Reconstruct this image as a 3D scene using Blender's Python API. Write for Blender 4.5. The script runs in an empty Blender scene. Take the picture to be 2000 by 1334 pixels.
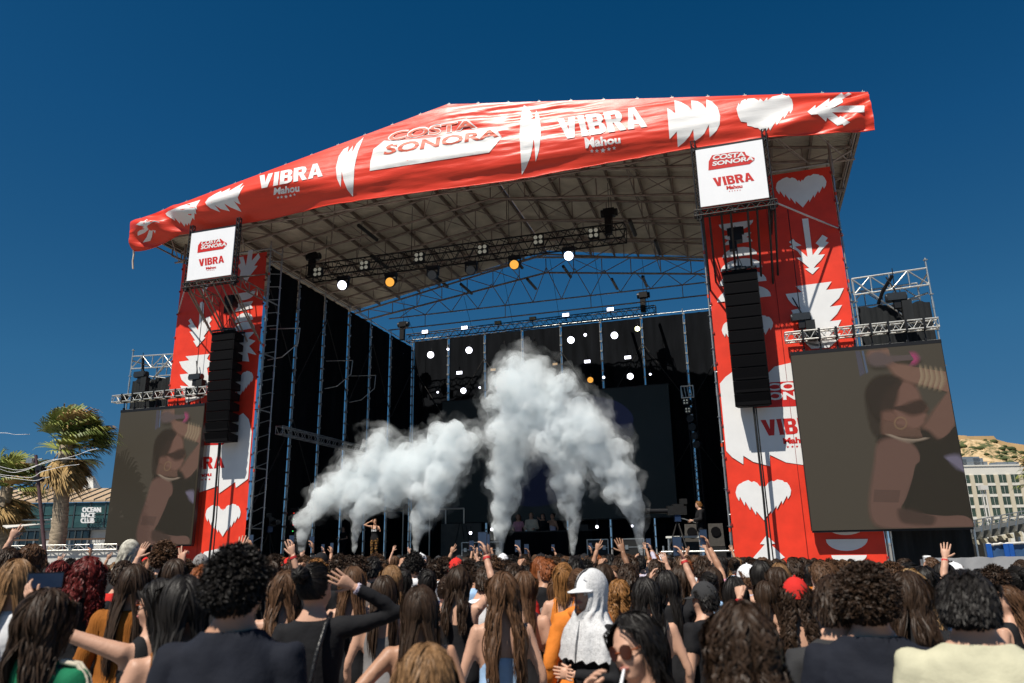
import bpy, bmesh, math, random
import numpy as np
from mathutils import Vector, Matrix, noise
random.seed(7); RNG = np.random.default_rng(11)
SC = bpy.context.scene
COL = SC.collection
PI = math.pi
# ------------------------------------------------------------------ camera, sky, sun, exposure
FPX, PITCH, ROLL, YAW = 1447.5, 0.2728, -0.0174, 0.2990
CAM = Vector((8.22, -21.57, 1.80))
fw = Vector((-math.sin(YAW), math.cos(YAW), 0)); rt = Vector((math.cos(YAW), math.sin(YAW), 0)); up = Vector((0, 0, 1))
CF = math.cos(PITCH)*fw + math.sin(PITCH)*up
CU0 = -math.sin(PITCH)*fw + math.cos(PITCH)*up
CR = math.cos(ROLL)*rt + math.sin(ROLL)*CU0
CU = -math.sin(ROLL)*rt + math.cos(ROLL)*CU0
cd = bpy.data.cameras.new('camera'); cam = bpy.data.objects.new('camera', cd); COL.objects.link(cam)
cam.matrix_world = Matrix(((CR.x, CU.x, -CF.x, CAM.x), (CR.y, CU.y, -CF.y, CAM.y), (CR.z, CU.z, -CF.z, CAM.z), (0, 0, 0, 1)))
cd.sensor_width = 36; cd.lens = 36*FPX/2000; cd.clip_start = 0.05; cd.clip_end = 5000
SC.camera = cam
cd.dof.use_dof = True; cd.dof.focus_distance = 24.0; cd.dof.aperture_fstop = 2.8        # focused on the stage, the nearest heads go soft
SUND = Vector((0.38, 1.0, -1.68)).normalized()          # the way the sunlight travels
SUN_EL = math.asin(-SUND.z); SUN_AZ = math.atan2(-SUND.x, -SUND.y)
W = bpy.data.worlds.new('World'); SC.world = W; W.use_nodes = True
nt = W.node_tree; bg = nt.nodes['Background']
sky = nt.nodes.new('ShaderNodeTexSky'); sky.sky_type = 'NISHITA'; sky.sun_disc = False
sky.sun_elevation = SUN_EL; sky.sun_rotation = SUN_AZ
sky.air_density = 0.85; sky.dust_density = 0.0; sky.ozone_density = 5.0; sky.altitude = 0
bw = nt.nodes.new('ShaderNodeRGBToBW'); mm = nt.nodes.new('ShaderNodeMath'); mm.operation = 'MULTIPLY'; mm.inputs[1].default_value = 1/12
rp = nt.nodes.new('ShaderNodeValToRGB'); els = rp.color_ramp.elements       # a deep polarised blue for every brightness of the clear sky
for k_, (L_, c_) in enumerate(((1.0, (.001, .044, .130)), (1.45, (.007, .070, .190)), (2.65, (.028, .128, .272)), (3.8, (.042, .150, .298)), (6.3, (.078, .205, .355)), (12., (.32, .44, .56)))):
    e_ = els[k_] if k_ < 2 else els.new(L_/12); e_.position = L_/12; e_.color = (*[x*.89 for x in c_], 1)
vs_ = nt.nodes.new('ShaderNodeVectorMath'); vs_.operation = 'SCALE'; vs_.inputs['Scale'].default_value = 1/.068
nt.links.new(sky.outputs[0], bw.inputs[0]); nt.links.new(bw.outputs[0], mm.inputs[0]); nt.links.new(mm.outputs[0], rp.inputs[0]); nt.links.new(rp.outputs[0], vs_.inputs[0]); nt.links.new(vs_.outputs[0], bg.inputs[0])
bg.inputs[1].default_value = 0.068
sl = bpy.data.lights.new('sun', 'SUN'); sl.energy = 5.0; sl.angle = math.radians(0.55); sl.color = (1.0, 0.94, 0.84)
so = bpy.data.objects.new('sun', sl); COL.objects.link(so); so.location = (0, -30, 40)
so.rotation_euler = (SUND).to_track_quat('-Z', 'Y').to_euler()
SC.view_settings.view_transform = 'Standard'; SC.view_settings.look = 'None'
SC.view_settings.exposure = 0.22; SC.view_settings.gamma = 1.0; SC.view_settings.use_curve_mapping = False
SC.render.engine = 'CYCLES'
SC.cycles.use_denoising = True
SC.cycles.max_bounces = 12; SC.cycles.diffuse_bounces = 3; SC.cycles.glossy_bounces = 2; SC.cycles.transmission_bounces = 2
SC.cycles.volume_bounces = 12; SC.cycles.transparent_max_bounces = 8
SC.cycles.volume_step_rate = 1.0; SC.cycles.volume_max_steps = 256
SC.cycles.use_fast_gi = False; SC.cycles.sample_clamp_indirect = 6

# ------------------------------------------------------------------ helpers
def ray(u, v): return CF + CR*((u-1000)/FPX) - CU*((v-667)/FPX)
def at(u, v, y=None, x=None, z=None, d=None):
    """real point on a plane (y=, x=, z=) or at forward distance d, seen in direction (u, v)"""
    D = ray(u, v)
    if y is not None: t = (y-CAM.y)/D.y
    elif x is not None: t = (x-CAM.x)/D.x
    elif z is not None: t = (z-CAM.z)/D.z
    else: t = d
    return CAM + D*t
def lin(c):
    return tuple(((x/255)/12.92 if x/255 <= .04045 else ((x/255+.055)/1.055)**2.4) for x in c)
MATS = {}
def mat(name, rgb, rough=.6, metal=0., var=.12, scale=6., bump=0., bscale=40., spec=.4, emit=0., ecol=None, stretch=None, trans=0., sheen=0.):
    if name in MATS: return MATS[name]
    m = bpy.data.materials.new(name); m.use_nodes = True; t = m.node_tree; b = t.nodes['Principled BSDF']
    c = rgb if max(rgb) <= 1.0 else lin(rgb)
    b.inputs['Base Color'].default_value = (*c, 1); b.inputs['Roughness'].default_value = rough; b.inputs['Metallic'].default_value = metal
    b.inputs['Specular IOR Level'].default_value = spec
    if trans: b.inputs['Transmission Weight'].default_value = trans
    if sheen: b.inputs['Sheen Weight'].default_value = sheen
    tc = None
    if var or bump:
        tc = t.nodes.new('ShaderNodeTexCoord'); src = tc.outputs['Object']
        if stretch:
            mp = t.nodes.new('ShaderNodeMapping'); mp.inputs['Scale'].default_value = stretch; t.links.new(src, mp.inputs[0]); src = mp.outputs[0]
    if var:
        n = t.nodes.new('ShaderNodeTexNoise'); n.inputs['Scale'].default_value = scale; n.inputs['Detail'].default_value = 4; t.links.new(src, n.inputs[0])
        r = t.nodes.new('ShaderNodeValToRGB'); e = r.color_ramp.elements
        e[0].position = .3; e[1].position = .7
        e[0].color = (*[x*(1-var) for x in c], 1); e[1].color = (*[min(1, x*(1+var)) for x in c], 1)
        t.links.new(n.outputs[0], r.inputs[0]); t.links.new(r.outputs[0], b.inputs['Base Color'])
    if bump:
        n2 = t.nodes.new('ShaderNodeTexNoise'); n2.inputs['Scale'].default_value = bscale; n2.inputs['Detail'].default_value = 5; t.links.new(src, n2.inputs[0])
        bp = t.nodes.new('ShaderNodeBump'); bp.inputs['Strength'].default_value = bump; bp.inputs['Distance'].default_value = .02
        t.links.new(n2.outputs[0], bp.inputs['Height']); t.links.new(bp.outputs[0], b.inputs['Normal'])
    if emit:
        b.inputs['Emission Color'].default_value = (*(lin(ecol) if ecol else c), 1); b.inputs['Emission Strength'].default_value = emit
    MATS[name] = m
    return m
def tag(o, label=None, cat=None, group=None, kind=None):
    if label: o['label'] = label
    if cat: o['category'] = cat
    if group: o['group'] = group
    if kind: o['kind'] = kind
    return o
def empty(name, loc=(0, 0, 0), rz=0, label=None, cat=None, group=None):
    o = bpy.data.objects.new(name, None); COL.objects.link(o); o.location = loc; o.rotation_euler = (0, 0, rz)
    o.empty_display_size = .2
    return tag(o, label, cat, group)
def link(name, me, m=None, parent=None):
    o = bpy.data.objects.new(name, me); COL.objects.link(o)
    if m is not None and not me.materials: me.materials.append(m)
    if parent is not None: o.parent = parent
    return o
class MB:
    def __init__(s): s.v = []; s.f = []; s.sm = []
    def add(s, vs, fs, smooth=False):
        k = len(s.v); s.v.extend([tuple(p) for p in vs]); s.f.extend([tuple(i+k for i in f) for f in fs]); s.sm.extend([smooth]*len(fs)); return s
    def box(s, a, b):
        x0, y0, z0 = a; x1, y1, z1 = b
        if x0 > x1: x0, x1 = x1, x0
        if y0 > y1: y0, y1 = y1, y0
        if z0 > z1: z0, z1 = z1, z0
        return s.add([(x0, y0, z0), (x1, y0, z0), (x1, y1, z0), (x0, y1, z0), (x0, y0, z1), (x1, y0, z1), (x1, y1, z1), (x0, y1, z1)],
                     [(0, 3, 2, 1), (4, 5, 6, 7), (0, 1, 5, 4), (1, 2, 6, 5), (2, 3, 7, 6), (3, 0, 4, 7)])
    def hexa(s, pts):
        return s.add(pts, [(0, 3, 2, 1), (4, 5, 6, 7), (0, 1, 5, 4), (1, 2, 6, 5), (2, 3, 7, 6), (3, 0, 4, 7)])
    def tube(s, a, b, r, n=6, r2=None):
        a = Vector(a); b = Vector(b); d = (b-a)
        if d.length < 1e-6: return s
        d.normalize(); h = Vector((0, 0, 1)) if abs(d.z) < .9 else Vector((1, 0, 0)); u = d.cross(h).normalized(); w = d.cross(u)
        r2 = r if r2 is None else r2
        vs = []
        for p, q in ((a, r), (b, r2)):
            for i in range(n):
                t = 2*PI*i/n; vs.append(p+u*(q*math.cos(t))+w*(q*math.sin(t)))
        fs = [(i, (i+1) % n, n+(i+1) % n, n+i) for i in range(n)]
        s.add(vs, fs, True); s.add(vs[:n], [tuple(range(n-1, -1, -1))]); s.add(vs[n:], [tuple(range(n))])
        return s
    def path(s, pts, r, n=6, closed=False):
        """a swept tube through points; r number or list"""
        pts = [Vector(p) for p in pts]; m = len(pts); vs = []
        u = None
        for i, p in enumerate(pts):
            d = (pts[min(i+1, m-1)]-pts[max(i-1, 0)])
            d = d.normalized() if d.length > 1e-9 else Vector((0, 0, 1))
            if u is None:
                h = Vector((0, 0, 1)) if abs(d.z) < .9 else Vector((1, 0, 0)); u = d.cross(h).normalized()
            else:
                u = (u-d*u.dot(d)); u = u.normalized() if u.length > 1e-6 else d.orthogonal().normalized()
            w = d.cross(u); q = r[i] if hasattr(r, '__len__') else r
            for k in range(n):
                t = 2*PI*k/n; vs.append(p+u*(q*math.cos(t))+w*(q*math.sin(t)))
        fs = [(i*n+k, i*n+(k+1) % n, (i+1)*n+(k+1) % n, (i+1)*n+k) for i in range(m-1) for k in range(n)]
        s.add(vs, fs, True); s.add(vs[:n], [tuple(range(n-1, -1, -1))]); s.add(vs[-n:], [tuple(range(n))])
        return s
    def ball(s, c, r, n=10, m=6):
        c = Vector(c); r = (r, r, r) if not hasattr(r, '__len__') else r
        vs = [c+Vector((0, 0, r[2]))]
        for j in range(1, m):
            t = PI*j/m
            for i in range(n):
                p = 2*PI*i/n; vs.append(c+Vector((r[0]*math.sin(t)*math.cos(p), r[1]*math.sin(t)*math.sin(p), r[2]*math.cos(t))))
        vs.append(c-Vector((0, 0, r[2]))); L = len(vs)-1
        fs = [(0, 1+i, 1+(i+1) % n) for i in range(n)]
        for j in range(m-2): fs += [(1+j*n+i, 1+(j+1)*n+i, 1+(j+1)*n+(i+1) % n, 1+j*n+(i+1) % n) for i in range(n)]
        fs += [(1+(m-2)*n+(i+1) % n, 1+(m-2)*n+i, L) for i in range(n)]
        return s.add(vs, fs, True)
    def disc(s, c, axis, r, h, n=16):
        c = Vector(c); a = Vector(axis).normalized(); return s.tube(c-a*h/2, c+a*h/2, r, n)
    def mesh(s, name):
        me = bpy.data.meshes.new(name); me.from_pydata(s.v, [], s.f); me.polygons.foreach_set('use_smooth', s.sm); me.update(); return me
    def build(s, name, m=None, parent=None, origin=None):
        if origin is not None:
            o_ = Vector(origin); s.v = [tuple(Vector(p)-o_) for p in s.v]
        o = link(name, s.mesh(name), m, parent)
        if origin is not None: o.location = origin
        return o
def copy_tree(o, parent=None):
    c = o.copy(); COL.objects.link(c); c.parent = parent
    for ch in list(o.children): copy_tree(ch, c)
    return c
def truss_mb(a, b, size, bays, r=.025, r2=.013, up_=Vector((0, 0, 1))):
    """box truss: returns (chords list of MB, lacing MB)"""
    a = Vector(a); b = Vector(b); d = (b-a).normalized(); s = d.cross(up_).normalized(); w = s.cross(d).normalized()
    h = size/2; ch = []; cs = [(-h, -h), (h, -h), (h, h), (-h, h)]
    for i, j in cs: ch.append(MB().tube(a+s*i+w*j, b+s*i+w*j, r, 7))
    lc = MB(); L = (b-a).length
    for k in range(bays):
        t0 = a+d*(L*k/bays); t1 = a+d*(L*(k+1)/bays); tm = (t0+t1)/2
        for q in range(4):
            (i0, j0), (i1, j1) = cs[q], cs[(q+1) % 4]
            lc.tube(t0+s*i0+w*j0, tm+s*i1+w*j1, r2, 5); lc.tube(tm+s*i1+w*j1, t1+s*i0+w*j0, r2, 5)
    for t in (a, b):
        for q in range(4):
            (i0, j0), (i1, j1) = cs[q], cs[(q+1) % 4]; lc.tube(t+s*i0+w*j0, t+s*i1+w*j1, r2, 5)
    return ch, lc
def truss(name, a, b, size, bays, m, label, cat='truss', group=None, r=.025, r2=.013, parent=None):
    a = Vector(a); b = Vector(b)
    root = empty(name, a, 0, label, cat, group) if parent is None else parent
    ch, lc = truss_mb(a, b, size, bays, r, r2)
    off = a if parent is None else Vector((0, 0, 0))
    for c in ch:
        c.v = [tuple(Vector(p)-off) for p in c.v]; c.build('chord', m, root)
    lc.v = [tuple(Vector(p)-off) for p in lc.v]; lc.build('lacing', m, root)
    return root
def girder(mb, a, b, h, bays, r=.024, updir=Vector((0, 0, 1))):
    """ladder lattice girder: two chords h apart with posts and diagonals"""
    a = Vector(a); b = Vector(b); u = Vector(updir)*h
    mb.tube(a, b, r, 7).tube(a+u, b+u, r, 7)
    for k in range(bays):
        p = a.lerp(b, k/bays); q = a.lerp(b, (k+1)/bays)
        if k % 2 == 0: mb.tube(p, q+u, r*.8, 6)
        else: mb.tube(p+u, q, r*.8, 6)
        mb.tube(p, p+u, r*.8, 6)
    mb.tube(b, b+u, r*.8, 6); return mb
def standard(mb, x, y, z0, z1, r=.026, step=.5, col=True):
    """scaffold upright with rosette collars"""
    mb.tube((x, y, z0), (x, y, z1), r, 8)
    if col:
        z = z0+.3
        while z < z1: mb.disc((x, y, z), (0, 0, 1), .062, .012, 8); z += step*2
        z = z0+2
        while z < z1: mb.tube((x, y, z-.1), (x, y, z+.1), r+.008, 8); z += 2
    return mb
# flat print: polygons (unit square 0..1) mapped on a traced quad lying in a real plane
def quadmap(q):
    TL, TR, BR, BL = q
    def f(s, t):    # s right, t up
        return BL.lerp(BR, s).lerp(TL.lerp(TR, s), t)
    return f
def ngon_mesh(name, polys):
    me = bpy.data.meshes.new(name); vs = []; fs = []
    for p in polys:
        k = len(vs); vs += [tuple(q) for q in p]; fs.append(tuple(range(k, k+len(p))))
    me.from_pydata(vs, [], fs); me.update(); return me
def text_mesh(s, offset=0., shear=0., space=1.):
    """text as flat triangulated mesh, scaled to the unit square: (verts 2d, faces, aspect)"""
    cu = bpy.data.curves.new('t', 'FONT'); cu.body = s; cu.offset = offset; cu.shear = shear; cu.space_character = space
    cu.resolution_u = 3
    o = bpy.data.objects.new('t', cu); COL.objects.link(o)
    bpy.context.view_layer.update()
    me = bpy.data.meshes.new_from_object(o.evaluated_get(bpy.context.evaluated_depsgraph_get()))
    vs = [(v.co.x, v.co.y) for v in me.vertices]; fs = [tuple(p.vertices) for p in me.polygons]
    bpy.data.objects.remove(o); bpy.data.curves.remove(cu); bpy.data.meshes.remove(me)
    xs = [v[0] for v in vs]; ys = [v[1] for v in vs]; x0, x1, y0, y1 = min(xs), max(xs), min(ys), max(ys)
    return [((x-x0)/(x1-x0), (y-y0)/(y1-y0)) for x, y in vs], fs, (x1-x0)/(y1-y0)
_TX = {}
def vibra_unit():
    """heavy block capitals V I B R A as flat polygons in the unit square"""
    stem = [(0, 0), (.35, 0), (.35, 1), (0, 1)]; top = [(.35, .81), (.62, .81), (.62, 1), (.35, 1)]; mid = [(.35, .42), (.62, .42), (.62, .61), (.35, .61)]; bot = [(.35, 0), (.62, 0), (.62, .19), (.35, .19)]
    L = [(.95, [[(0, 1), (.36, 1), (.5, .40), (.64, 1), (1, 1), (.70, 0), (.30, 0)]]), (.40, [[(0, 0), (1, 0), (.9, .06), (.9, .94), (1, 1), (0, 1), (.1, .94), (.1, .06)]]),
         (.86, [stem, top, mid, bot, [(.62, .52), (.80, .52), (.94, .64), (.97, .79), (.87, .94), (.62, 1)], [(.62, 0), (.9, .06), (1, .24), (.96, .42), (.80, .52), (.62, .52)]]),
         (.92, [stem, top, mid, [(.62, .42), (.80, .44), (.94, .58), (.97, .77), (.87, .94), (.62, 1)], [(.42, .42), (.76, .42), (1, 0), (.64, 0)]]),
         (1.0, [[(0, 0), (.33, 0), (.5, .72), (.5, 1), (.34, 1)], [(1, 0), (.66, 1), (.5, 1), (.5, .72), (.67, 0)], [(.377, .2), (.623, .2), (.58, .38), (.42, .38)]])]
    V = []; F = []; x = 0
    for w, polys in L:
        for p in polys: k = len(V); V += [(x+a*w, b) for a, b in p]; F.append(tuple(range(k, k+len(p))))
        x += w+.07
    x -= .07
    return [(a/x, b) for a, b in V], F, x
def text_unit(s, offset=0., shear=0., space=1.):
    if s == 'VIBRA': return vibra_unit()
    k = (s, offset, shear, space)
    if k not in _TX: _TX[k] = text_mesh(s, offset, shear, space)
    return _TX[k]
# ------------------------------------------------------------------ materials of the stage
M_GALV = mat('galvanised steel', (.50, .51, .50), .38, .85, .18, 30)
M_ALU = mat('bright aluminium', (.80, .78, .72), .34, .9, .1, 30)
M_DARKSTEEL = mat('dark steel', (.045, .042, .040), .5, .5, .2, 20)
M_BLACKMET = mat('black powder coat', (.012, .012, .014), .45, .2, .2, 30)
M_BLACK = mat('black stage cloth', (.008, .009, .011), .95, 0, .35, 3, .3, 12, spec=.06, stretch=(1, 1, .15))
M_GREYCLOTH = mat('weathered black mesh cloth', (.020, .022, .024), .85, 0, .3, 4, .3, 20, spec=.15, stretch=(1, 1, .2))
M_RED = mat('red banner vinyl', (.78, .046, .020), .45, 0, .10, 2.5, .12, 60, spec=.35)
M_TARP = mat('glossy red tarpaulin', (.80, .050, .020), .38, 0, .06, 2.0, .25, 9, spec=.5, stretch=(.35, 1, 2.2))
M_PRINT = mat('white vinyl print', (.80, .80, .80), .42, 0, .03, 3, .1, 60, spec=.35)
M_TPRINT = mat('white tarpaulin print', (.82, .81, .80), .45, 0, .03, 3, .2, 9, spec=.5, stretch=(.35, 1, 2.2))
M_RPRINT = mat('red ink print', (.58, .018, .014), .45, 0, .03, 3)
M_OFFRED = mat('salmon ink print', (.74, .14, .08), .5, 0, .05, 3, .2, 9)
M_WHITEPANEL = mat('white panel vinyl', (.86, .87, .90), .45, 0, .02, 2)
M_SHEET = mat('beige roof sheet', (.66, .60, .49), .55, .15, .18, 1.4, .1, 30)
M_PURLIN = mat('brown painted purlin', (.26, .20, .16), .55, .2, .2, 6)
M_RAFTER = mat('weathered rafter steel', (.34, .27, .23), .5, .3, .25, 5)
M_ORANGE = mat('red coupler paint', (.70, .07, .02), .5, 0, .1, 5)
M_CABLE = mat('black rubber cable', (.010, .010, .010), .55, 0, 0)

# ------------------------------------------------------------------ ground and stage platform
g = MB().add([(-1500, -400, 0), (1500, -400, 0), (1500, 2500, 0), (-1500, 2500, 0)], [(0, 1, 2, 3)]).build('ground', mat('pale concrete quay', (.19, .18, .165), .9, 0, .25, .6, .3, 30))
tag(g, kind='structure')
DECK = 1.42
st = empty('stage_platform', (0, 0, 0), 0, 'low black stage platform between the two red banner towers', 'stage')
MB().box((-8.3, .25, DECK-.12), (8.3, 14.0, DECK)).build('deck', mat('black plywood deck', (.018, .017, .016), .7, 0, .3, 2), st)
MB().box((-8.3, .20, .0), (8.3, .245, DECK-.02)).build('skirt', M_BLACK, st)
for k in range(9):
    MB().box((-8.2+k*2.05-.04, .6, 0), (-8.2+k*2.05+.04, .68, DECK-.121)).build('leg', M_GALV, st)

# ------------------------------------------------------------------ roof
YF, YR, ZP, SL, XE = -1.62, 11.0, 15.75, .182, 12.35
YH = YF-.05
roof = empty('stage_roof', (0, YF, 13.4), 0, 'gabled stage roof of beige corrugated sheets on lattice rafters', 'roof')
def rl(o):
    o.location = -roof.location; return o
def zr(x): return ZP-SL*abs(x)
NB = 6
for b in range(NB):
    y0 = YF+(YR-YF)*b/NB; y1 = YF+(YR-YF)*(b+1)/NB
    for s in (-1, 1):
        vs = []; n = 18
        for i in range(n+1):
            for j in range(4):
                if i == n and j: break
                y = y0+(y1-y0)*(i+j*.25)/n; h = (.0, .045, .045, .0)[j]
                for x in (0.02, XE): vs.append((s*x, y, zr(x)+h))
        m = len(vs)//2
        fs = [(2*i, 2*i+1, 2*i+3, 2*i+2) for i in range(m-1)]
        rl(MB().add(vs, fs).build('roof_sheet', M_SHEET, roof))
for k in range(23):
    x = -XE+.15+k*(2*XE-.3)/22
    z = zr(x)-.005
    mb = MB().box((x-.035, YF+.03, z-.17), (x+.035, YR-.03, z-.03))
    rl(mb.build('purlin', M_PURLIN, roof))
for k in range(7):
    y = YF+.12+(YR-YF-.24)*k/6
    mb = MB(); n = 9; dep = .95
    for s in (-1, 1):
        P = [Vector((s*XE*.985*i/n, y, zr(XE*.985*i/n)-.24)) for i in range(n+1)]
        Q = [Vector((s*XE*.985*i/n, y, zr(XE*.985*i/n)-.24-dep*(1-.55*i/n))) for i in range(n+1)]
        mb.tube(P[0], P[-1], .045, 6); mb.tube(Q[0], Q[-1], .045, 6)
        for i in range(n):
            mb.tube(P[i], Q[i], .022, 5); mb.tube(Q[i], P[i+1], .022, 5)
        mb.tube(P[n], Q[n], .03, 5)
    rl(mb.build('rafter_truss', M_RAFTER, roof))
mb = MB()
for k in range(6):       # bracing between rafters under the sheets and long ties
    ya, yb_ = YF+.12+(YR-YF-.24)*k/6, YF+.12+(YR-YF-.24)*(k+1)/6
    for s in (-1, 1):
        for i in (1, 4, 7):
            x0 = s*XE*.985*i/9; x1 = s*XE*.985*(i+1)/9
            mb.tube((x0, ya, zr(x0)-1.05+.05*i), (x1, yb_, zr(x1)-1.05+.05*i), .016, 5)
            mb.tube((x0, ya, zr(x0)-1.05+.05*i), (x0, yb_, zr(x0)-1.05+.05*i), .02, 5)
            mb.tube((x0, ya, zr(x0)-1.05+.05*i), (x0, yb_, zr(x0)-.26), .014, 5)
rl(mb.build('bracing', M_RAFTER, roof))
for yy, zz in ((YR-.1, 13.15), (YR-.1, 12.55), (YF+.35, 12.95)):
    rl(MB().tube((-8.3, yy, zz), (8.3, yy, zz), .032, 6).build('tie_tube', M_RAFTER, roof))
mb = MB()
for k in range(12):
    x = -7.7+k*1.4
    mb.tube((x, YR-.1, 13.15), (x+.7, YR-.1, zr(x+.7)-.9), .02, 5); mb.tube((x+.7, YR-.1, zr(x+.7)-.9), (x+1.4, YR-.1, 13.15), .02, 5)
    if k % 3 == 1: mb.tube((x, YR-.1, 13.15), (x, YR-.1, 12.55), .018, 5)
rl(mb.build('gable_lacing', M_RAFTER, roof))
for i, (u, v) in enumerate([(700, 440), (725, 500), (1000, 500), (1230, 430), (1280, 470), (850, 540), (900, 555), (1030, 545), (1100, 520), (1195, 545), (1255, 540)]):
    p = at(u, v, z=14.2 - (.6 if i < 5 else .2)); mbx = MB()
    mbx.tube(p, p+Vector((0, 1.5, .02)), .075, 6)
    rl(mbx.build('cross_beam', M_DARKSTEEL, roof))
for sx in (-1, 1):   # eave edge beams and hanging corner frames
    rl(MB().box((sx*(XE-.06), YF, zr(XE)-.20), (sx*(XE+.02), YR, zr(XE)-.02)).build('eave_beam', M_PURLIN, roof))
    mb = MB()
    for yy in (0., 4., 8.):
        mb.tube((sx*11.5, yy, 12.2), (sx*11.5, yy, zr(11.5)-.35), .045, 7); mb.tube((sx*12.1, yy, 12.9), (sx*12.1, yy, zr(12.1)-.3), .03, 6)
        mb.tube((sx*11.5, yy, 12.6), (sx*12.1, yy, 12.9), .03, 6)
    mb.tube((sx*11.5, 0, 12.9), (sx*11.5, 8, 12.9), .035, 6); mb.tube((sx*12.1, YF+.2, 12.95), (sx*12.1, 8, 12.95), .03, 6)
    mb.tube((sx*8, YF+.3, 12.95), (sx*12.2, YF+.3, 12.95), .035, 6); mb.tube((sx*8, .3, 12.75), (sx*12.2, .3, 12.75), .035, 6)
    for k in range(4): mb.tube((sx*(8+k), YF+.3, 12.95), (sx*(9+k), .3, 12.75), .02, 5)
    rl(mb.build('eave_frame', M_RAFTER, roof))

# ------------------------------------------------------------------ roof banner: one tarpaulin with wind bellies and wrinkles
BOT = [(-12.37, 12.52), (-11.9, 12.50), (-10.4, 12.88), (-9.3, 12.93), (-7.7, 12.96), (-4.3, 12.98), (-.2, 12.85), (2.2, 12.76), (5.4, 12.80), (7.4, 12.84), (9.7, 12.80), (12.2, 12.50), (12.42, 12.50)]
def zbot(x): return float(np.interp(x, [p[0] for p in BOT], [p[1] for p in BOT]))
def ztop(x): return 15.95-.182*abs(x)
def S(x, z):
    zt, zb = ztop(x), zbot(x); t = min(1.02, max(-.02, (zt-z)/(zt-zb)))
    L = 1/(1+math.exp((x+5.2)*1.6))                # left zone where the wind folds the lower half under
    tp = .72-.24*L; b = .30+.26*L
    if t < tp: pr = math.sin(.5*PI*max(0., t)/tp)**1.1
    else: pr = (1-L)*(.62+.38*math.cos(PI*(t-tp)/(1-tp))) + L*(1-((t-tp)/(1-tp))**1.15*1.55)
    hgt = (zt-zb)
    y = YH-b*min(1, hgt/2.2)*pr-.03
    c = noise.noise(Vector((x*.42+z*.35, z*3.2, 0)))*.045 + noise.noise(Vector((x*.9+z*.8, z*8.0, 4)))*.020 + noise.noise(Vector((x*2.3, z*17.0, 9)))*.006
    c *= .35+1.0*math.exp(-((x-2.0)/5.5)**2) if x < 9 else .6
    top = max(0., 1-t*2.2)
    c += top*math.sin(z*26+x*2.1+2*noise.noise(Vector((x*.5, z, 3))))*.016*math.exp(-((x-3)/5.)**2)
    if x > 6.5:   # pulls towards the top right corner
        w = min(1, (x-6.5)/3.); dx, dz = 12.5-x, 13.75-z; a = math.atan2(dz, dx+.4)
        c += w*.075*math.sin(a*15+noise.noise(Vector((x*.6, z*.6, 7)))*1.5)*min(1, (dx+.2)*1.2)
    if x < -8.5:
        w = min(1, (-8.5-x)/2.); c += w*(.13*math.sin(x*2.7+z*6)+.06*noise.noise(Vector((x*2, z*3, 5))))
    c *= min(1, t*8+.1)*min(1, (1.02-t)*10+.2)
    return y+c
def onban(u, v, off=.012):
    y = YH-.2
    for _ in range(6):
        p = at(u, v, y=y); y = S(p.x, p.z)-off
    return at(u, v, y=y)
nx, nz = 330, 52; vs = []; X0, X1 = -12.37, 12.42
for i in range(nx+1):
    x = X0+(X1-X0)*i/nx; zt, zb = ztop(x), zbot(x)
    for j in range(nz+1):
        z = zt+(zb-zt)*j/nz+(.025*noise.noise(Vector((x*2.2, 0, 1))) if j == nz else 0)
        vs.append((x, S(x, z), z))
vs2 = [(p[0], p[1]+.015, p[2]) for p in vs]
fs = [(i*(nz+1)+j, i*(nz+1)+j+1, (i+1)*(nz+1)+j+1, (i+1)*(nz+1)+j) for i in range(nx) for j in range(nz)]
ban = empty('roof_banner', (0, YH, 14), 0, 'long red tarpaulin banner with white prints along the roof gable', 'banner')
def bl(o): o.location = -ban.location; return o
bl(MB().add(vs, fs, True).build('tarpaulin', M_TARP, ban))
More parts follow.
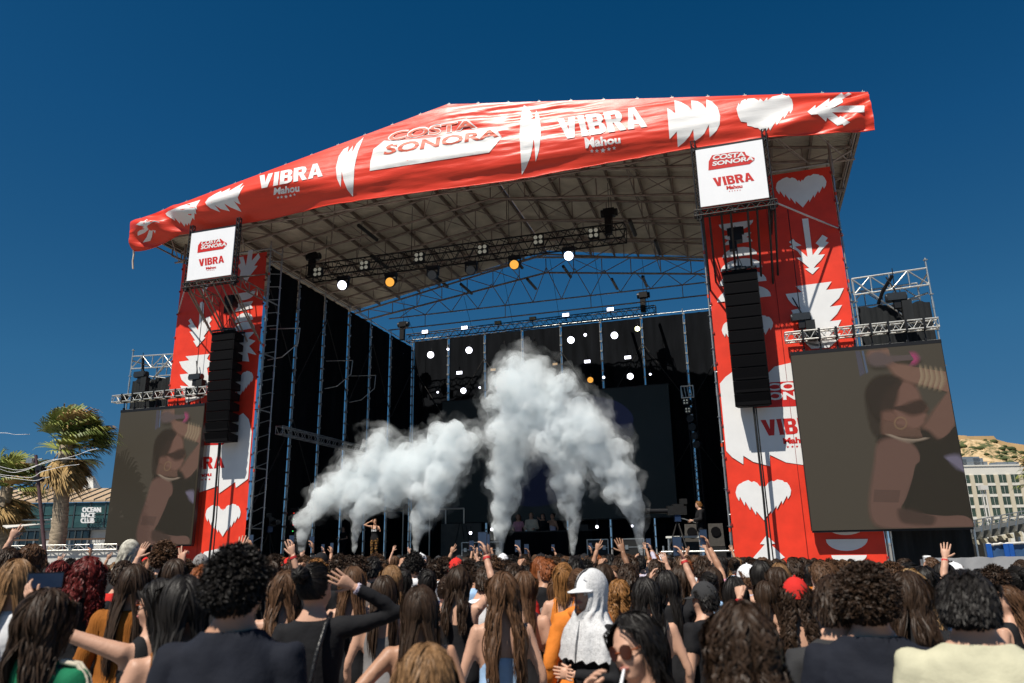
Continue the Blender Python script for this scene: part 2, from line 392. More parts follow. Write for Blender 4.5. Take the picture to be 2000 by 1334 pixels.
# folded-back hem, rope tail and eyelets
mb = MB()
for i in range(0, nx, 3):
    a = vs[i*(nz+1)+nz]; b = vs[min(nx, i+3)*(nz+1)+nz]
    mb.tube(a, b, .018, 5)
bl(mb.build('hem', M_TARP, ban))
p = Vector(vs[nz]); bl(MB().path([p+Vector((0, 0, .05)), p+Vector((.05, -.02, -.15)), p+Vector((.02, 0, -.4)), p+Vector((.06, .02, -.7))], .03, 6).build('rope', mat('pale rope', (.6, .5, .4), .8), ban))
for k in range(25):
    x = -12.2+k*24.5/24; z = ztop(x)
    m2 = MB().tube((x, YH+.02, z-.03), (x, YH+.02, z+.09), .014, 5); m2.box((x-.05, YH-.01, z-.02), (x+.05, YH+.05, z+.035))
    bl(m2.build('clamp', M_ALU, ban))
def draped(name, polys_px, m, off=.012, step=.22, faces=None):
    """a print traced as outline, cut on a fine grid and laid onto the tarpaulin"""
    bm = bmesh.new()
    if faces is None:
        for poly in polys_px:
            bm.faces.new([bm.verts.new((p[0], 0, -p[1])) for p in poly])
    else:
        vv = [bm.verts.new((p[0], 0, -p[1])) for p in polys_px]
        for f in faces:
            try: bm.faces.new([vv[i] for i in f])
            except ValueError: pass
    xs = [v.co.x for v in bm.verts]; zs = [v.co.z for v in bm.verts]
    g = 4.5
    for ax, lo, hi in ((0, min(xs), max(xs)), (2, min(zs), max(zs))):
        k = lo+g
        while k < hi:
            co = Vector((0, 0, 0)); co[ax] = k; no = Vector((0, 0, 0)); no[ax] = 1
            bmesh.ops.bisect_plane(bm, geom=bm.verts[:]+bm.edges[:]+bm.faces[:], plane_co=co, plane_no=no); k += g
    bmesh.ops.triangulate(bm, faces=bm.faces[:])
    for v in bm.verts: v.co = onban(v.co.x, -v.co.z, off)
    bm.normal_update()
    for f in bm.faces:
        f.smooth = True
        if f.normal.y > 0: f.normal_flip()
    me = bpy.data.meshes.new(name); bm.to_mesh(me); bm.free()
    return bl(link(name, me, m, ban))
def zz(reg, w):   # converts coordinates of an enlarged crop to photograph coordinates
    k = (reg[2]-reg[0])/w
    return lambda pts: [(reg[0]+x*k, reg[1]+y*k) for x, y in pts]
def star(cx, cy, r, n=5, rr=.42, ph=-PI/2):
    return [(cx+(r if i % 2 == 0 else r*rr)*math.cos(ph+PI*i/n), cy+(r if i % 2 == 0 else r*rr)*math.sin(ph+PI*i/n)) for i in range(2*n)]
def quad_px(q):
    TL, TR, BR, BL = [Vector((p[0], p[1], 0)) for p in q]
    return lambda s, t: tuple((BL.lerp(BR, s).lerp(TL.lerp(TR, s), t))[:2])
def draped_text(name, s, q, m, offset=.02, shear=0., off=.016, space=1.):
    v2, fs_, _ = text_unit(s, offset, shear, space); f = quad_px(q)
    return draped(name, [f(*p) for p in v2], m, off, faces=fs_)
a1 = zz((700, 180, 1120, 400), 2000); a2 = zz((1080, 160, 1420, 330), 2000); a3 = zz((1400, 160, 1710, 300), 2000); a4 = zz((255, 330, 520, 500), 2000); a0 = zz((240, 160, 980, 650), 2000)
# costa sonora block: outline letters over a solid extrusion
draped('logo_block', [a1([(105, 732), (112, 640), (140, 530), (240, 450), (330, 455), (700, 420), (1100, 345), (1270, 325), (1335, 420), (1215, 562)])], M_TPRINT)
draped_text('lettering', 'COSTA', a1([(292, 372), (1062, 236), (1112, 338), (262, 462)]), M_TPRINT, .05, .15, .016)
draped_text('lettering', 'COSTA', a1([(300, 378), (1052, 256), (1092, 330), (275, 456)]), M_OFFRED, .02, .15, .024)
draped_text('lettering', 'SONORA', a1([(250, 490), (1290, 340), (1310, 418), (232, 586)]), M_OFFRED, .025, .1, .020)
draped('fang_print', [a1([(1540, 118), (1520, 180), (1503, 300), (1500, 420), (1508, 560), (1520, 768), (1560, 700), (1600, 600), (1622, 500), (1630, 400), (1640, 520), (1648, 648), (1680, 540), (1697, 400), (1694, 300), (1680, 215), (1652, 165), (1645, 240), (1632, 280), (1615, 205), (1580, 150)])], M_TPRINT)
draped_text('lettering', 'VIBRA', a2([(45, 425), (1010, 280), (1085, 512), (100, 660)]), M_TPRINT, .055, 0, .016, .95)
draped_text('lettering', 'Mahou', a2([(360, 640), (770, 615), (778, 705), (375, 765)]), M_TPRINT, .04, 0)
draped('star_print', [a2(star(x, y, r)) for x, y, r in ((447, 796, 24), (505, 792, 26), (574, 788, 33), (642, 772, 27), (703, 760, 24))], M_TPRINT)
draped('flame_print', [a2([(1312, 300), (1370, 330), (1405, 362), (1395, 210), (1470, 230), (1550, 275), (1592, 318), (1588, 212), (1660, 220), (1720, 255), (1762, 305), (1762, 202), (1830, 225), (1890, 290), (1922, 390), (1915, 490), (1880, 560), (1800, 638), (1790, 490), (1740, 590), (1690, 640), (1622, 685), (1612, 540), (1570, 620), (1510, 690), (1435, 750), (1422, 570), (1385, 610), (1340, 660), (1325, 480)])], M_TPRINT)
draped('heart_print', [a3([(248, 340), (275, 265), (290, 290), (310, 240), (360, 215), (370, 235), (390, 212), (470, 205), (530, 235), (545, 210), (590, 245), (635, 195), (640, 230), (700, 185), (800, 165), (815, 155), (890, 180), (900, 165), (945, 220), (962, 290), (955, 350), (925, 400), (915, 355), (850, 460), (840, 420), (755, 545), (745, 490), (670, 612), (655, 570), (620, 625), (600, 590), (570, 628), (520, 580), (480, 575), (440, 560), (385, 552), (380, 510), (305, 500), (270, 430)])], M_TPRINT)
draped('arrow_print', [a3([(1142, 375), (1245, 290), (1240, 335), (1420, 205), (1415, 255), (1570, 135), (1600, 165), (1660, 132), (1700, 150), (1580, 220), (1590, 255), (1420, 350), (1555, 300), (1860, 298), (1858, 382), (1450, 382), (1540, 450), (1555, 425), (1680, 510), (1600, 552), (1585, 530), (1520, 550), (1390, 450), (1375, 500), (1270, 405), (1190, 415)])], M_TPRINT)
draped('fang_print', [a0([(1272, 290), (1240, 370), (1222, 450), (1214, 605), (1185, 570), (1165, 520), (1155, 470), (1150, 555), (1130, 510), (1124, 450), (1140, 390), (1165, 355), (1192, 340), (1185, 375), (1215, 335), (1210, 370), (1235, 325)])], M_TPRINT)
draped_text('lettering', 'VIBRA', a0([(722, 495), (1052, 424), (1055, 497), (710, 566)]), M_TPRINT, .055, .25, .016, .95)
draped_text('lettering', 'Mahou', a0([(795, 560), (930, 540), (935, 578), (795, 598)]), M_TPRINT, .04, .1)
draped('star_print', [a0(star(x, y, r)) for x, y, r in ((819, 610, 8), (838, 608, 9), (861, 606, 11), (885, 600, 9), (906, 595, 8))], M_TPRINT)
draped('flame_print', [a4([(1100, 490), (1150, 425), (1240, 370), (1340, 320), (1335, 345), (1470, 280), (1450, 325), (1660, 205), (1600, 290), (1675, 235), (1620, 330), (1580, 420), (1595, 470), (1622, 522), (1560, 500), (1520, 470), (1590, 560), (1635, 632), (1480, 570), (1380, 510), (1465, 625), (1330, 590), (1235, 530), (1325, 638), (1180, 580), (1120, 530)])], M_TPRINT)
draped('heart_print', [a4([(515, 655), (560, 620), (740, 545), (1030, 455), (970, 545), (980, 600), (955, 580), (970, 670), (940, 650), (942, 752), (912, 720), (870, 828), (860, 790), (835, 838), (815, 800), (795, 850), (735, 770), (728, 808), (645, 715), (658, 765), (580, 715), (535, 690)])], M_TPRINT)
draped('arrow_print', [a4([(80, 820), (150, 770), (195, 770), (240, 740), (300, 790), (345, 760), (430, 780), (380, 835), (360, 950), (330, 900), (315, 1000), (290, 1060), (180, 1085), (240, 1000), (285, 870), (210, 940), (105, 985), (105, 930), (200, 850)])], M_TPRINT)

# ------------------------------------------------------------------ banner towers left and right
XI, XO, ZT = 7.665, 11.50, 12.43
def jag_heart(n=5):
    R = [(.5, .80), (.53, .87), (.55, .83), (.60, .93), (.66, .97), (.70, .955), (.76, 1.0), (.86, .97), (.88, .93), (.93, .92), (.97, .84), (1.0, .72), (.985, .60)]
    for i in range(n):
        t = (i+1)/n; x = .985-.485*t; y = .60-.60*t
        R += [(x+.055*(1-t*.3), y+.02), (x+.035, y+.11)] if i < n-1 else []
    R.append((.5, 0)); L = [(1-x, y+.01*math.sin(i*3)) for i, (x, y) in enumerate(R[1:-1])][::-1]
    return R+L
def flat(name, polys, m, parent, off=0):
    o = link(name, ngon_mesh(name, polys), m, parent); o.location = -Vector(parent.location); return o
def pl(pts, Y): return [at(u, v, y=Y) for u, v in pts]
def inq(poly, q, Y):
    f = quadmap([at(u, v, y=Y) for u, v in q]); return [f(s, t) for s, t in poly]
def bbq(x0, y0, x1, y1, tilt=0.): return [(x0, y0), (x1, y0-tilt), (x1, y1-tilt), (x0, y1)]
def flat_text(name, s, q, m, parent, Y, offset=.04, shear=0., space=.95):
    v2, fs_, _ = text_unit(s, offset, shear, space); f = quadmap([at(u, v, y=Y) for u, v in q])
    me = bpy.data.meshes.new(name); me.from_pydata([tuple(f(*p)) for p in v2], [], fs_); me.update()
    o = link(name, me, m, parent); o.location = -Vector(parent.location); return o
def dome(x0, y0, x1, y1, h, n=12):
    """half disc on base line (x0,y0)-(x1,y1), bulging by h px (positive = up)"""
    P = []
    for i in range(n+1):
        a = PI*i/n; t = .5-.5*math.cos(a); P.append((x0+(x1-x0)*t, y0+(y1-y0)*t-h*math.sin(a)))
    return P
def clipx(P, lo, hi):     # keep a print inside its banner
    return [Vector((min(hi, max(lo, p.x)), p.y, p.z)) for p in P]
YB = -.10
b1 = zz((1340, 260, 1700, 640), 1264); b2 = zz((330, 420, 560, 860), 697); b3 = zz((1340, 620, 1640, 1120), 800); b5 = zz((180, 420, 720, 1100), 1059)
for s in (1, -1):
    nm = 'right' if s == 1 else 'left'
    side = 'beside the video screen with the castle hill behind' if s == 1 else 'beside the video screen next to the palms'
    tw = empty('scaffold_tower', (s*(XI+XO)/2, 1.0, 0), 0, 'tall galvanised scaffold tower '+side, 'scaffold tower', None)
    T = -Vector(tw.location)
    def tp_(o): o.location = T; return o
    for x in (XI, 9.58, XO):
        for y in ((.03, .75) if x == XI else (.03, 1.1, 2.1)):
            tp_(standard(MB(), s*x, y, 0, 12.9 if x != 9.58 else 12.4).build('standard', M_GALV, tw))
    for z in np.arange(.6, 12.8, 2.0):
        tp_(MB().tube((s*XI, .03, z), (s*XO, .03, z), .024, 6).build('ledger', M_GALV, tw)); tp_(MB().tube((s*9.58, 2.1, z), (s*XO, 2.1, z), .024, 6).build('ledger', M_GALV, tw))
        for x, yy in ((XI, .75), (9.58, 2.1), (XO, 2.1)): tp_(MB().tube((s*x, .03, z), (s*x, yy, z), .024, 6).build('ledger', M_GALV, tw))
    mb = MB()
    for k, z in enumerate(np.arange(.6, 11, 2.0)):
        mb.tube((s*XO, .03 if k % 2 else 2.1, z), (s*XO, 2.1 if k % 2 else .03, z+2), .022, 6)
    for z in np.arange(.6, 12.5, .5): mb.tube((s*XI, .03, z), (s*XI, .75, z+.25), .016, 5)
    tp_(mb.build('diagonals', M_GALV, tw))
    # cantilever for the sound system: bracket girders and struts up to the white panel
    mb = MB()
    for i, x in enumerate((XI+.08, XI+.26, 8.25, 8.5, 8.95, 9.2, 9.50, 9.66)):
        y1, z1 = -1.86, 10.75+(i % 3)*.05
        mb.tube((s*x, .0, 8.95+(i % 2)*.25), (s*(x+.02), y1, z1), .03, 6)
        mb.tube((s*x, .0, 11.6), (s*x, y1, z1+.02), .024, 6)
    for x in (XI+.06, 9.62): girder(mb, (s*x, 0, 10.55), (s*x, -1.86, 10.6), .35, 4)
    tp_(mb.build('cantilever_struts', M_DARKSTEEL if s == 1 else M_PURLIN, tw))
    mb = MB()
    for x in (9.6,): mb.tube((s*x, -1.86, 10.8), (s*XO, -.02, 10.45), .026, 6)
    tp_(mb.build('brace', M_GALV, tw))
    mb = MB()
    for z in (2.2, 4.5, 6.7, 8.9, 10.3, 11.6):
        for x in (XI, XO): mb.tube((s*x, .03, z-.05), (s*x, .03, z+.05), .032, 8)
    tp_(mb.build('red_couplers', M_ORANGE, tw))
    # printed banner
    tb = empty('tower_banner', (s*9.58, YB, 0.3), 0, ('tall red banner with white hearts and arrow behind the right-hand screen, by the camera operator' if s == 1 else 'tall red banner with white arrow beside the black stage side wall').replace('right-hand ', ''), 'banner')
    gx, gz = 12, 40; vs = []
    xa, xb = s*(XI+.06), s*(XO-.06)
    if xa > xb: xa, xb = xb, xa
    for i in range(gx+1):
        for j in range(gz+1):
            x = xa+(xb-xa)*i/gx; z = .25+(ZT-.25)*j/gz
            vs.append((x, YB+.016*noise.noise(Vector((x*1.3, z*.7, s*5)))*min(1, 4*min(i, gx-i)/gx), z))
    fs = [(i*(gz+1)+j, (i+1)*(gz+1)+j, (i+1)*(gz+1)+j+1, i*(gz+1)+j+1) for i in range(gx) for j in range(gz)]
    o = MB().add(vs, fs, True).build('banner_cloth', M_RED, tb); o.location = -Vector(tb.location)
    YP = YB-.020
    mb = MB()
    for k in range(14):
        for x in (xa, xb): mb.box((x-.03, YB-.03, .5+k*.9), (x+.03, YB+.03, .56+k*.9))
    mb.tube((s*9.56, YB-.022, .3), (s*9.56, YB-.022, 12.3), .006, 4)
    o = mb.build('seam', mat('dark red seam', (.25, .012, .012), .7), tb); o.location = -Vector(tb.location)
    if s == 1:
        flat('heart_print', [inq(jag_heart(), b1([(608, 312), (958, 270), (975, 490), (630, 530)]), YP)], M_PRINT, tb)
        flat('arrow_print', [pl(b1([(795, 588), (837, 584), (868, 838), (915, 775), (888, 755), (905, 735), (935, 697), (972, 718), (955, 742), (978, 750), (930, 800), (905, 835), (952, 830), (925, 870), (890, 905), (875, 925), (915, 918), (867, 968), (815, 930), (845, 925), (800, 885), (755, 855), (795, 852), (765, 810), (708, 778), (730, 765), (705, 747), (735, 725), (750, 745), (792, 770), (748, 778), (795, 815), (833, 850)]), YP)], M_PRINT, tb)
        flat('tree_print', [pl(b1([(750, 1050), (998, 1018), (960, 1075), (1082, 1062), (1050, 1130), (985, 1190), (1070, 1178), (1035, 1240), (985, 1290), (1065, 1280), (1040, 1330), (985, 1385), (1060, 1372), (1040, 1420), (980, 1470), (860, 1480), (800, 1420), (780, 1370), (850, 1350), (790, 1310), (735, 1240), (720, 1215), (790, 1200), (735, 1180), (700, 1140), (683, 1103), (795, 1090)]), YP)], M_PRINT, tb)
        flat('disc_print', [pl(zz((1500, 480, 1880, 760), 1810)(dome(330, 865, 640, 830, -85)), YP)], M_PRINT, tb)
        for q in ((225, 628, 460, 595, -58), (252, 706, 447, 678, -40), (262, 770, 455, 742, 42), (248, 857, 487, 830, 62), (235, 952, 523, 918, 76), (225, 1050, 552, 1012, 88), (213, 1160, 583, 1118, 96)):
            flat('half_disc_print', [pl(b1(dome(*q)), YP)], M_PRINT, tb)
        flat('triangle_print', [pl(b1([(290, 515), (365, 505), (332, 548)]), YP)], M_PRINT, tb)
        flat('heart_print', [inq(jag_heart(), b3([(184, 15), (450, -20), (462, 150), (190, 190)]), YP)], M_PRINT, tb)
        big = b3([(172, 345), (205, 310), (240, 284), (300, 262), (360, 258), (425, 292), (460, 256), (545, 236), (620, 240), (700, 262), (790, 320), (800, 520), (800, 740), (720, 700), (720, 760), (610, 768), (520, 755), (436, 715), (438, 775), (350, 752), (298, 720), (298, 765), (240, 728), (205, 695), (185, 500)])
        flat('logo_ground_print', [clipx(pl(big, YP), XI+.1, XO-.1)], M_PRINT, tb)
        flat('logo_block', [clipx(pl(b3([(330, 400), (440, 338), (800, 318), (800, 452), (355, 472)]), YP-.004), XI+.1, XO-.1)], M_RPRINT, tb)
        flat_text('lettering', 'COSTA', b3([(415, 345), (760, 322), (762, 378), (415, 382)]), M_PRINT, tb, YP-.008)
        flat_text('lettering', 'SONORA', b3([(380, 392), (790, 376), (792, 424), (382, 432)]), M_PRINT, tb, YP-.008)
        flat_text('lettering', 'VIBRA', b3([(388, 535), (735, 512), (745, 596), (410, 617)]), M_RPRINT, tb, YP-.004, .055)
        flat_text('lettering', 'Mahou', b3([(503, 628), (650, 618), (654, 652), (508, 660)]), M_RPRINT, tb, YP-.004)
        flat('star_print', [pl(b3(star(530+24*i, 674-i, 8)), YP-.004) for i in range(5)], M_RPRINT, tb)
        flat('heart_print', [inq(jag_heart(), b3([(256, 850), (545, 842), (552, 1050), (262, 1062)]), YP)], M_PRINT, tb)
        flat('tree_print', [pl(b3([(418, 1135), (466, 1178), (440, 1180), (515, 1250), (490, 1260), (560, 1330), (500, 1330), (470, 1290), (440, 1330), (330, 1330), (378, 1258), (347, 1254), (410, 1182), (385, 1180)]), YP)], M_PRINT, tb)
        c5 = zz((1500, 1020, 2000, 1334), 2000)
        flat('half_disc_print', [pl(c5(dome(452, 134, 780, 130, -92)), YP)], M_PRINT, tb)
        flat('half_disc_print', [pl(c5(dome(495, 258, 772, 256, -66)), YP)], M_PRINT, tb)
        flat('half_disc_print', [pl(c5(dome(500, 372, 770, 368, 62)), YP)], M_PRINT, tb)
        flat('half_disc_print', [pl(c5(dome(460, 30, 760, 26, -72)), YP)], M_PRINT, tb)
    else:
        flat('arrow_print', [pl(b2([(183, 520), (196, 512), (208, 520), (203, 640), (222, 605), (240, 600), (253, 620), (238, 640), (248, 660), (218, 700), (205, 718), (215, 725), (165, 780), (143, 745), (155, 742), (122, 690), (140, 690), (112, 655), (128, 645), (115, 625), (128, 612), (150, 650), (172, 680), (178, 640)]), YP)], M_PRINT, tb)
        flat('tree_print', [pl(b2([(98, 836), (240, 822), (225, 850), (260, 880), (225, 905), (230, 940), (240, 980), (232, 1030), (205, 1080), (100, 1110), (90, 1060), (66, 1010), (118, 1015), (75, 975), (64, 944), (115, 938), (78, 905), (60, 868), (120, 860)]), YP)], M_PRINT, tb)
        flat('arrow_print', [pl(b2([(470, 210), (497, 205), (490, 270), (530, 225), (540, 250), (505, 300), (525, 300), (480, 360), (455, 405), (440, 370), (415, 380), (425, 330), (405, 300), (425, 285), (415, 250), (440, 245), (455, 300)]), YP)], M_PRINT, tb)
        for q in ((385, 468, 512, 448, -45), (392, 526, 497, 508, -30), (392, 572, 495, 552, 32), (390, 640, 498, 618, 50), (382, 690, 508, 668, 48)):
            flat('half_disc_print', [pl(b2(dome(*q)), YP)], M_PRINT, tb)
        flat('tree_print', [pl(b2([(395, 700), (510, 690), (470, 730), (512, 745), (475, 775), (518, 828), (465, 815), (475, 868), (400, 860)]), YP)], M_PRINT, tb)
        flat('heart_print', [inq(jag_heart(), b2([(340, 935), (500, 918), (497, 1060), (340, 1085)]), YP)], M_PRINT, tb)
        flat('triangle_print', [pl(b2([(185, 415), (245, 405), (205, 462)]), YP)], M_PRINT, tb)
        big = b5([(300, 830), (380, 790), (480, 810), (560, 770), (578, 758), (600, 782), (616, 830), (612, 900), (600, 1010), (550, 1045), (548, 1022), (486, 1066), (486, 1036), (412, 1062), (300, 1040)])
        flat('logo_ground_print', [clipx(pl(big, YP), -XO+.1, -XI-.1)], M_PRINT, tb)
        flat('logo_block', [clipx(pl(b5([(330, 835), (520, 835), (520, 862), (500, 880), (330, 886)]), YP-.004), -XO+.1, -XI-.1)], M_RPRINT, tb)
        flat_text('lettering', 'SONORA', b5([(322, 846), (515, 838), (512, 862), (322, 872)]), M_PRINT, tb, YP-.008)
        flat_text('lettering', 'VIBRA', b5([(330, 932), (505, 922), (507, 968), (328, 980)]), M_RPRINT, tb, YP-.004, .055)
        flat_text('lettering', 'Mahou', b5([(374, 990), (457, 984), (457, 1000), (374, 1008)]), M_RPRINT, tb, YP-.004)
        flat('star_print', [pl(b5(star(393+14*i, 1016-i, 5)), YP-.004) for i in range(5)], M_RPRINT, tb)
        flat('heart_print', [inq(jag_heart(), b5([(434, 1112), (570, 1104), (566, 1225), (434, 1238)]), YP)], M_PRINT, tb)
        flat('tree_print', [pl(b5([(430, 1290), (495, 1275), (520, 1330), (400, 1335)]), YP)], M_PRINT, tb)
    # white sponsor panel in front, under the roof edge
    yp = -1.92
    pn = empty('sponsor_panel', (s*8.645, yp, 10.8), 0, 'square white sponsor panel under the roof banner on the tower '+('by the castle hill' if s == 1 else 'nearer the palms'), 'sign')
    def pp(o): o.location = -Vector(pn.location); return o
    pp(MB().box((s*7.74, yp, 10.89), (s*9.55, yp+.05, 12.66)).build('face', M_WHITEPANEL, pn))
    for x in (7.68, 9.62):
        ch, lc = truss_mb(Vector((s*x, yp+.1, 10.55)), Vector((s*x, yp+.1, 13.0)), .11, 9, .02, .01, Vector((0, 1, 0)))
        for c in ch: lc.add(c.v, c.f, True)
        pp(lc.build('post', M_BLACKMET, pn))
    ch, lc = truss_mb(Vector((s*7.55, yp+.12, 10.75)), Vector((s*9.75, yp+.12, 10.75)), .16, 8, .022, .012)
    for c in ch: lc.add(c.v, c.f, True)
    pp(lc.build('lower_truss', M_DARKSTEEL, pn))
    pp(MB().box((s*7.62, yp+.06, 12.68), (s*9.70, yp+.16, 12.76)).build('top_rail', M_BLACKMET, pn))
    if s == 1:
        q = b1; Z = yp-.006
        flat('logo_block', [pl(q([(153, 255), (155, 195), (178, 152), (330, 128), (402, 128), (412, 150), (470, 170), (468, 185), (435, 212)]), Z)], M_RPRINT, pn)
        flat_text('lettering', 'COSTA', q([(185, 150), (400, 128), (405, 160), (180, 186)]), M_PRINT, pn, Z-.006, .035, .1)
        flat_text('lettering', 'SONORA', q([(178, 196), (462, 155), (465, 186), (180, 226)]), M_PRINT, pn, Z-.006, .035, .1)
        flat_text('lettering', 'VIBRA', q([(182, 308), (450, 268), (468, 325), (198, 366)]), M_RPRINT, pn, Z, .055)
        flat_text('lettering', 'Mahou', q([(275, 362), (385, 350), (387, 374), (278, 388)]), M_RPRINT, pn, Z)
        flat('star_print', [pl(q(star(298+18*i, 398-i*2, 5)), Z) for i in range(5)], M_RPRINT, pn)
    else:
        q = b2; Z = yp-.006
        flat('logo_block', [pl(q([(168, 224), (172, 180), (188, 158), (305, 140), (322, 155), (342, 165), (342, 175), (320, 200)]), Z)], M_RPRINT, pn)
        flat_text('lettering', 'COSTA', q([(192, 155), (308, 138), (305, 160), (190, 178)]), M_PRINT, pn, Z-.006, .035, .1)
        flat_text('lettering', 'SONORA', q([(190, 180), (340, 160), (338, 182), (188, 204)]), M_PRINT, pn, Z-.006, .035, .1)
        flat_text('lettering', 'VIBRA', q([(176, 262), (325, 238), (326, 280), (178, 304)]), M_RPRINT, pn, Z, .055)
        flat_text('lettering', 'Mahou', q([(218, 308), (278, 300), (278, 315), (219, 323)]), M_RPRINT, pn, Z)
        flat('star_print', [pl(q(star(226+10*i, 328-i, 3.5)), Z) for i in range(5)], M_RPRINT, pn)

# ------------------------------------------------------------------ line arrays
M_BOX = mat('black speaker paint', (.005, .005, .006), .7, 0, .15, 25, .2, 80, spec=.12)
M_GRILLE = mat('black grille', (.004, .004, .005), .85, 0, .2, 60, .3, 150, spec=.08)
for s in (1, -1):
    yA = -.98
    p = at(1410, 531, y=yA); q = at(1478, 523, y=yA); pb = at(1438, 793, y=yA)
    xl, xr_, ztp, zbt = p.x, q.x, (p.z+q.z)/2, pb.z
    la = empty('line_array', (s*(xl+xr_)/2, yA, zbt), 0, 'black line array loudspeaker column hanging before the tower banner '+('with the camera operator below' if s == 1 else 'beside the black side wall'), 'speaker')
    def lp(o): o.location = -Vector(la.location); return o
    n = 11; h = (ztp-zbt)/n
    for i in range(n):
        z1 = ztp-i*h; z0 = z1-h+.012; tilt = .004*i*i/3
        yo = .0+.0035*i*i*.35; d = .62
        x0, x1 = s*xl, s*xr_
        if x0 > x1: x0, x1 = x1, x0
        b = MB()
        b.hexa([(x0, yA+yo+tilt*.5, z0), (x1, yA+yo+tilt*.5, z0), (x1-.08, yA+yo+d, z0+.05), (x0+.08, yA+yo+d, z0+.05), (x0, yA+yo-tilt*.3, z1-.012), (x1, yA+yo-tilt*.3, z1-.012), (x1-.08, yA+yo+d, z1-.06), (x0+.08, yA+yo+d, z1-.06)])
        bo = lp(b.build('speaker_box', M_BOX, la))
        g_ = MB().hexa([(x0+.03, yA+yo-.012+tilt*.5, z0+.02), (x1-.03, yA+yo-.012+tilt*.5, z0+.02), (x1-.03, yA+yo+.02, z0+.02), (x0+.03, yA+yo+.02, z0+.02), (x0+.03, yA+yo-.012-tilt*.3, z1-.03), (x1-.03, yA+yo-.012-tilt*.3, z1-.03), (x1-.03, yA+yo+.02, z1-.03), (x0+.03, yA+yo+.02, z1-.03)])
        g2 = g_.build('grille', M_GRILLE, bo)
    xm = s*(xl+xr_)/2
    lp(MB().box((s*xl, yA-.02, ztp+.01), (s*xr_, yA+.02, ztp+.07)).box((s*xl, yA+.5, ztp+.01), (s*xr_, yA+.56, ztp+.07)).box((xm-.07, yA, ztp+.02), (xm+.07, yA+.55, ztp+.13)).box((xm-.2, yA+.15, ztp+.08), (xm+.2, yA+.4, ztp+.15)).build('flying_frame', M_BLACKMET, la))
    ho = lp(MB().box((xm-.16, yA+.1, ztp+.95), (xm+.18, yA+.42, ztp+1.35)).box((xm-.2, yA+.16, ztp+.72), (xm+.0, yA+.38, ztp+1.0)).tube((xm-.22, yA+.26, ztp+1.28), (xm+.24, yA+.26, ztp+1.28), .12, 10).build('chain_hoist', M_BLACKMET, la))
    mb = MB()
    for dx in (-.05, .04): mb.tube((xm+dx, yA+.26, ztp+1.3), (xm+dx-.03, yA+.3, 10.72), .012, 5)
    mb.tube((xm, yA+.26, ztp+.12), (xm, yA+.26, ztp+.95), .02, 6).tube((xm-.15, yA+.1, ztp+.05), (xm, yA+.26, ztp+.55), .01, 5).tube((xm+.15, yA+.4, ztp+.05), (xm, yA+.26, ztp+.55), .01, 5)
    lp(mb.build('chain', M_DARKSTEEL, la))
    lp(MB().path([(xm, yA+.3, zbt), (xm+.01, yA+.33, 3.), (xm-.02, yA+.3, .4)], .034, 6).path([(xm+.06, yA+.3, zbt), (xm+.07, yA+.4, 3.), (xm+.1, yA+.35, .4)], .02, 6).build('cable', M_CABLE, la))
# ------------------------------------------------------------------ side wings: scaffold, truss, video screens
M_SCR = mat('video screen face', (.016, .014, .011), .55, 0, .03, 2, spec=.25, emit=.66, ecol=(66, 60, 50))
def pic(name, rgb, e=.54): return mat('screen image '+name, tuple(x*.16 for x in lin(rgb)), .55, 0, .06, 3, spec=.25, emit=e, ecol=rgb)
_soft = {}
def soft(m, alpha):
    k = (m.name, alpha)
    if k not in _soft:
        m2 = m.copy(); m2.node_tree.nodes['Principled BSDF'].inputs['Alpha'].default_value = alpha; _soft[k] = m2
    return _soft[k]
z4 = zz((1300, 380, 2000, 1120), 1262)
YS = -.45
def smooth_poly(pts, n=4):
    P = [Vector((x, y, 0)) for x, y in pts]; m = len(P); out = []
    for i in range(m):
        a, b, c, d = P[i-1], P[i], P[(i+1) % m], P[(i+2) % m]
        for k in range(n):
            t = k/n; q = .5*((2*b)+(c-a)*t+(2*a-5*b+4*c-d)*t*t+(3*b-a-3*c+d)*t**3); out.append((q.x, q.y))
    return out
def ring_px(cx, cy, r, w, n=20): return [(cx+r*math.cos(2*PI*i/n), cy+r*math.sin(2*PI*i/n)) for i in range(n)]+[(cx+r, cy)]+[(cx+(r-w)*math.cos(-2*PI*i/n), cy+(r-w)*math.sin(-2*PI*i/n)) for i in range(n+1)]
PIX = []      # layered flat picture on the screens, from back to front
PIX.append(('picture_light_strip', [(668, 552), (684, 552), (702, 628), (684, 640)], pic('blue grey', (88, 88, 104)), False))
PIX.append(('picture_light_strip', [(690, 552), (697, 551), (713, 624), (706, 630)], pic('sky strip', (92, 110, 138)), False))
PIX.append(('picture_hair', [(740, 650), (800, 640), (850, 655), (870, 690), (820, 740), (790, 800), (760, 850), (730, 830), (715, 760), (712, 700)], pic('hair', (60, 52, 44)), True))
PIX.append(('picture_raised_arm', [(1002, 694), (1010, 760), (1018, 800), (985, 850), (955, 862), (925, 835), (905, 825), (925, 800), (960, 745)], pic('skin dim', (118, 90, 78)), True))
PIX.append(('picture_raised_arm', [(716, 572), (722, 553), (745, 552), (772, 548), (785, 546), (792, 575), (812, 596), (850, 604), (900, 612), (960, 622), (994, 630), (1000, 690), (960, 684), (905, 668), (850, 655), (810, 632), (790, 608), (770, 598), (740, 600)], pic('skin', (128, 98, 84)), True))
for k in range(5): PIX.append(('picture_bracelet', [(893+18*k, 612+3*k), (899+18*k, 613+3*k), (905+18*k, 640+3*k), (898+18*k, 664+4*k), (890+18*k, 663+4*k), (897+18*k, 640+3*k)], pic('bracelet', (150, 132, 108)), True))
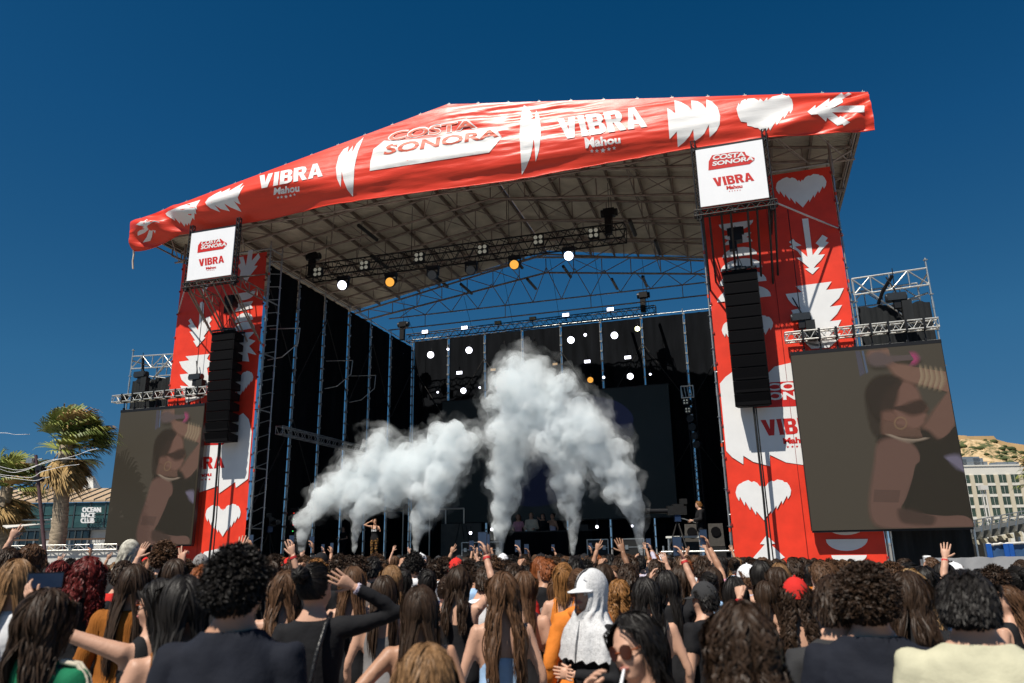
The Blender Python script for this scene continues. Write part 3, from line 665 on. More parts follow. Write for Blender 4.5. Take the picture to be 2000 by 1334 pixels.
PIX.append(('picture_face', [(792, 690), (822, 664), (860, 668), (882, 690), (892, 716), (898, 738), (915, 756), (908, 768), (914, 778), (908, 790), (906, 804), (886, 820), (858, 830), (826, 836), (800, 850), (775, 850), (768, 800), (770, 770), (762, 740)], pic('face', (122, 92, 80)), True))
PIX.append(('picture_glasses', [(806, 752), (850, 742), (892, 728), (912, 745), (906, 764), (870, 772), (840, 764)], pic('glasses', (62, 50, 42)), True))
PIX.append(('picture_hair', [(712, 690), (745, 652), (800, 648), (828, 662), (815, 690), (805, 730), (790, 765), (765, 770), (750, 790), (735, 770), (720, 740)], pic('hair top', (56, 48, 40)), True))
PIX.append(('picture_ear', [(765, 772), (790, 768), (806, 780), (800, 796), (775, 796)], pic('ear', (112, 84, 72)), True))
PIX.append(('picture_neck', [(775, 800), (850, 826), (886, 828), (915, 858), (900, 866), (820, 852), (770, 846)], pic('neck', (104, 80, 68)), True))
PIX.append(('picture_top', [(760, 850), (800, 856), (860, 862), (905, 862), (896, 832), (925, 840), (955, 866), (990, 848), (1020, 820), (1034, 905), (1060, 1030), (1076, 1145), (950, 1130), (850, 1112), (845, 1060), (880, 965), (892, 920), (870, 880), (800, 862), (750, 880)], pic('top', (50, 45, 37)), True))
PIX.append(('picture_arm', [(748, 884), (790, 862), (840, 868), (880, 898), (894, 936), (878, 955), (868, 1000), (845, 1070), (830, 1110), (900, 1124), (980, 1132), (1030, 1130), (1060, 1135), (1078, 1155), (1070, 1168), (1000, 1168), (900, 1172), (800, 1172), (745, 1160), (724, 1120), (724, 1060), (738, 960)], pic('arm', (112, 86, 76)), True))
PIX.append(('picture_tattoo', [(735, 1040), (824, 1042), (818, 1084), (732, 1082)], pic('tattoo', (90, 72, 64)), False))
PIX.append(('picture_tattoo', [(824, 1112), (860, 1112), (900, 1126), (940, 1136), (930, 1160), (880, 1156), (835, 1150)], pic('tattoo dark', (74, 60, 52)), True))
PIX.append(('picture_shirt_mark', [(988, 928), (1030, 925), (1050, 960), (1050, 975), (1015, 950)], pic('lilac mark', (118, 112, 130)), True))
PIX.append(('picture_microphone', [(714, 578), (730, 562), (760, 560), (790, 572), (872, 566), (884, 582), (800, 588), (770, 600), (740, 604), (722, 596)], pic('mic', (96, 84, 82)), True))
PIX.append(('picture_microphone_ring', [(862, 566), (876, 568), (882, 582), (874, 592), (862, 592), (872, 582)], pic('pink', (164, 72, 110)), True))
PIX.append(('picture_earring', ring_px(826, 806, 22, 4), pic('gold', (140, 116, 88)), False))
PIX.append(('picture_necklace', [(790, 845), (830, 858), (880, 862), (912, 856), (912, 861), (880, 867), (830, 864), (790, 851)], pic('pearl', (150, 134, 118)), True))
for s in (1, -1):
    tail = 'on the wing by the castle hill' if s == 1 else 'on the wing by the palms'
    xa, xb, za, zb = 9.72, 13.40, 2.12, 6.78
    off = 0 if s == 1 else (-13.16-9.72)
    if s == -1: xs0, xs1 = -13.16, -9.55
    else: xs0, xs1 = xa, xb
    sc = empty('video_screen', ((xs0+xs1)/2, YS, za), 0, 'large video screen showing a singer with bracelets, '+tail, 'screen')
    def sp(o): o.location = -Vector(sc.location); return o
    sp(MB().box((xs0, YS, za), (xs1, YS+.14, zb)).build('panel_wall', M_SCR, sc))
    mb = MB().box((xs0-.02, YS-.004, zb+.004), (xs1+.02, YS+.18, zb+.10)).box((xs0-.018, YS+.02, za), (xs0-.002, YS+.16, zb)).box((xs1+.002, YS+.02, za), (xs1+.018, YS+.16, zb)).box((xs0, YS+.02, za-.05), (xs1, YS+.16, za-.002))
    sp(mb.build('frame', M_BLACKMET, sc))
    kx = (xs1-xs0)/(xb-xa)
    for i, (nm_, poly, m_, sm) in enumerate(PIX):
        base = smooth_poly(poly, 4) if sm else poly; cx_ = sum(p[0] for p in base)/len(base); cy_ = sum(p[1] for p in base)/len(base); par = None
        for li, grow in enumerate((15, 11, 7, 3, -1) if sm else (3, 0)):
            poly2 = [(x+grow*(x-cx_)/max(8, math.hypot(x-cx_, y-cy_)), y+grow*(y-cy_)/max(8, math.hypot(x-cx_, y-cy_))) for x, y in base]
            pts = [at(u, v, y=YS) for u, v in z4(poly2)]
            q = [Vector((xs0+(min(xb-.01, max(xa+.01, p.x))-xa)*kx, YS-.004-.0026*i-.0005*li, min(zb-.01, max(za+.01, p.z)))) for p in pts]
            o = link(nm_ if par is None else 'soft_edge', ngon_mesh(nm_, [q]), soft(m_, (.14, .2, .3, .42, .7)[li] if sm else (.25, .5)[li]), sc if par is None else par)
            if par is None: sp(o); par = o
    # truss that carries the screen
    tx0, tx1 = (9.62, 13.42) if s == 1 else (-13.55, -9.45)
    tr = truss('screen_truss', (tx0, YS+.02, 7.30), (tx1, YS+.02, 7.32), .24, 12, M_ALU, 'bright box truss carrying the video screen '+tail, r=.024, r2=.013)
    L = -Vector(tr.location)
    for k in range(8):
        x = tx0+.45+k*(tx1-tx0-.8)/7
        o = MB().box((x-.03, YS-.13, 7.16), (x+.03, YS+.17, 7.46)).tube((x, YS+.04, 7.16), (x+.02, YS+.05, 6.90), .018, 5).box((x-.025, YS+.02, 6.89), (x+.03, YS+.09, 6.96)).build('strap', M_BLACKMET, tr); o.location = L
    # scaffold frame behind and outside the screen
    wg = empty('wing_scaffold', (s*12.5, .3, 0), 0, 'scaffold wing with lattice girders and black cloth, '+tail, 'scaffold')
    def wp(o): o.location = -Vector(wg.location); return o
    for x in (11.62, 13.52):
        for y in (.12, 1.4):
            wp(standard(MB(), s*x, y, 0, (9.35 if y < 1 else 8.9) if x > 13 else 8.9).build('standard', M_ALU if y < 1 else M_GALV, wg))
    for y, m_ in ((.12, M_ALU), (1.4, M_GALV)):
        wp(girder(MB(), (s*11.6, y, 8.50), (s*13.52, y, 8.58), .48, 4, .026).build('lattice_girder', m_, wg))
    for z in (1.0, 3., 5., 7.0):
        wp(MB().tube((s*11.62, .12, z), (s*13.52, .12, z), .024, 6).build('ledger', M_GALV, wg)); wp(MB().tube((s*13.52, .12, z), (s*13.52, 1.4, z), .024, 6).build('ledger', M_GALV, wg))
    for a_, b_ in (((11.62, .1, 8.95), (12.95, .1, 7.55)), ((13.52, .12, 8.9), (13.52, 1.4, 8.9)), ((11.7, 1.4, 8.2), (13.5, .3, 8.4))): wp(MB().tube((s*a_[0], *a_[1:]), (s*b_[0], *b_[1:]), .026, 6).build('brace', M_ALU, wg))
    vs = []; nn = 40
    for i in range(nn+1):
        x = 11.66+(13.48-11.66)*i/nn; yy = .22+.02*math.sin(i*1.9)+.012*math.sin(i*.7)
        vs += [(s*x, yy, .2), (s*x, yy, 8.14+.03*math.sin(i*.6))]
    wp(MB().add(vs, [(2*i, 2*i+2, 2*i+3, 2*i+1) for i in range(nn)], True).build('black_cloth', M_GREYCLOTH, wg))
    # motors and bridles on the truss
    for j, (x, z) in enumerate(((12.55, 8.35), (10.1, 8.05))):
        ch = empty('chain_hoist', (s*x, YS+.1, z-.5), 0, 'black chain hoist '+('under the lattice girder ' if j == 0 else 'before the red banner ')+tail, 'hoist')
        for nm2, mb2, m2 in (('motor', MB().box((-.23, -.12, .22), (.23, .12, .42)).tube((-.26, 0, .32), (.26, 0, .32), .11, 10), mat('motor housing', (.05, .055, .06), .35, .5)),
                             ('hook_block', MB().box((-.08, -.08, .0), (.08, .08, .22)).tube((0, 0, .02), (0, 0, -.25), .02, 6), M_BLACKMET),
                             ('chain_bag', MB().box((.1, -.1, -.38), (.34, .1, .2)), M_GREYCLOTH),
                             ('chain', MB().tube((0, 0, .4), (.02*s, -.0, (9.0-z+.5 if j == 0 else 3.6)), .012, 5).tube((.05, 0, .4), (-.14, .1, .95), .02, 5), M_BLACKMET)):
            mb2.build(nm2, m2, ch)
        if j == 0: MB().path([(0, 0, .95), (-.25, .3, .6), (-.35, .55, .35)], .05, 6).build('sling', M_BLACKMET, ch)

# ------------------------------------------------------------------ black side walls and back wall
def cloth_panel(p0, p1, z0, z1, seed):
    """slightly folded cloth sheet between two ground points"""
    p0 = Vector(p0); p1 = Vector(p1); d = p1-p0; nrm = Vector((-d.y, d.x, 0)).normalized(); n = 14; m = 8; vs = []
    for i in range(n+1):
        for j in range(m+1):
            q = p0+d*(i/n); z = z0+(z1-z0)*j/m
            o = .035*noise.noise(Vector((i*.9, j*.25, seed)))*min(1, 3*min(i, n-i)/n+.15)+.02*math.sin(i*1.6+seed)
            vs.append((q.x+nrm.x*o, q.y+nrm.y*o, z))
    return MB().add(vs, [(i*(m+1)+j, (i+1)*(m+1)+j, (i+1)*(m+1)+j+1, i*(m+1)+j+1) for i in range(n) for j in range(m)], True)
def frame_wall(name, label, pts, ztop_, gap, inward):
    """wall of black sheets hung between scaffold uprights, gaps at the uprights"""
    root = empty(name, (pts[0][0], pts[0][1], 0), 0, label, 'stage wall'); L = -Vector(root.location); iv = Vector(inward)
    for k in range(len(pts)-1):
        a = Vector((*pts[k], 0)); b = Vector((*pts[k+1], 0)); d = (b-a).normalized()
        o = cloth_panel(a+d*gap/2, b-d*gap/2, .3, ztop_, k*3.7+len(name)).build('cloth_sheet', M_BLACK, root); o.location = L
    for k, p in enumerate(pts):
        a = Vector((*p, 0))+iv*.05
        mb = MB().tube((a.x-.035*abs(iv.y)-.0, a.y-.035*abs(iv.x), .2), (a.x-.035*abs(iv.y), a.y-.035*abs(iv.x), ztop_+.25), .022, 6)
        mb.tube((a.x+.05*abs(iv.y), a.y+.05*abs(iv.x), .2), (a.x+.05*abs(iv.y), a.y+.05*abs(iv.x), ztop_-.3), .018, 6)
        z = .7
        while z < ztop_: mb.box((a.x-.055, a.y-.055, z), (a.x+.055, a.y+.055, z+.07)); z += .5
        o = mb.build('upright', M_GALV, root); o.location = L
    mb = MB()
    for k in range(len(pts)-1):
        a = Vector((*pts[k], 0))+iv*.16; b = Vector((*pts[k+1], 0))+iv*.16
        for j, z in enumerate((3.5, 8.2)):
            if (k+j) % 2 == 0: mb.tube(a+Vector((0, 0, z)), b+Vector((0, 0, z+3.2)), .022, 6)
            else: mb.tube(a+Vector((0, 0, z+3.2)), b+Vector((0, 0, z)), .022, 6)
    o = mb.build('diagonal_braces', M_DARKSTEEL, root); o.location = L
    mb = MB()
    for k in range(len(pts)-1):
        a = Vector((*pts[k], ztop_+.12)); b = Vector((*pts[k+1], ztop_+.12)); mb.tube(a, b, .024, 6)
    o = mb.build('top_ledger', M_GALV, root); o.location = L
    return root
LWY = [1.0, 3.05, 5.05, 7.15, 9.2, 11.35, 13.95]
lw = frame_wall('side_wall', 'tall black side wall of hung sheets beside the white smoke end of the stage', [(-8.42, y) for y in LWY], 12.45, .12, (1, 0, 0))
rw = frame_wall('side_wall', 'tall black side wall of hung sheets behind the camera operator', [(8.42, y) for y in LWY], 12.45, .12, (-1, 0, 0))
BWX = [-8.36+2.06*k for k in range(9)]
bw = frame_wall('back_wall', 'tall black back wall of hung sheets behind the stage lamps', [(x, 14.0) for x in BWX], 12.75, .12, (0, -1, 0))
# bent pipe brackets on the side wall
mb = MB()
for y, z in ((1.2, 9.9), (5.2, 9.6), (7.3, 9.4)):
    mb.tube((-8.3, y, z), (-7.2, y+.3, z), .022, 6).path([(-7.2, y+.3, z), (-7.25, y+.3, z-.6), (-7.8, y+.15, z-1.1), (-8.3, y, z-1.2)], .02, 6)
o = mb.build('pipe_bracket', M_GALV, lw); o.location = -Vector(lw.location)
truss('side_truss', (-7.6, 1.2, 6.05), (-7.6, 7.5, 6.05), .28, 14, M_GALV, 'grey box truss hung low along the black side wall', r=.022, r2=.012)
for k in range(4):   # little frames on top of the left wall, under the eave
    pass
# ------------------------------------------------------------------ video wall at the back of the stage
vw = empty('video_wall', (-.65, 13.5, 3.1), 0, 'huge dark video wall behind the smoke columns', 'screen')
V = -Vector(vw.location)
o = MB().box((-6.4, 13.45, 3.1), (5.12, 13.6, 9.18)).build('panel_wall', mat('dark video wall', (.010, .012, .013), .45, 0, .2, 1.0, spec=.3, emit=.25, ecol=(18, 26, 30)), vw); o.location = V
o = link('picture_glow', ngon_mesh('picture_glow', [[at(u, v, y=13.43) for u, v in smooth_poly([(1010, 830), (1060, 770), (1140, 768), (1220, 800), (1236, 850), (1180, 880), (1130, 930), (1090, 980), (1010, 985), (960, 930)], 5)]]), mat('screen image deep blue', (.004, .006, .016), .5, 0, .5, .6, emit=.3, ecol=(14, 19, 44)), vw); o.location = V
o = link('picture_glow', ngon_mesh('picture_glow', [[at(u, v, y=13.42) for u, v in smooth_poly([(1090, 790), (1140, 775), (1200, 782), (1235, 810), (1226, 835), (1160, 838), (1105, 820)], 5)]]), mat('screen image pale blue', (.007, .009, .02), .5, 0, .4, .8, emit=.3, ecol=(30, 36, 66)), vw); o.location = V
o = MB().box((-6.44, 13.47, 3.04), (5.16, 13.63, 3.095)).box((-6.44, 13.47, 9.185), (5.16, 13.63, 9.24)).build('frame', M_BLACKMET, vw); o.location = V

# ------------------------------------------------------------------ lighting
M_LENS_W = mat('lit white lamp lens', (1, 1, 1), .3, 0, 0, emit=4.0, ecol=(240, 240, 255))
M_LENS_Y = mat('lit amber lamp lens', (.6, .35, .08), .3, 0, .3, 60, emit=.8, ecol=(255, 178, 70))
M_LENS_O = mat('unlit lamp lens', (.10, .11, .12), .25, 0, .1, 30)
M_LENS_G = mat('pale blinder lens', (.55, .55, .50), .25, .2, .1, 30, emit=.15, ecol=(220, 220, 200))
M_LENS_R = mat('dim red lamp lens', (.5, .1, .05), .3, 0, 0, emit=.5, ecol=(210, 90, 60))
ft = truss('lighting_truss', (-7.9, 3., 12.70), (4.95, 3., 12.60), .55, 22, M_BLACKMET, 'black front lighting truss with blinders under the roof', r=.03, r2=.016)
rt_ = truss('lighting_truss', (-8.0, 12.5, 12.50), (4.9, 12.5, 12.62), .36, 26, M_DARKSTEEL, 'thin rear truss with little floodlights above the black back wall', r=.024, r2=.013)
mb = MB()
for x in (-7.2, -3.4, .6, 4.5): mb.tube((x, 3., 12.9), (x, 3., zr(x)-.2), .012, 5)
o = mb.build('chain', M_BLACKMET, ft); o.location = -Vector(ft.location)
for x in (-7.6, -4.4, -2.2, .2, 2.4, 4.6):
    o = MB().tube((x, 12.5, 12.6), (x, YR-.2, zr(x)-.3), .010, 5).build('wire', M_BLACKMET, rt_); o.location = -Vector(rt_.location)
def face(loc):
    d = (CAM-Vector(loc)); d.z = 0
    return math.atan2(d.x, -d.y)
def moving_head(u, v, y, r_px, lens, label, group=None):
    p = at(u, v, y=y); D = (p-CAM).dot(CF); r = r_px*D/FPX
    e = empty('moving_head', p, 0, label, 'stage lamp', group)
    ax = Vector((.12, -1, -.35)).normalized()
    MB().disc((0, 0, 0), ax, r*1.08, r*.9, 18).build('housing', M_BLACKMET, e)
    MB().disc(ax*(r*.5), ax, r*.95, r*.12, 20).build('lens', lens, e)
    MB().box((-r*1.35, -r*.2, -r*.2), (-r*1.15, r*.4, r*1.5)).box((r*1.15, -r*.2, -r*.2), (r*1.35, r*.4, r*1.5)).box((-r*1.35, -r*.5, r*1.4), (r*1.35, r*.7, r*1.95)).build('yoke', M_BLACKMET, e)
    return e
for u, v, lens, lb in ((670, 557, M_LENS_W, 'lit white moving head lamp at the end of the front truss by the side wall'), (763, 551, M_LENS_Y, 'lit amber moving head lamp nearer the side wall'),
                       (845, 537, M_LENS_O, 'unlit moving head lamp beside the amber one'), (920, 528, M_LENS_O, 'unlit moving head lamp under the middle blinder'),
                       (1005, 517, M_LENS_Y, 'lit amber moving head lamp in the middle of the front truss'), (1111, 500, M_LENS_W, 'lit white moving head lamp at the open end of the front truss')):
    moving_head(u, v, 2.75, 9.2, lens, lb)
for i, (u, v) in enumerate(((620, 531), (711, 518), (818, 502), (942, 487), (1051, 468), (1159, 455))):
    p = at(u, v, y=2.6); e = empty('blinder', p, 0, 'black four-lens blinder lamp clamped on the front truss', 'stage lamp', 'blinders on the front truss'); h = .19
    MB().box((-h, 0, -h), (h, .14, h)).box((-.03, .1, -.1), (.03, .3, .1)).build('housing', M_BLACKMET, e)
    for a in (-1, 1):
        for b in (-1, 1): MB().disc((a*.095, -.012, b*.095), (0, 1, 0), .072, .03, 14).build('lens', M_LENS_G, e)
for i, (u, v, lit) in enumerate(((830, 648, 1), (907, 640, 1), (972, 630, 0), (1040, 622, 0), (1105, 615, 1), (1192, 604, 1))):
    p = at(u, v, y=12.2); e = empty('floodlight', p, 0, 'small '+('lit' if lit else 'unlit')+' rectangular floodlight on the rear truss', 'stage lamp', 'lit floodlights on the rear truss' if lit else 'unlit floodlights on the rear truss')
    MB().box((-.17, .0, -.09), (.17, .12, .09)).box((-.02, .05, -.3), (.02, .09, -.09)).build('housing', M_BLACKMET, e)
    MB().box((-.155, -.012, -.075), (.155, -.002, .075)).build('lens', M_LENS_W if lit else mat('dull floodlight lens', (.35, .32, .22), .4, 0, .1, 8), e)
cnt = {}
for u, v, r, kind in ((841, 693, 6.6, 'w'), (916, 684, 6.6, 'w'), (983, 678, 6.4, 'o'), (1043, 672, 6.4, 'o'), (1115, 664, 7, 'w'), (1200, 655, 7, 'w'), (905, 763, 5.6, 'w'), (1153, 742, 6, 'y'), (1231, 735, 6.2, 'w'),
                      (786, 691, 2.4, 's'), (875, 682, 2.4, 's'), (1143, 654, 3.0, 's'), (1245, 642, 4.6, 'f'), (855, 766, 2, 's'), (937, 757, 2, 's'), (1179, 737, 2.6, 's'), (1270, 731, 2.2, 's'), (971, 757, 4, 'r'),
                      (897, 728, 6, 'q'), (963, 722, 5.5, 'p'), (1147, 706, 6, 'q'), (1226, 698, 6.4, 'q'), (1084, 711, 5, 'p'), (919, 1041, 3, 's'), (961, 1034, 3, 's'), (1166, 1029, 3, 's'), (1235, 1027, 2.4, 's')):
    y = 12.9 if v < 900 else 8.
    p = at(u, v, y=y); D = (p-CAM).dot(CF); q = r*D/FPX
    nmk, lb, ln, gp = {'w': ('wash_light', 'round lit white wash light before the black back wall', M_LENS_W, 'lit wash lights before the back wall'), 'o': ('wash_light', 'round unlit wash light before the black back wall', M_LENS_O, 'unlit wash lights before the back wall'),
                   'y': ('wash_light', 'round amber wash light before the black back wall', M_LENS_Y, None), 's': ('spotlight', 'tiny lit white spotlight before the black back wall' if v < 900 else 'tiny lit white spotlight on the stage floor', M_LENS_W, 'tiny spotlights before the back wall' if v < 900 else 'tiny spotlights on the stage floor'),
                   'f': ('spotlight', 'dazzling greenish spotlight at the top of the back wall', mat('dazzling lens', (1, 1, .8), .3, 0, 0, emit=14, ecol=(255, 255, 190)), None), 'r': ('wash_light', 'dim red wash light seen through the smoke top', M_LENS_R, None),
                   'q': ('strobe', 'lit rectangular strobe before the black back wall', M_LENS_W, 'lit strobes before the back wall'), 'p': ('strobe', 'dim warm rectangular strobe near the smoke top', mat('dim warm lens', (.6, .45, .3), .4, 0, 0, emit=.5, ecol=(230, 190, 140)), 'dim strobes near the smoke top')}[kind]
    e = empty(nmk, p, 0, lb, 'stage lamp', gp)
    ax = (CAM-p).normalized()
    if kind in 'qp':
        MB().box((-q, .01, -q*.5), (q, .12, q*.5)).box((-.02, .04, q*.5), (.02, .08, q*.5+.25)).build('housing', M_BLACKMET, e); MB().box((-q*.95, -.004, -q*.45), (q*.95, .006, q*.45)).build('lens', ln, e)
    else:
        MB().disc(-ax*(q*.6+.012), ax, q*1.05, q*1.2, 18).box((-.02, q*.8, 0), (.02, q*.8+.04, q+.2)).build('housing', M_BLACKMET, e)
        MB().disc(ax*.005, ax, q*.96, .02, 20).build('lens', ln, e)
# hoists hanging from the roof
for u, v, y, lb in ((612, 505, 3., 'black chain hoist above the front truss by the side wall'), (1190, 420, 3., 'black chain hoist above the open end of the front truss'), (1257, 580, 12.4, 'black chain hoist above the rear truss end near the red tower'), (788, 637, 12.4, 'black chain hoist at the corner of side wall and back wall')):
    p = at(u, v, y=y); e = empty('chain_hoist', p, 0, lb, 'hoist')
    MB().box((-.2, -.15, -.05), (.2, .15, .22)).tube((-.3, 0, .08), (.3, 0, .08), .14, 10).build('motor', M_BLACKMET, e)
    MB().box((-.17, -.1, -.75), (.07, .1, -.05)).build('chain_bag', M_BLACKMET, e)
    MB().tube((0, 0, .2), (0, 0, max(.5, zr(p.x)-p.z-.3) if y < 5 else 1.4), .012, 5).tube((0.1, 0, -.05), (.1, 0, -.6), .012, 5).build('chain', M_BLACKMET, e)
# fixture tower at the side, near the right-hand red tower
p = at(1352, 800, y=6.5); e = empty('light_ladder', (p.x, p.y, DECK), 0, 'ladder of stage lamps with a small white truss end, beside the camera operator', 'stage lamp')
ch, lc = truss_mb(Vector((0, 0, 0)), Vector((0, 0, p.z-DECK+.9)), .3, 14, .025, .012, Vector((0, 1, 0)))
for c in ch: lc.add(c.v, c.f, True)
lc.build('ladder_truss', M_BLACKMET, e)
sq = MB(); h = .22; zc = p.z-DECK+.62
for a, b in (((-h, -h), (h, -h)), ((h, -h), (h, h)), ((h, h), (-h, h)), ((-h, h), (-h, -h))): sq.tube((a[0]-.1, -.35, zc+a[1]), (b[0]-.1, -.35, zc+b[1]), .025, 6)
for k in range(4): sq.tube((-h-.1+k*.11, -.35, zc+h), (-h-.05+k*.11, -.35, zc-h), .012, 5)
sq.build('truss_end', M_ALU, e)
for k in range(6):
    z = p.z-DECK+.25-k*.32; xo = .05+.05*k
    lm = MB().disc((xo-.2, -.25, z), (-.3, -1, 0), .14, .22, 14).build('lamp_head', M_BLACKMET, e)
    if k < 2:
        for a in (-.05, .05):
            for b in (-.05, .05): MB().disc((xo-.2-.04+a, -.375, z+b), (-.3, -1, 0), .03, .02, 8).build('lens', M_LENS_G, lm)

# ------------------------------------------------------------------ things on the stage
M_CASE = mat('black flight case', (.015, .015, .015), .5, 0, .2, 8)
for u, y in ((920, 5.), (961, 5.), (1168, 4.), (1238, 4.)):
    p = at(u, 1080, y=y); e = empty('flight_case', (p.x, y, DECK), 0, 'black flight case with aluminium edges '+('before the grey flat panel' if u < 1000 else 'behind the inward curling smoke jets'), 'case', 'flight cases '+('before the grey panel' if u < 1000 else 'behind the curling jets'))
    MB().box((-.36, 0, 0), (.36, .5, .62)).build('body', M_CASE, e)
    mb = MB()
    for x in (-.37, .34): mb.box((x, -.012, 0), (x+.03, .02, .65))
    mb.box((-.37, -.014, .62), (.37, .02, .65)).box((-.34, -.01, .36), (.34, .02, .385)); mb.build('edge_trim', M_GALV, e)
    for x in (-.22, .22): MB().box((x-.05, -.03, .30), (x+.05, -.012, .44)).build('latch', M_GALV, e)
p = at(1080, 1030, y=8.5)
e = empty('dj_booth', (p.x-.3, 8.5, DECK), 0, 'black booth counter with draped front in the middle of the stage', 'booth')
MB().box((-1.9, 0, 0), (1.9, .9, 1.02)).build('front', M_BLACK, e); MB().box((-1.95, -.04, 1.02), (1.95, .95, 1.07)).build('counter_top', M_CASE, e)
MB().box((.9, .2, 1.07), (1.7, .7, 1.28)).build('mixer', M_CASE, e)
p = at(898, 1060, y=10.); e = empty('screen_flat', (p.x, 10., DECK), 0, 'plain grey flat panel with stand struts behind the flight cases', 'panel')
MB().box((-.9, 0, 0), (1.0, .05, 1.5)).build('board', mat('grey board', (.10, .10, .09), .7, 0, .2, 3), e)
MB().tube((-.3, -.2, 0), (0, -.02, 1.5), .02, 6).tube((.4, -.2, 0), (.1, -.02, 1.5), .02, 6).tube((.7, -.3, 0), (.3, -.02, 1.4), .02, 6).build('strut', M_DARKSTEEL, e)
def tripod_camera(name, x, y, z0, rz, label):
    e = empty(name, (x, y, z0), rz, label, 'camera')
    for a in range(3):
        t = a*2*PI/3+.5; mb = MB().tube((0, 0, 1.15), (.42*math.cos(t), .42*math.sin(t), .0), .022, 6); mb.build('leg', M_DARKSTEEL, e)
    MB().box((-.09, -.09, 1.1), (.09, .09, 1.3)).build('fluid_head', mat('blue grey metal', (.03, .06, .14), .4, .4), e)
    MB().box((-.12, -.3, 1.3), (.12, .28, 1.56)).box((-.1, -.12, 1.56), (.1, .2, 1.62)).build('camera_body', M_CASE, e)
    MB().tube((0, -.3, 1.42), (0, -.82, 1.42), .075, 12).tube((0, -.82, 1.42), (0, -.95, 1.42), .09, 12).build('lens', M_BLACKMET, e)
    MB().tube((.05, .1, 1.2), (.15, .75, .98), .016, 6).build('pan_bar', M_GALV, e)
    MB().box((-.12, .12, 1.62), (.08, .32, 1.78)).build('viewfinder', M_CASE, e)
    return e
p = at(1328, 1080, y=2.2); tripod_camera('broadcast_camera', p.x, 2.2, DECK, -1.25, 'broadcast camera on a tripod in front of the standing operator in jeans')
p = at(524, 1070, y=2.0); tripod_camera('broadcast_camera', p.x, 2.0, DECK, .9, 'broadcast camera on a tripod by the black side wall')
p = at(1335, 1060, y=2.6); e = empty('work_table', (p.x, 2.8, DECK), 0, 'white topped table beside the camera tripod', 'table')
MB().box((-.55, 0, .62), (.55, .5, .68)).build('table_top', mat('white laminate', (.75, .75, .72), .4, 0, .05, 3), e)
for x in (-.5, .45):
    for y in (.02, .42): MB().box((x, y, 0), (x+.05, y+.05, .62)).build('leg', M_GALV, e)
MB().box((-.3, .05, .0), (.5, .45, .5)).build('drawer_case', M_CASE, e)
for u, lb in ((1353, 'dark monitor speaker between table and operator'), (1400, 'dark monitor speaker behind the operator, by the red tower')):
    p = at(u, 1060, y=3.4); e = empty('monitor_speaker', (p.x, 3.4, DECK+.35), 0, lb, 'speaker')
    MB().hexa([(-.24, 0, 0), (.24, 0, 0), (.24, .4, 0), (-.24, .4, 0), (-.22, .06, .7), (.22, .06, .7), (.22, .4, .7), (-.22, .4, .7)]).build('cabinet', mat('speaker grey', (.05, .045, .04), .6, 0, .2, 12), e)
    MB().disc((0, .0, .45), (0, 1, 0), .15, .03, 18).build('cone', M_GRILLE, e)
    MB().box((-.26, -.02, -.35), (.26, .45, -.02)).build('stand_case', M_CASE, e)
e = empty('guard_rail', (6.9, .15, 0), 0, 'low galvanised pipe guard rail at the foot of the red tower, before the operator', 'railing')
x0, x1 = at(1296, 1078, y=.1).x, at(1448, 1075, y=.1).x; z_ = at(1360, 1077, y=.1).z
for dx in (x0, x0+.15, x1-.12, x1, x1+.12): MB().tube((dx-6.9, -.05, 0), (dx-6.9, -.05, z_+.16), .027, 8).build('post', M_GALV, e)
MB().tube((x0-.05-6.9, -.11, z_), (x1+.15-6.9, -.11, z_), .027, 8).tube((x1-1-6.9, -.11, .9), (x1-6.9, -.11, z_-.1), .024, 8).build('rail', M_GALV, e)
e = empty('amplifier_rack', (-7.2, 3.4, DECK), 0, 'tall black rack with little red and green lamps by the side wall', 'rack')
p = at(566, 1040, y=3.4); e.location = (p.x, 3.4, DECK)
MB().box((-.32, 0, 0), (.32, .6, 2.0)).build('cabinet', M_CASE, e)
for k in range(8):
    MB().box((-.28, -.02, .2+k*.22), (.28, -.002, .36+k*.22)).build('unit', M_BLACKMET, e)
    MB().box((.12, -.03, .27+k*.22), (.16, -.021, .29+k*.22)).build('indicator', mat('red indicator' if k % 2 else 'green indicator', (.6, .05, .03) if k % 2 else (.05, .5, .1), .4, 0, 0, emit=1.5, ecol=(255, 60, 40) if k % 2 else (80, 255, 120)), e)
# white door frames seen through the smoke
for u, y in ((752, 11.), (870, 11.)):
    p = at(u, 1060, y=y); e = empty('metal_frame', (p.x, y, DECK), 0, 'bright upright metal frame seen through the smoke '+('behind the dancer' if u < 800 else 'behind the third smoke jet'), 'frame')
    mb = MB()
    for x in (-.8, .0, .9): mb.tube((x, 0, 0), (x, 0, 2.2), .035, 7)
    mb.build('uprights', M_ALU, e); MB().tube((-.8, 0, 2.2), (.9, 0, 2.2), .04, 7).build('top_bar', M_ALU, e)

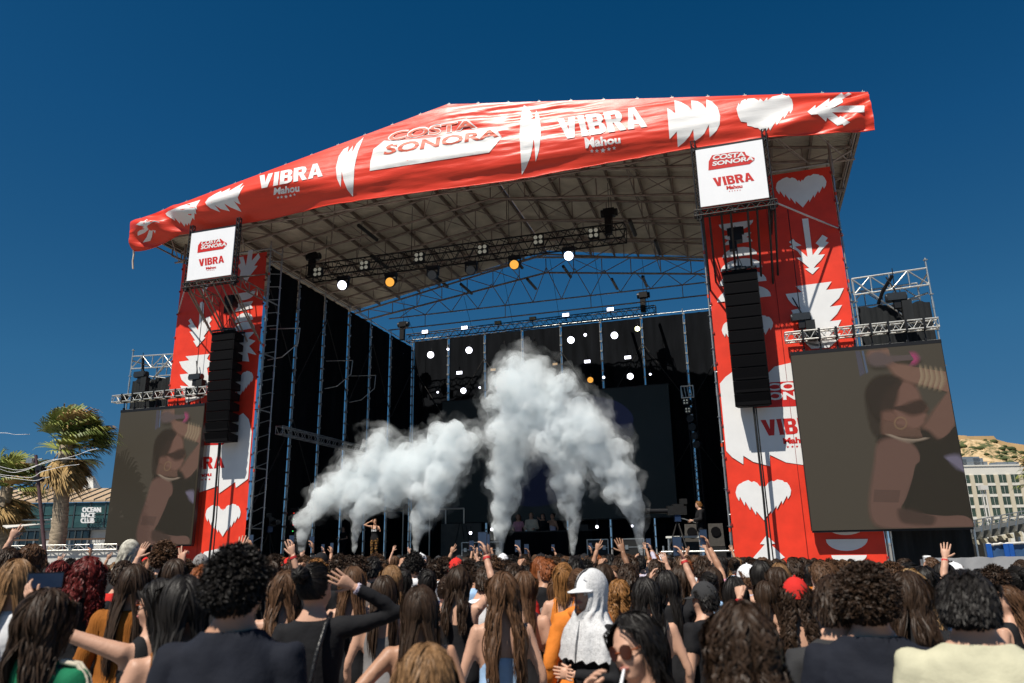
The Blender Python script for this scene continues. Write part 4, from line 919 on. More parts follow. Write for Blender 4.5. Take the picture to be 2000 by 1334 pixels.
# ------------------------------------------------------------------ smoke jets
def smoke_material(name, lo, hi, dens, sc):
    m = bpy.data.materials.new(name); m.use_nodes = True; t = m.node_tree; t.nodes.clear()
    out = t.nodes.new('ShaderNodeOutputMaterial'); v = t.nodes.new('ShaderNodeVolumePrincipled')
    v.inputs['Color'].default_value = (.958, .987, 1., 1); v.inputs['Anisotropy'].default_value = 0.
    tc = t.nodes.new('ShaderNodeTexCoord'); n = t.nodes.new('ShaderNodeTexNoise'); n.inputs['Scale'].default_value = sc; n.inputs['Detail'].default_value = 6; n.inputs['Roughness'].default_value = .62; n.inputs['Distortion'].default_value = .5
    t.links.new(tc.outputs['Object'], n.inputs[0])
    r = t.nodes.new('ShaderNodeMapRange'); r.interpolation_type = 'SMOOTHSTEP'; r.inputs[1].default_value = lo; r.inputs[2].default_value = hi; r.inputs[3].default_value = .0; r.inputs[4].default_value = dens
    t.links.new(n.outputs[0], r.inputs[0]); t.links.new(r.outputs[0], v.inputs['Density'])
    t.links.new(v.outputs[0], out.inputs['Volume']); return m
M_SMOKE = smoke_material('white theatre smoke', .36, .70, 6.5, 2.8); M_VEIL = smoke_material('thin theatre smoke', .40, .76, 3.4, 2.4); M_HAZE = smoke_material('faint theatre smoke', .42, .78, .8, 1.5)
def lump_mesh(balls, voxel, disp, seed):
    mb = MB()
    for c, r in balls: mb.ball(c, r, 10, 7)
    me = mb.mesh('lump'); o = bpy.data.objects.new('lump', me); COL.objects.link(o)
    md = o.modifiers.new('r', 'REMESH'); md.mode = 'VOXEL'; md.voxel_size = voxel
    bpy.context.view_layer.update()
    m2 = bpy.data.meshes.new_from_object(o.evaluated_get(bpy.context.evaluated_depsgraph_get()))
    bpy.data.objects.remove(o); bpy.data.meshes.remove(me)
    n = len(m2.vertices); co = np.empty(n*3, np.float32); no = np.empty(n*3, np.float32)
    m2.vertices.foreach_get('co', co); m2.vertex_normals.foreach_get('vector', no); co = co.reshape(-1, 3); no = no.reshape(-1, 3)
    d = np.empty(n)
    for i in range(n):
        p = Vector(co[i])+Vector((seed*7.1, 0, 0)); q = p*1.5
        d[i] = disp*(1.1*abs(noise.noise(q))+.75*abs(noise.noise(q*2.1))+.45*abs(noise.noise(q*4.3))-.55)
    r = np.minimum(1, .12+.5*np.maximum(0, co[:, 2]-1.4)/1.2)
    co += no*(d*r)[:, None]
    m2.vertices.foreach_set('co', co.reshape(-1)); m2.polygons.foreach_set('use_smooth', [True]*len(m2.polygons)); m2.update()
    return m2
JETS = [
    (1.2, [(588, 1078, 7), (591, 1050, 10), (598, 1020, 15), (610, 992, 21), (640, 966, 28), (680, 945, 35), (720, 922, 40), (760, 908, 42), (800, 898, 44)], 'smoke jet at the outer end, drifting low across the side wall'),
    (1.0, [(692, 1078, 6), (694, 1050, 8), (698, 1024, 11), (708, 998, 16), (732, 968, 26), (764, 948, 32), (800, 935, 40), (830, 912, 40), (852, 890, 38)], 'smoke jet rising beside the dancer in patterned trousers'),
    (.8, [(811, 1076, 7), (814, 1050, 10), (822, 1018, 17), (838, 985, 25), (858, 950, 33), (874, 915, 35), (886, 880, 38), (884, 855, 32), (862, 855, 26)], 'smoke jet leaning towards the tall centre column'),
    (1.1, [(974, 1084, 7), (976, 1050, 12), (982, 1010, 20), (990, 965, 28), (996, 915, 34), (1000, 860, 41), (1008, 805, 48), (1012, 768, 52), (1028, 745, 42), (995, 742, 32), (1068, 760, 32), (1058, 800, 44)], 'tallest smoke jet rising in a column before the booth'),
    (.9, [(1118, 1080, 6), (1119, 1050, 10), (1120, 1015, 15), (1118, 975, 21), (1112, 935, 28), (1104, 895, 34), (1090, 855, 42), (1070, 820, 46)], 'slender smoke jet rising to the right of the booth people'.replace('to the right of', 'beside')),
    (.7, [(1254, 1084, 5), (1250, 1055, 9), (1246, 1020, 14), (1238, 988, 20), (1218, 955, 27), (1196, 918, 33), (1172, 880, 39), (1148, 848, 44), (1115, 815, 46)], 'smoke jet nearest the camera operator, curling inwards'),
]
for ji, (y, path, lb) in enumerate(JETS):
    rr = random.Random(50+ji); balls = []
    P = [(at(u, v, y=y-.35-(1080-v)*.0014), r) for u, v, r in path]
    for k in range(len(P)-1):
        (a, ra), (b, rb) = P[k], P[k+1]
        for j in range(7):
            t = (j+rr.random()*.6)/7; c = a.lerp(b, t); D = (c-CAM).dot(CF); r = (ra+(rb-ra)*t)*D/FPX
            spread = .75*r if r > .25 else .25*r
            for q in range(3 if r > .3 else 1):
                o = Vector((rr.gauss(0, 1), rr.gauss(0, 1)*.9, rr.gauss(0, 1)))*spread*.48
                balls.append((c+o, r*rr.uniform(.46, .84) if r > .3 else r*rr.uniform(.8, 1.0)))
    root = empty('smoke_plume', P[0][0], 0, 'white '+lb, 'smoke')
    for nm_, k_, ds, vx, mm_ in (('dense_core', .70, .10, .08, M_SMOKE), ('thin_edge', 1.04, .16, .09, M_VEIL), ('faint_haze', 1.55, .34, .14, M_HAZE)):
        me = lump_mesh([(c, r*(k_ if r > .3 else max(1.0, k_*.95)*1.12)*(.95 if c.z < 4.6 else 1.)) for c, r in balls], vx, ds, ji+k_)
        o = link(nm_, me, mm_, root); o.location = -Vector(root.location)
    p = P[0][0]
    e = empty('smoke_machine', (p.x, p.y+.05, DECK), 0, 'small black nozzle under the '+lb.split(',')[0], 'smoke machine')
    MB().box((-.12, -.12, 0), (.12, .12, .14)).build('housing', M_CASE, e); MB().tube((0, 0, .14), (0, -.03, .24), .035, 8).build('nozzle', M_GALV, e)
# ------------------------------------------------------------------ surroundings
def atF(u, v, depth):
    D = ray(u, v); return CAM+D*(depth/D.dot(fw))
class Frame:
    """a vertical frame facing the camera side of the square: local x to the side, y away, z up"""
    def __init__(s, u, depth): s.depth = depth; p = atF(u, 1080, depth); s.o = Vector((p.x, p.y, 0))
    def xz(s, u, v):
        p = atF(u, v, s.depth); d = p-s.o; return d.dot(rt), p.z
    def empty(s, name, label, cat, group=None): return empty(name, s.o, YAW, label, cat, group)
# ---- low club building on the palm side
F1 = Frame(110, 46.); cb = F1.empty('club_building', 'low club building with tan metal roof, green glass front and sign letters', 'building')
x0, zt_ = F1.xz(-60, 950); x1, _ = F1.xz(300, 952); _, zr0 = F1.xz(110, 982); _, zg = F1.xz(110, 1032); zroof = F1.xz(110, 950)[1]
M_TEAL = mat('green tinted glass', (.035, .085, .085), .15, 0, .25, 2, spec=.6); M_MULL = mat('dark mullion', (.05, .07, .08), .5, .3)
M_TAN = mat('tan metal roof', (.50, .36, .23), .5, .1, .06, 3); M_WALLW = mat('white render wall', (.62, .60, .56), .8, 0, .06, 2); M_DGLASS = mat('dark window glass', (.010, .022, .030), .12, 0, .2, 2, spec=.6)
n = 16
MB().box((x0, .3, 0), (x1, 9, zr0)).build('wall', M_WALLW, cb)
for k in range(n):
    a = x0+(x1-x0)*k/n; b = x0+(x1-x0)*(k+1)/n
    MB().hexa([(a+.02, .0, zr0+.02), (b-.02, .0, zr0+.02), (b-.02, 3.2, zroof), (a+.02, 3.2, zroof), (a+.02, .0, zr0+.14), (b-.02, .0, zr0+.14), (b-.02, 3.2, zroof+.12), (a+.02, 3.2, zroof+.12)]).build('roof_panel', M_TAN, cb)
    MB().hexa([(b-.03, -.02, zr0+.14), (b+.03, -.02, zr0+.14), (b+.03, 3.2, zroof+.12), (b-.03, 3.2, zroof+.12), (b-.03, -.02, zr0+.2), (b+.03, -.02, zr0+.2), (b+.03, 3.2, zroof+.18), (b-.03, 3.2, zroof+.18)]).build('roof_seam', M_MULL, cb)
m_ = 12
for k in range(m_):
    a = x0+(x1-x0)*k/m_; b = x0+(x1-x0)*(k+1)/m_
    for za, zb_ in ((zg+.03, (zg+zr0)/2-.03), ((zg+zr0)/2+.03, zr0-.03)): MB().box((a+.04, .12, za), (b-.04, .25, zb_)).build('glass_panel', M_TEAL, cb)
    MB().box((a-.04, .08, zg), (a+.04, .28, zr0)).build('mullion', M_MULL, cb)
MB().box((x0, .05, zg-.12), (x1, .29, zg)).build('ledge', M_MULL, cb)
zw = F1.xz(110, 1060)[1]
for ua, ub in ((22, 82), (120, 172), (-40, 10), (230, 290)):
    a, b = F1.xz(ua, 1040)[0], F1.xz(ub, 1040)[0]; w = MB().box((a, .1, .3), (b, .28, zg-.16)).build('window', M_DGLASS, cb)
    for q in range(1, 4): MB().box((a+(b-a)*q/4-.04, .05, .3), (a+(b-a)*q/4+.04, .095, zg-.16)).build('frame', M_MULL, w)
for word, va, vb, ua, ub in (('OCEAN', 991, 1001, 165.5, 201), ('RACE', 1002, 1011, 164, 190), ('CLUB', 1012, 1022, 162.5, 188.5)):
    v2, fs_, _ = text_unit(word, .02); q = []
    for a_, b_ in v2: xx, zz0 = F1.xz(ua+(ub-ua)*a_, vb+(va-vb)*b_); q.append((xx, zz0))
    N_ = len(q); me = bpy.data.meshes.new('l'); me.from_pydata([(x, -.30, z) for x, z in q]+[(x, -.2, z) for x, z in q], [], list(fs_)+[tuple(i+N_ for i in f[::-1]) for f in fs_]); me.update()
    link('sign_letters', me, mat('white sign letter', (.85, .85, .85), .5, 0, 0), cb)
for u in (104, 196):
    a, _ = F1.xz(u, 950); MB().add([(a-.6, 3.4, zroof), (a+.6, 3.4, zroof), (a+.6, 4.6, zroof), (a-.6, 4.6, zroof), (a-.15, 3.9, zroof+1.0), (a+.15, 3.9, zroof+1.0), (a+.15, 4.1, zroof+1.0), (a-.15, 4.1, zroof+1.0)], [(0, 1, 5, 4), (1, 2, 6, 5), (2, 3, 7, 6), (3, 0, 4, 7), (4, 5, 6, 7)]).build('roof_light', M_WALLW, cb)
# terrace rail, sail, low white wall
F2 = Frame(120, 34.); e = F2.empty('terrace_rail', 'brown terrace railing on thin posts before the club building', 'railing')
xa, zz1 = F2.xz(-40, 1058); xb, _ = F2.xz(240, 1058)
MB().box((xa, 0, zz1), (xb, .06, zz1+.07)).box((xa, 0, zz1-.45), (xb, .04, zz1-.41)).build('rail', mat('brown timber rail', (.12, .075, .05), .6), e)
for k in range(9): MB().box((xa+(xb-xa)*k/8-.03, .005, 0), (xa+(xb-xa)*k/8+.03, .05, zz1)).build('post', M_GALV, e)
F3 = Frame(130, 24.); e = F3.empty('low_wall', 'low white wall with a slim truss rail before the terrace', 'wall')
xa, zz1 = F3.xz(20, 1078); xb, _ = F3.xz(230, 1078)
MB().box((xa, 0, 0), (xb, .3, zz1)).build('wall', M_WALLW, e)
g_ = MB(); girder(g_, (xa, -.1, zz1+.02), (xb, -.1, zz1+.02), .16, 14, .018); g_.build('truss_rail', M_ALU, e)
F4 = Frame(40, 30.); e = F4.empty('shade_sail', 'pale shade sail on two green posts beside the club building', 'canopy')
P4 = [F4.xz(*p) for p in ((5, 1028), (68, 1022), (40, 1034))]; 
vs = [(P4[0][0], 0, P4[0][1]), (P4[1][0], 1.0, P4[1][1]), (P4[2][0], -.8, P4[2][1]), (P4[0][0], 0, P4[0][1]+.04), (P4[1][0], 1.0, P4[1][1]+.04), (P4[2][0], -.8, P4[2][1]+.04)]
MB().add(vs, [(0, 2, 1), (3, 4, 5), (0, 1, 4, 3), (1, 2, 5, 4), (2, 0, 3, 5)]).build('sail', M_WALLW, e)
for u, v in ((58, 1012), (86, 1016)):
    x, z = F4.xz(u, v); MB().tube((x, .9, 0), (x, .9, z), .07, 8).build('post', mat('grey green post', (.20, .25, .22), .5, .3), e)
x_, z_ = F4.xz(15, 1014); x2_, _ = F4.xz(86, 1014); MB().tube((x_, .9, z_), (x2_, .9, z_), .05, 6).build('beam', M_GALV, e)
# ---- palms
M_TRUNK = mat('scaly palm trunk', (.34, .27, .19), .9, 0, .45, 5, .8, 9, stretch=(1, 1, 3)); M_FROND = mat('green palm frond', (.25, .27, .06), .45, 0, .35, 3, spec=.4); M_FROND2 = mat('dry palm frond', (.34, .22, .085), .8, 0, .35, 4); M_FROND3 = mat('dark palm frond', (.13, .17, .04), .45, 0, .3, 3)
def palm(base, top, r0, r1, rad, label, seed, nf=54, wind=.62, skirt=26):
    g = random.Random(seed); base = Vector(base); top = Vector(top); e = empty('palm_tree', base, 0, label, 'palm tree', 'wind-blown palms beside the stage')
    L = (top-base).length; k = 28; pts = []; rs = []
    for i in range(k+1):
        t = i/k; p = (top-base)*t; p = p+Vector((.15*math.sin(t*3.0), .05*math.sin(t*5), 0))*math.sin(PI*t); pts.append(p); rs.append((r0+(r1-r0)*t)*(1.06 if i % 2 else .97))
    MB().path(pts, rs, 12).build('trunk', M_TRUNK, e)
    c = top-base; W_ = (rt*1.0+fw*.15).normalized()
    for q in range(nf+skirt):
        dead = q >= nf
        az = g.uniform(0, 2*PI); el = g.uniform(-.25, 1.25) if not dead else g.uniform(-1.45, -.75)
        d = Vector((math.cos(az)*math.cos(el), math.sin(az)*math.cos(el), math.sin(el)))
        d = (d+W_*wind*(.55 if not dead else .28)).normalized(); pl_ = rad*g.uniform(.42, .62) if not dead else rad*g.uniform(.2, .35)
        st_ = c+Vector((g.uniform(-.1, .1), g.uniform(-.1, .1), g.uniform(-.2, .25) if not dead else g.uniform(-.55, .0)))
        hub = st_+d*pl_+Vector((0, 0, -.06*rad)); m = MB(); m.path([st_, st_.lerp(hub, .55)+Vector((0, 0, .05)), hub], [.028, .02, .013], 5)
        sd = d.cross(Vector((0, 0, 1))); sd = sd.normalized() if sd.length > .05 else Vector((1, 0, 0)); nu = sd.cross(d).normalized()
        nl = 20; ll = rad*g.uniform(.48, .68)
        for j in range(nl):
            a = (j/(nl-1)-.5)*2.6+g.uniform(-.06, .06); ld = (d*math.cos(a)+sd*math.sin(a)+nu*.18*math.cos(a)).normalized()
            ld = (ld+W_*wind*.45).normalized(); l2 = ll*(.72+.28*math.cos(a))*g.uniform(.85, 1.1)
            p1 = hub+ld*l2*.5; p2 = hub+(ld+W_*.22*wind).normalized()*l2*.82+Vector((0, 0, -.10*l2)); p3 = hub+(ld+W_*.45*wind).normalized()*l2+Vector((0, 0, -.30*l2))
            wv = ld.cross(nu); wv = wv.normalized()*(.024*rad if not dead else .022*rad)
            m.add([hub-wv*.3, hub+wv*.3, p1-wv, p1+wv+nu*.01, p2-wv*.6, p2+wv*.6, p3], [(0, 1, 3, 2), (2, 3, 5, 4), (4, 5, 6)])
        m.build('frond', M_FROND2 if dead or g.random() < .14 else (M_FROND if g.random() < .6 else M_FROND3), e)
    return e
D1 = 25.
b = atF(100, 1085, D1); b.z = 0; t_ = atF(130, 870, D1)
palm(b, t_, .29, .20, 1.5, 'tall palm with swept green fronds and a shaggy dry skirt beside the video screen', 3)
b = atF(-12, 1085, 31.); b.z = 0; t_ = atF(14, 952, 31.)
palm(b, t_, .30, .22, 1.75, 'smaller palm with swept fronds at the edge of the club building', 9, 38)
b = atF(2065, 1060, 36.); b.z = 0; t_ = atF(2058, 940, 36.)
palm(b, t_, .30, .22, 2.0, 'palm whose fronds reach in before the white hotel', 15, 34, -.25)
# ---- leaning mast with floodlights, ribbons flying from it
b = atF(118, 1085, 23.); b.z = 0; t_ = atF(70, 889, 23.)
e = empty('lamp_mast', b, 0, 'slim leaning purple brown mast with small floodlights before the palm', 'lamp post')
MB().tube((0, 0, 0), t_-b, .06, 8, .045).build('mast', mat('purple brown paint', (.10, .055, .06), .5), e)
for i, (u, v) in enumerate(((62, 900), (80, 915), (76, 936))):
    p = atF(u, v, 23.)-b; MB().tube(p, p+rt*.32+Vector((0, 0, .06)), .02, 5).build('arm', M_GALV, e); MB().box(p+Vector((-.12, -.1, -.07)), p+Vector((.12, .1, .07))).build('floodlight', M_GALV if i == 0 else M_BLACKMET, e)
M_RIB = mat('white ribbon', (.82, .82, .84), .6, 0, 0)
for i, pts in enumerate(([(-30, 905), (20, 922), (50, 918), (95, 900), (140, 892), (165, 883), (190, 876)], [(-30, 918), (10, 928), (60, 932), (85, 920), (130, 910), (155, 907)], [(-20, 925), (30, 935), (72, 938), (88, 930)], [(-40, 846), (10, 846), (35, 849), (58, 848)], [(-20, 905), (30, 918), (70, 910), (110, 898), (150, 896)])):
    P_ = [atF(u, v, 20.+.3*math.sin(j*1.3+i)) for j, (u, v) in enumerate(pts)]; fine = []
    for j in range(len(P_)-1):
        for q in range(6): t = q/6; a_, b_, c_, d_ = P_[max(0, j-1)], P_[j], P_[j+1], P_[min(len(P_)-1, j+2)]; fine.append(.5*((2*b_)+(c_-a_)*t+(2*a_-5*b_+4*c_-d_)*t*t+(3*b_-a_-3*c_+d_)*t**3)+Vector((0, 0, .006*math.sin((j+t)*5+i))))
    fine.append(P_[-1]); o0 = fine[0].copy(); vs = []
    for j, p in enumerate(fine): vs += [p-o0+Vector((0, 0, .006)), p-o0+Vector((.002, .005, -.006)), p-o0+Vector((0, .007, 0))]
    o = MB().add(vs, [f for j in range(len(fine)-1) for f in ((3*j, 3*j+1, 3*j+4, 3*j+3), (3*j+1, 3*j+2, 3*j+5, 3*j+4), (3*j+2, 3*j, 3*j+3, 3*j+5))], True).build('ribbon', M_RIB, origin=None); o.location = o0
    tag(o, 'thin white ribbon streaming in the wind across the palms', 'ribbon', 'ribbons flying in the wind')
# ---- hotel, hill and fortress
F5 = Frame(1930, 190.); ht = F5.empty('hotel_building', 'white hotel block with rows of green windows below the castle hill', 'building')
M_HW = mat('white hotel wall', (.70, .67, .60), .8, 0, .04, .3); M_HB = mat('beige hotel pier', (.60, .53, .40), .8, 0, .05, .3); M_HG = mat('green hotel glass', (.050, .075, .055), .2, 0, .3, .6, spec=.5)
xa, zt_ = F5.xz(1830, 912); xb, _ = F5.xz(2160, 912)
MB().box((xa, .4, 0), (xb, 16, zt_)).build('wall', M_HW, ht); MB().box((xa-.2, .2, zt_), (xb+.2, 16.2, zt_+.35)).build('parapet', M_HW, ht)
c0 = F5.xz(1892, 960)[0]; dx_ = F5.xz(1916, 960)[0]-c0
for k in range(-3, 11):
    xc = c0+dx_*k
    if xc+dx_ > xb or xc-dx_*.5 < xa: continue
    MB().box((xc+dx_*.34, .0, 0), (xc+dx_*.66, .39, zt_-2.2)).build('pier', M_HB, ht)
    for r_, v in enumerate((927, 948.5, 970, 992, 1013)):
        z1 = F5.xz(1930, v)[1]; z0 = z1-2.05; w = MB().box((xc-dx_*.31, .22, z0), (xc+dx_*.31, .38, z1)).build('window', M_HG, ht)
        MB().box((xc-.03, .18, z0), (xc+.03, .215, z1)).box((xc-dx_*.33, .12, z0-.7), (xc+dx_*.33, .38, z0-.02)).build('frame', M_HW, w)
for u, w_, h_ in ((1890, 3.2, 1.8), (1912, 4.5, 2.4), (1926, 2.5, 2.0), (1938, 1.4, 1.0), (1972, 3., .9), (1994, 3., .9)):
    x, _ = F5.xz(u, 905); MB().box((x-w_/2, 3, zt_+.35), (x+w_/2, 6, zt_+.35+h_)).build('roof_unit', M_GALV, ht)
MB().box((F5.xz(1884, 905)[0], 2.4, zt_+1.3), (F5.xz(1945, 905)[0], 2.5, zt_+1.4)).build('roof_rail', M_GALV, ht)
F6 = Frame(1950, 430.); x_l = F6.xz(1740, 900)[0]; x_r = F6.xz(2600, 900)[0]
ridge = [(1700, 985), (1780, 930), (1820, 880), (1850, 862), (1872, 860), (1935, 862), (1960, 872), (2000, 880), (2080, 890), (2200, 920), (2400, 1000), (2600, 1050)]
rx_ = [F6.xz(u, v)[0] for u, v in ridge]; rz_ = [F6.xz(u, v)[1] for u, v in ridge]
nx_, ny_ = 150, 44; vs = []
for i in range(nx_+1):
    x = rx_[0]+(rx_[-1]-rx_[0])*i/nx_; top_ = float(np.interp(x, rx_, rz_))
    for j in range(ny_+1):
        t = j/ny_; y = -130+150*t; z = top_*(min(1, t/.88)**.85 if t < .88 else 1-(t-.88)*1.2)
        nn_ = noise.noise(Vector((x*.05, y*.05, 2)))*5+noise.noise(Vector((x*.14, y*.14, 7)))*2.4+abs(noise.noise(Vector((x*.4, y*.4, 3))))*1.8
        vs.append((x, y, z+nn_*min(1, 3*t)*(1 if t < .86 else .3)))
hill = MB().add(vs, [(i*(ny_+1)+j, (i+1)*(ny_+1)+j, (i+1)*(ny_+1)+j+1, i*(ny_+1)+j+1) for i in range(nx_) for j in range(ny_)], False).build('hill', None); hill.location = F6.o; hill.rotation_euler = (0, 0, YAW); tag(hill, kind='structure')
mh = bpy.data.materials.new('rocky hillside'); mh.use_nodes = True; t = mh.node_tree; bb = t.nodes['Principled BSDF']; bb.inputs['Roughness'].default_value = .95
tc = t.nodes.new('ShaderNodeTexCoord'); n1 = t.nodes.new('ShaderNodeTexNoise'); n1.inputs['Scale'].default_value = .16; n1.inputs['Detail'].default_value = 8; n1.inputs['Roughness'].default_value = .7; t.links.new(tc.outputs['Object'], n1.inputs[0])
r = t.nodes.new('ShaderNodeValToRGB'); e_ = r.color_ramp.elements; e_[0].position = .45; e_[0].color = (.07, .085, .03, 1); e_[1].position = .52; e_[1].color = (.42, .29, .15, 1); x = e_.new(.62); x.color = (.56, .42, .25, 1); t.links.new(n1.outputs[0], r.inputs[0]); t.links.new(r.outputs[0], bb.inputs['Base Color']); hill.data.materials.append(mh)
sb = MB(); g = random.Random(4)
for k in range(600):
    i = g.randrange(nx_); j = g.randrange(8, ny_-6); p = vs[i*(ny_+1)+j]; r_ = g.uniform(.6, 2.0); sb.ball((p[0]+g.uniform(-1, 1), p[1], p[2]+r_*.3), (r_*1.5, r_, r_*.75), 6, 4)
o = sb.build('hill_shrubs', mat('hill scrub', (.055, .070, .022), .9, 0, .4, .5)); o.location = F6.o; o.rotation_euler = (0, 0, YAW); tag(o, 'low green scrub scattered over the rocky castle hill', 'scrub', kind='stuff')
fo = F6.empty('fortress', 'long tan fortress wall along the top of the rocky hill', 'fortress'); M_FORT = mat('tan fortress stone', (.50, .33, .16), .9, 0, .14, .12, .4, .8)
for (ua, va, ub, vb, hb) in ((1850, 850, 1884, 852, 6), (1884, 853, 1936, 852.5, 7), (1936, 852.5, 1941, 858, 7), (1941, 859, 1962, 865, 5), (1962, 865, 2004, 871, 4.5), (2004, 870, 2060, 880, 5)):
    (a, za), (b, zb_) = F6.xz(ua, va), F6.xz(ub, vb); q = .0
    MB().hexa([(a, -3, za-hb-3), (b, -3, zb_-hb-3), (b, 2, zb_-hb-3), (a, 2, za-hb-3), (a, -2.2, za), (b, -2.2, zb_), (b, 2, zb_), (a, 2, za)]).build('wall_length', M_FORT, fo)
for u, v in ((1962, 864), (1984, 868)):
    x, z = F6.xz(u, v); p = F6.o+rt*x+fw*4; e = empty('shrub', (p.x, p.y, z-3), 0, 'dark rounded shrub on the fortress skyline', 'shrub', 'shrubs on the fortress skyline'); m = MB(); g = random.Random(int(u))
    for q in range(14): m.ball((g.gauss(0, 1.6), g.gauss(0, 1), 2.2+g.gauss(0, .7)), g.uniform(.7, 1.3), 7, 5)
    m.build('crown', M_FROND3, e); MB().tube((0, 0, 0), (0, 0, 2), .3, 6).build('trunk', M_TRUNK, e)
# ---- walkway with steel railing, blue tarpaulin fence and grey barrier
F7 = Frame(1950, 40.); wk = F7.empty('walkway', 'raised walkway with slanted steel railing posts before the hotel', 'walkway')
(xa, za), (xb, zb_) = F7.xz(1880, 1044), F7.xz(2080, 1008)
MB().hexa([(xa, 0, za-.35), (xb, 0, zb_-.35), (xb, 3, zb_-.35), (xa, 3, za-.35), (xa, 0, za), (xb, 0, zb_), (xb, 3, zb_), (xa, 3, za)]).build('deck', mat('dark walkway steel', (.10, .10, .09), .6, .2, .2, 2), wk)
hh = F7.xz(1950, 1010)[1]-F7.xz(1950, 1034)[1]
for f_ in (1.0, .72, .45): MB().tube((xa, -.25*f_, za+hh*f_), (xb, -.25*f_, zb_+hh*f_), .03, 6).build('rail', M_GALV, wk)
for k in range(13):
    t = k/12; x = xa+(xb-xa)*t; z = za+(zb_-za)*t
    MB().hexa([(x, -.05, z-.3), (x+.09, -.05, z-.3), (x+.09, .05, z-.3), (x, .05, z-.3), (x+.12, -.33, z+hh), (x+.2, -.33, z+hh), (x+.2, -.25, z+hh), (x+.12, -.25, z+hh)]).build('railing_post', M_GALV, wk)
    MB().hexa([(x+.05, -.35, z-.58), (x+.14, -.35, z-.58), (x+.14, .05, z-.58), (x+.05, .05, z-.58), (x-.04, -.3, z-.36), (x+.12, -.3, z-.36), (x+.12, .05, z-.36), (x-.04, .05, z-.36)]).build('bracket', mat('pale bracket', (.42, .38, .28), .7), wk)
for u in (1944, 2010): x, _ = F7.xz(u, 1040); MB().tube((x, 1, 0), (x, 1, zb_-.4), .13, 8).build('column', M_GALV, wk)
MB().box((xa-1, 5, 0), (xb, 5.2, za-.2)).build('back_wall', mat('dark undercroft', (.02, .018, .015), .9), wk)
F8 = Frame(1960, 27.); e = F8.empty('tarpaulin_fence', 'blue tarpaulin fence with bright blue straps and a ragged pale top', 'fence')
xa, z1 = F8.xz(1924, 1064); xb, z2 = F8.xz(2080, 1056); nn = 40; vs = []
for i in range(nn+1):
    x = xa+(xb-xa)*i/nn; zt_ = z1+(z2-z1)*i/nn+.05*noise.noise(Vector((i*.5, 0, 0)))
    for j in range(9): vs.append((x+.03*math.sin(j), .05*noise.noise(Vector((i*.35, j*.5, 1))), zt_*j/8))
MB().add(vs, [(i*9+j, (i+1)*9+j, (i+1)*9+j+1, i*9+j+1) for i in range(nn) for j in range(8)], True).build('tarpaulin', mat('blue tarpaulin', (.035, .085, .19), .55, 0, .3, 1.5, .3, 5), e)
MB().path([(vs[i*9+8][0], vs[i*9+8][1]-.03, vs[i*9+8][2]) for i in range(nn+1)], .045, 6).build('top_edge', M_WALLW, e)
for u in (1927, 1961, 1970, 2020): x, z = F8.xz(u, 1062); MB().box((x-.09, -.10, 0), (x+.09, -.06, z)).build('strap', mat('bright blue strap', (.015, .10, .42), .5), e)
F9 = Frame(1900, 12.); e = F9.empty('crowd_barrier', 'grey fabric covered crowd barrier below the blue tarpaulin', 'barrier')
xa, z1 = F9.xz(1806, 1090); xb, z2 = F9.xz(2090, 1089); vs = []
for i in range(nn+1):
    x = xa+(xb-xa)*i/nn
    for j in range(7): vs.append((x, .03*noise.noise(Vector((i*.4, j*.4, 8))), (z1+.02*noise.noise(Vector((i*.3, 0, 5))))*j/6))
MB().add(vs, [(i*7+j, (i+1)*7+j, (i+1)*7+j+1, i*7+j+1) for i in range(nn) for j in range(6)], True).build('fabric', mat('grey barrier fabric', (.36, .36, .37), .8, 0, .12, 2, .3, 8), e)
MB().path([(xa+.02*math.sin(k), -.05-.02*math.cos(k*2), z1*(1-k/8)+.03) for k in range(9)], .06, 6).build('folded_edge', mat('white fold', (.7, .7, .7), .8), e)
for k in range(5): x = xa+(xb-xa)*k/4; MB().tube((x, .1, 0), (x, .1, z1-.02), .025, 6).build('post', M_GALV, e)
F10 = Frame(1925, 60.); e = F10.empty('lamp_post', 'slim white twin pole lamp post before the hotel windows', 'lamp post')
x, z = F10.xz(1921, 957)
for dx in (-.12, .12): MB().tube((dx, 0, 0), (dx+F10.xz(1921, 957)[0]*0+x*0, 0, z), .06, 6).build('pole', M_WALLW, e)
e.location = F10.o+rt*x; MB().box((-.3, -.2, z), (.3, .2, z+.35)).build('lamp_head', M_WALLW, e)
# ------------------------------------------------------------------ people: one continuous body, clothes and hair as children
def mesh_np(name, V, Q, smooth=True):
    """fast mesh from numpy: V (n,3), Q (m,4) or (m,3)"""
    me = bpy.data.meshes.new(name); V = np.asarray(V, np.float32); Q = np.asarray(Q, np.int32); k = Q.shape[1]
    me.vertices.add(len(V)); me.vertices.foreach_set('co', V.reshape(-1))
    me.loops.add(Q.size); me.loops.foreach_set('vertex_index', Q.reshape(-1))
    me.polygons.add(len(Q)); me.polygons.foreach_set('loop_start', np.arange(0, Q.size, k, dtype=np.int32)); me.polygons.foreach_set('loop_total', np.full(len(Q), k, np.int32))
    me.polygons.foreach_set('use_smooth', np.full(len(Q), smooth)); me.update(calc_edges=True); return me
SKIN = {'light': mat('light skin', (.54, .31, .215), .5, 0, .08, 12, .08, 60, spec=.35), 'tan': mat('tan skin', (.43, .23, .145), .48, 0, .08, 12, .08, 60, spec=.35), 'brown': mat('brown skin', (.26, .135, .08), .48, 0, .08, 12, .08, 60, spec=.35)}
def hairmat(name, c, rough=.52): return mat(name+' hair', tuple(x*.95 for x in c), rough, 0, .6, 1.0, 0, 3., spec=.22, stretch=(150, 150, 6))
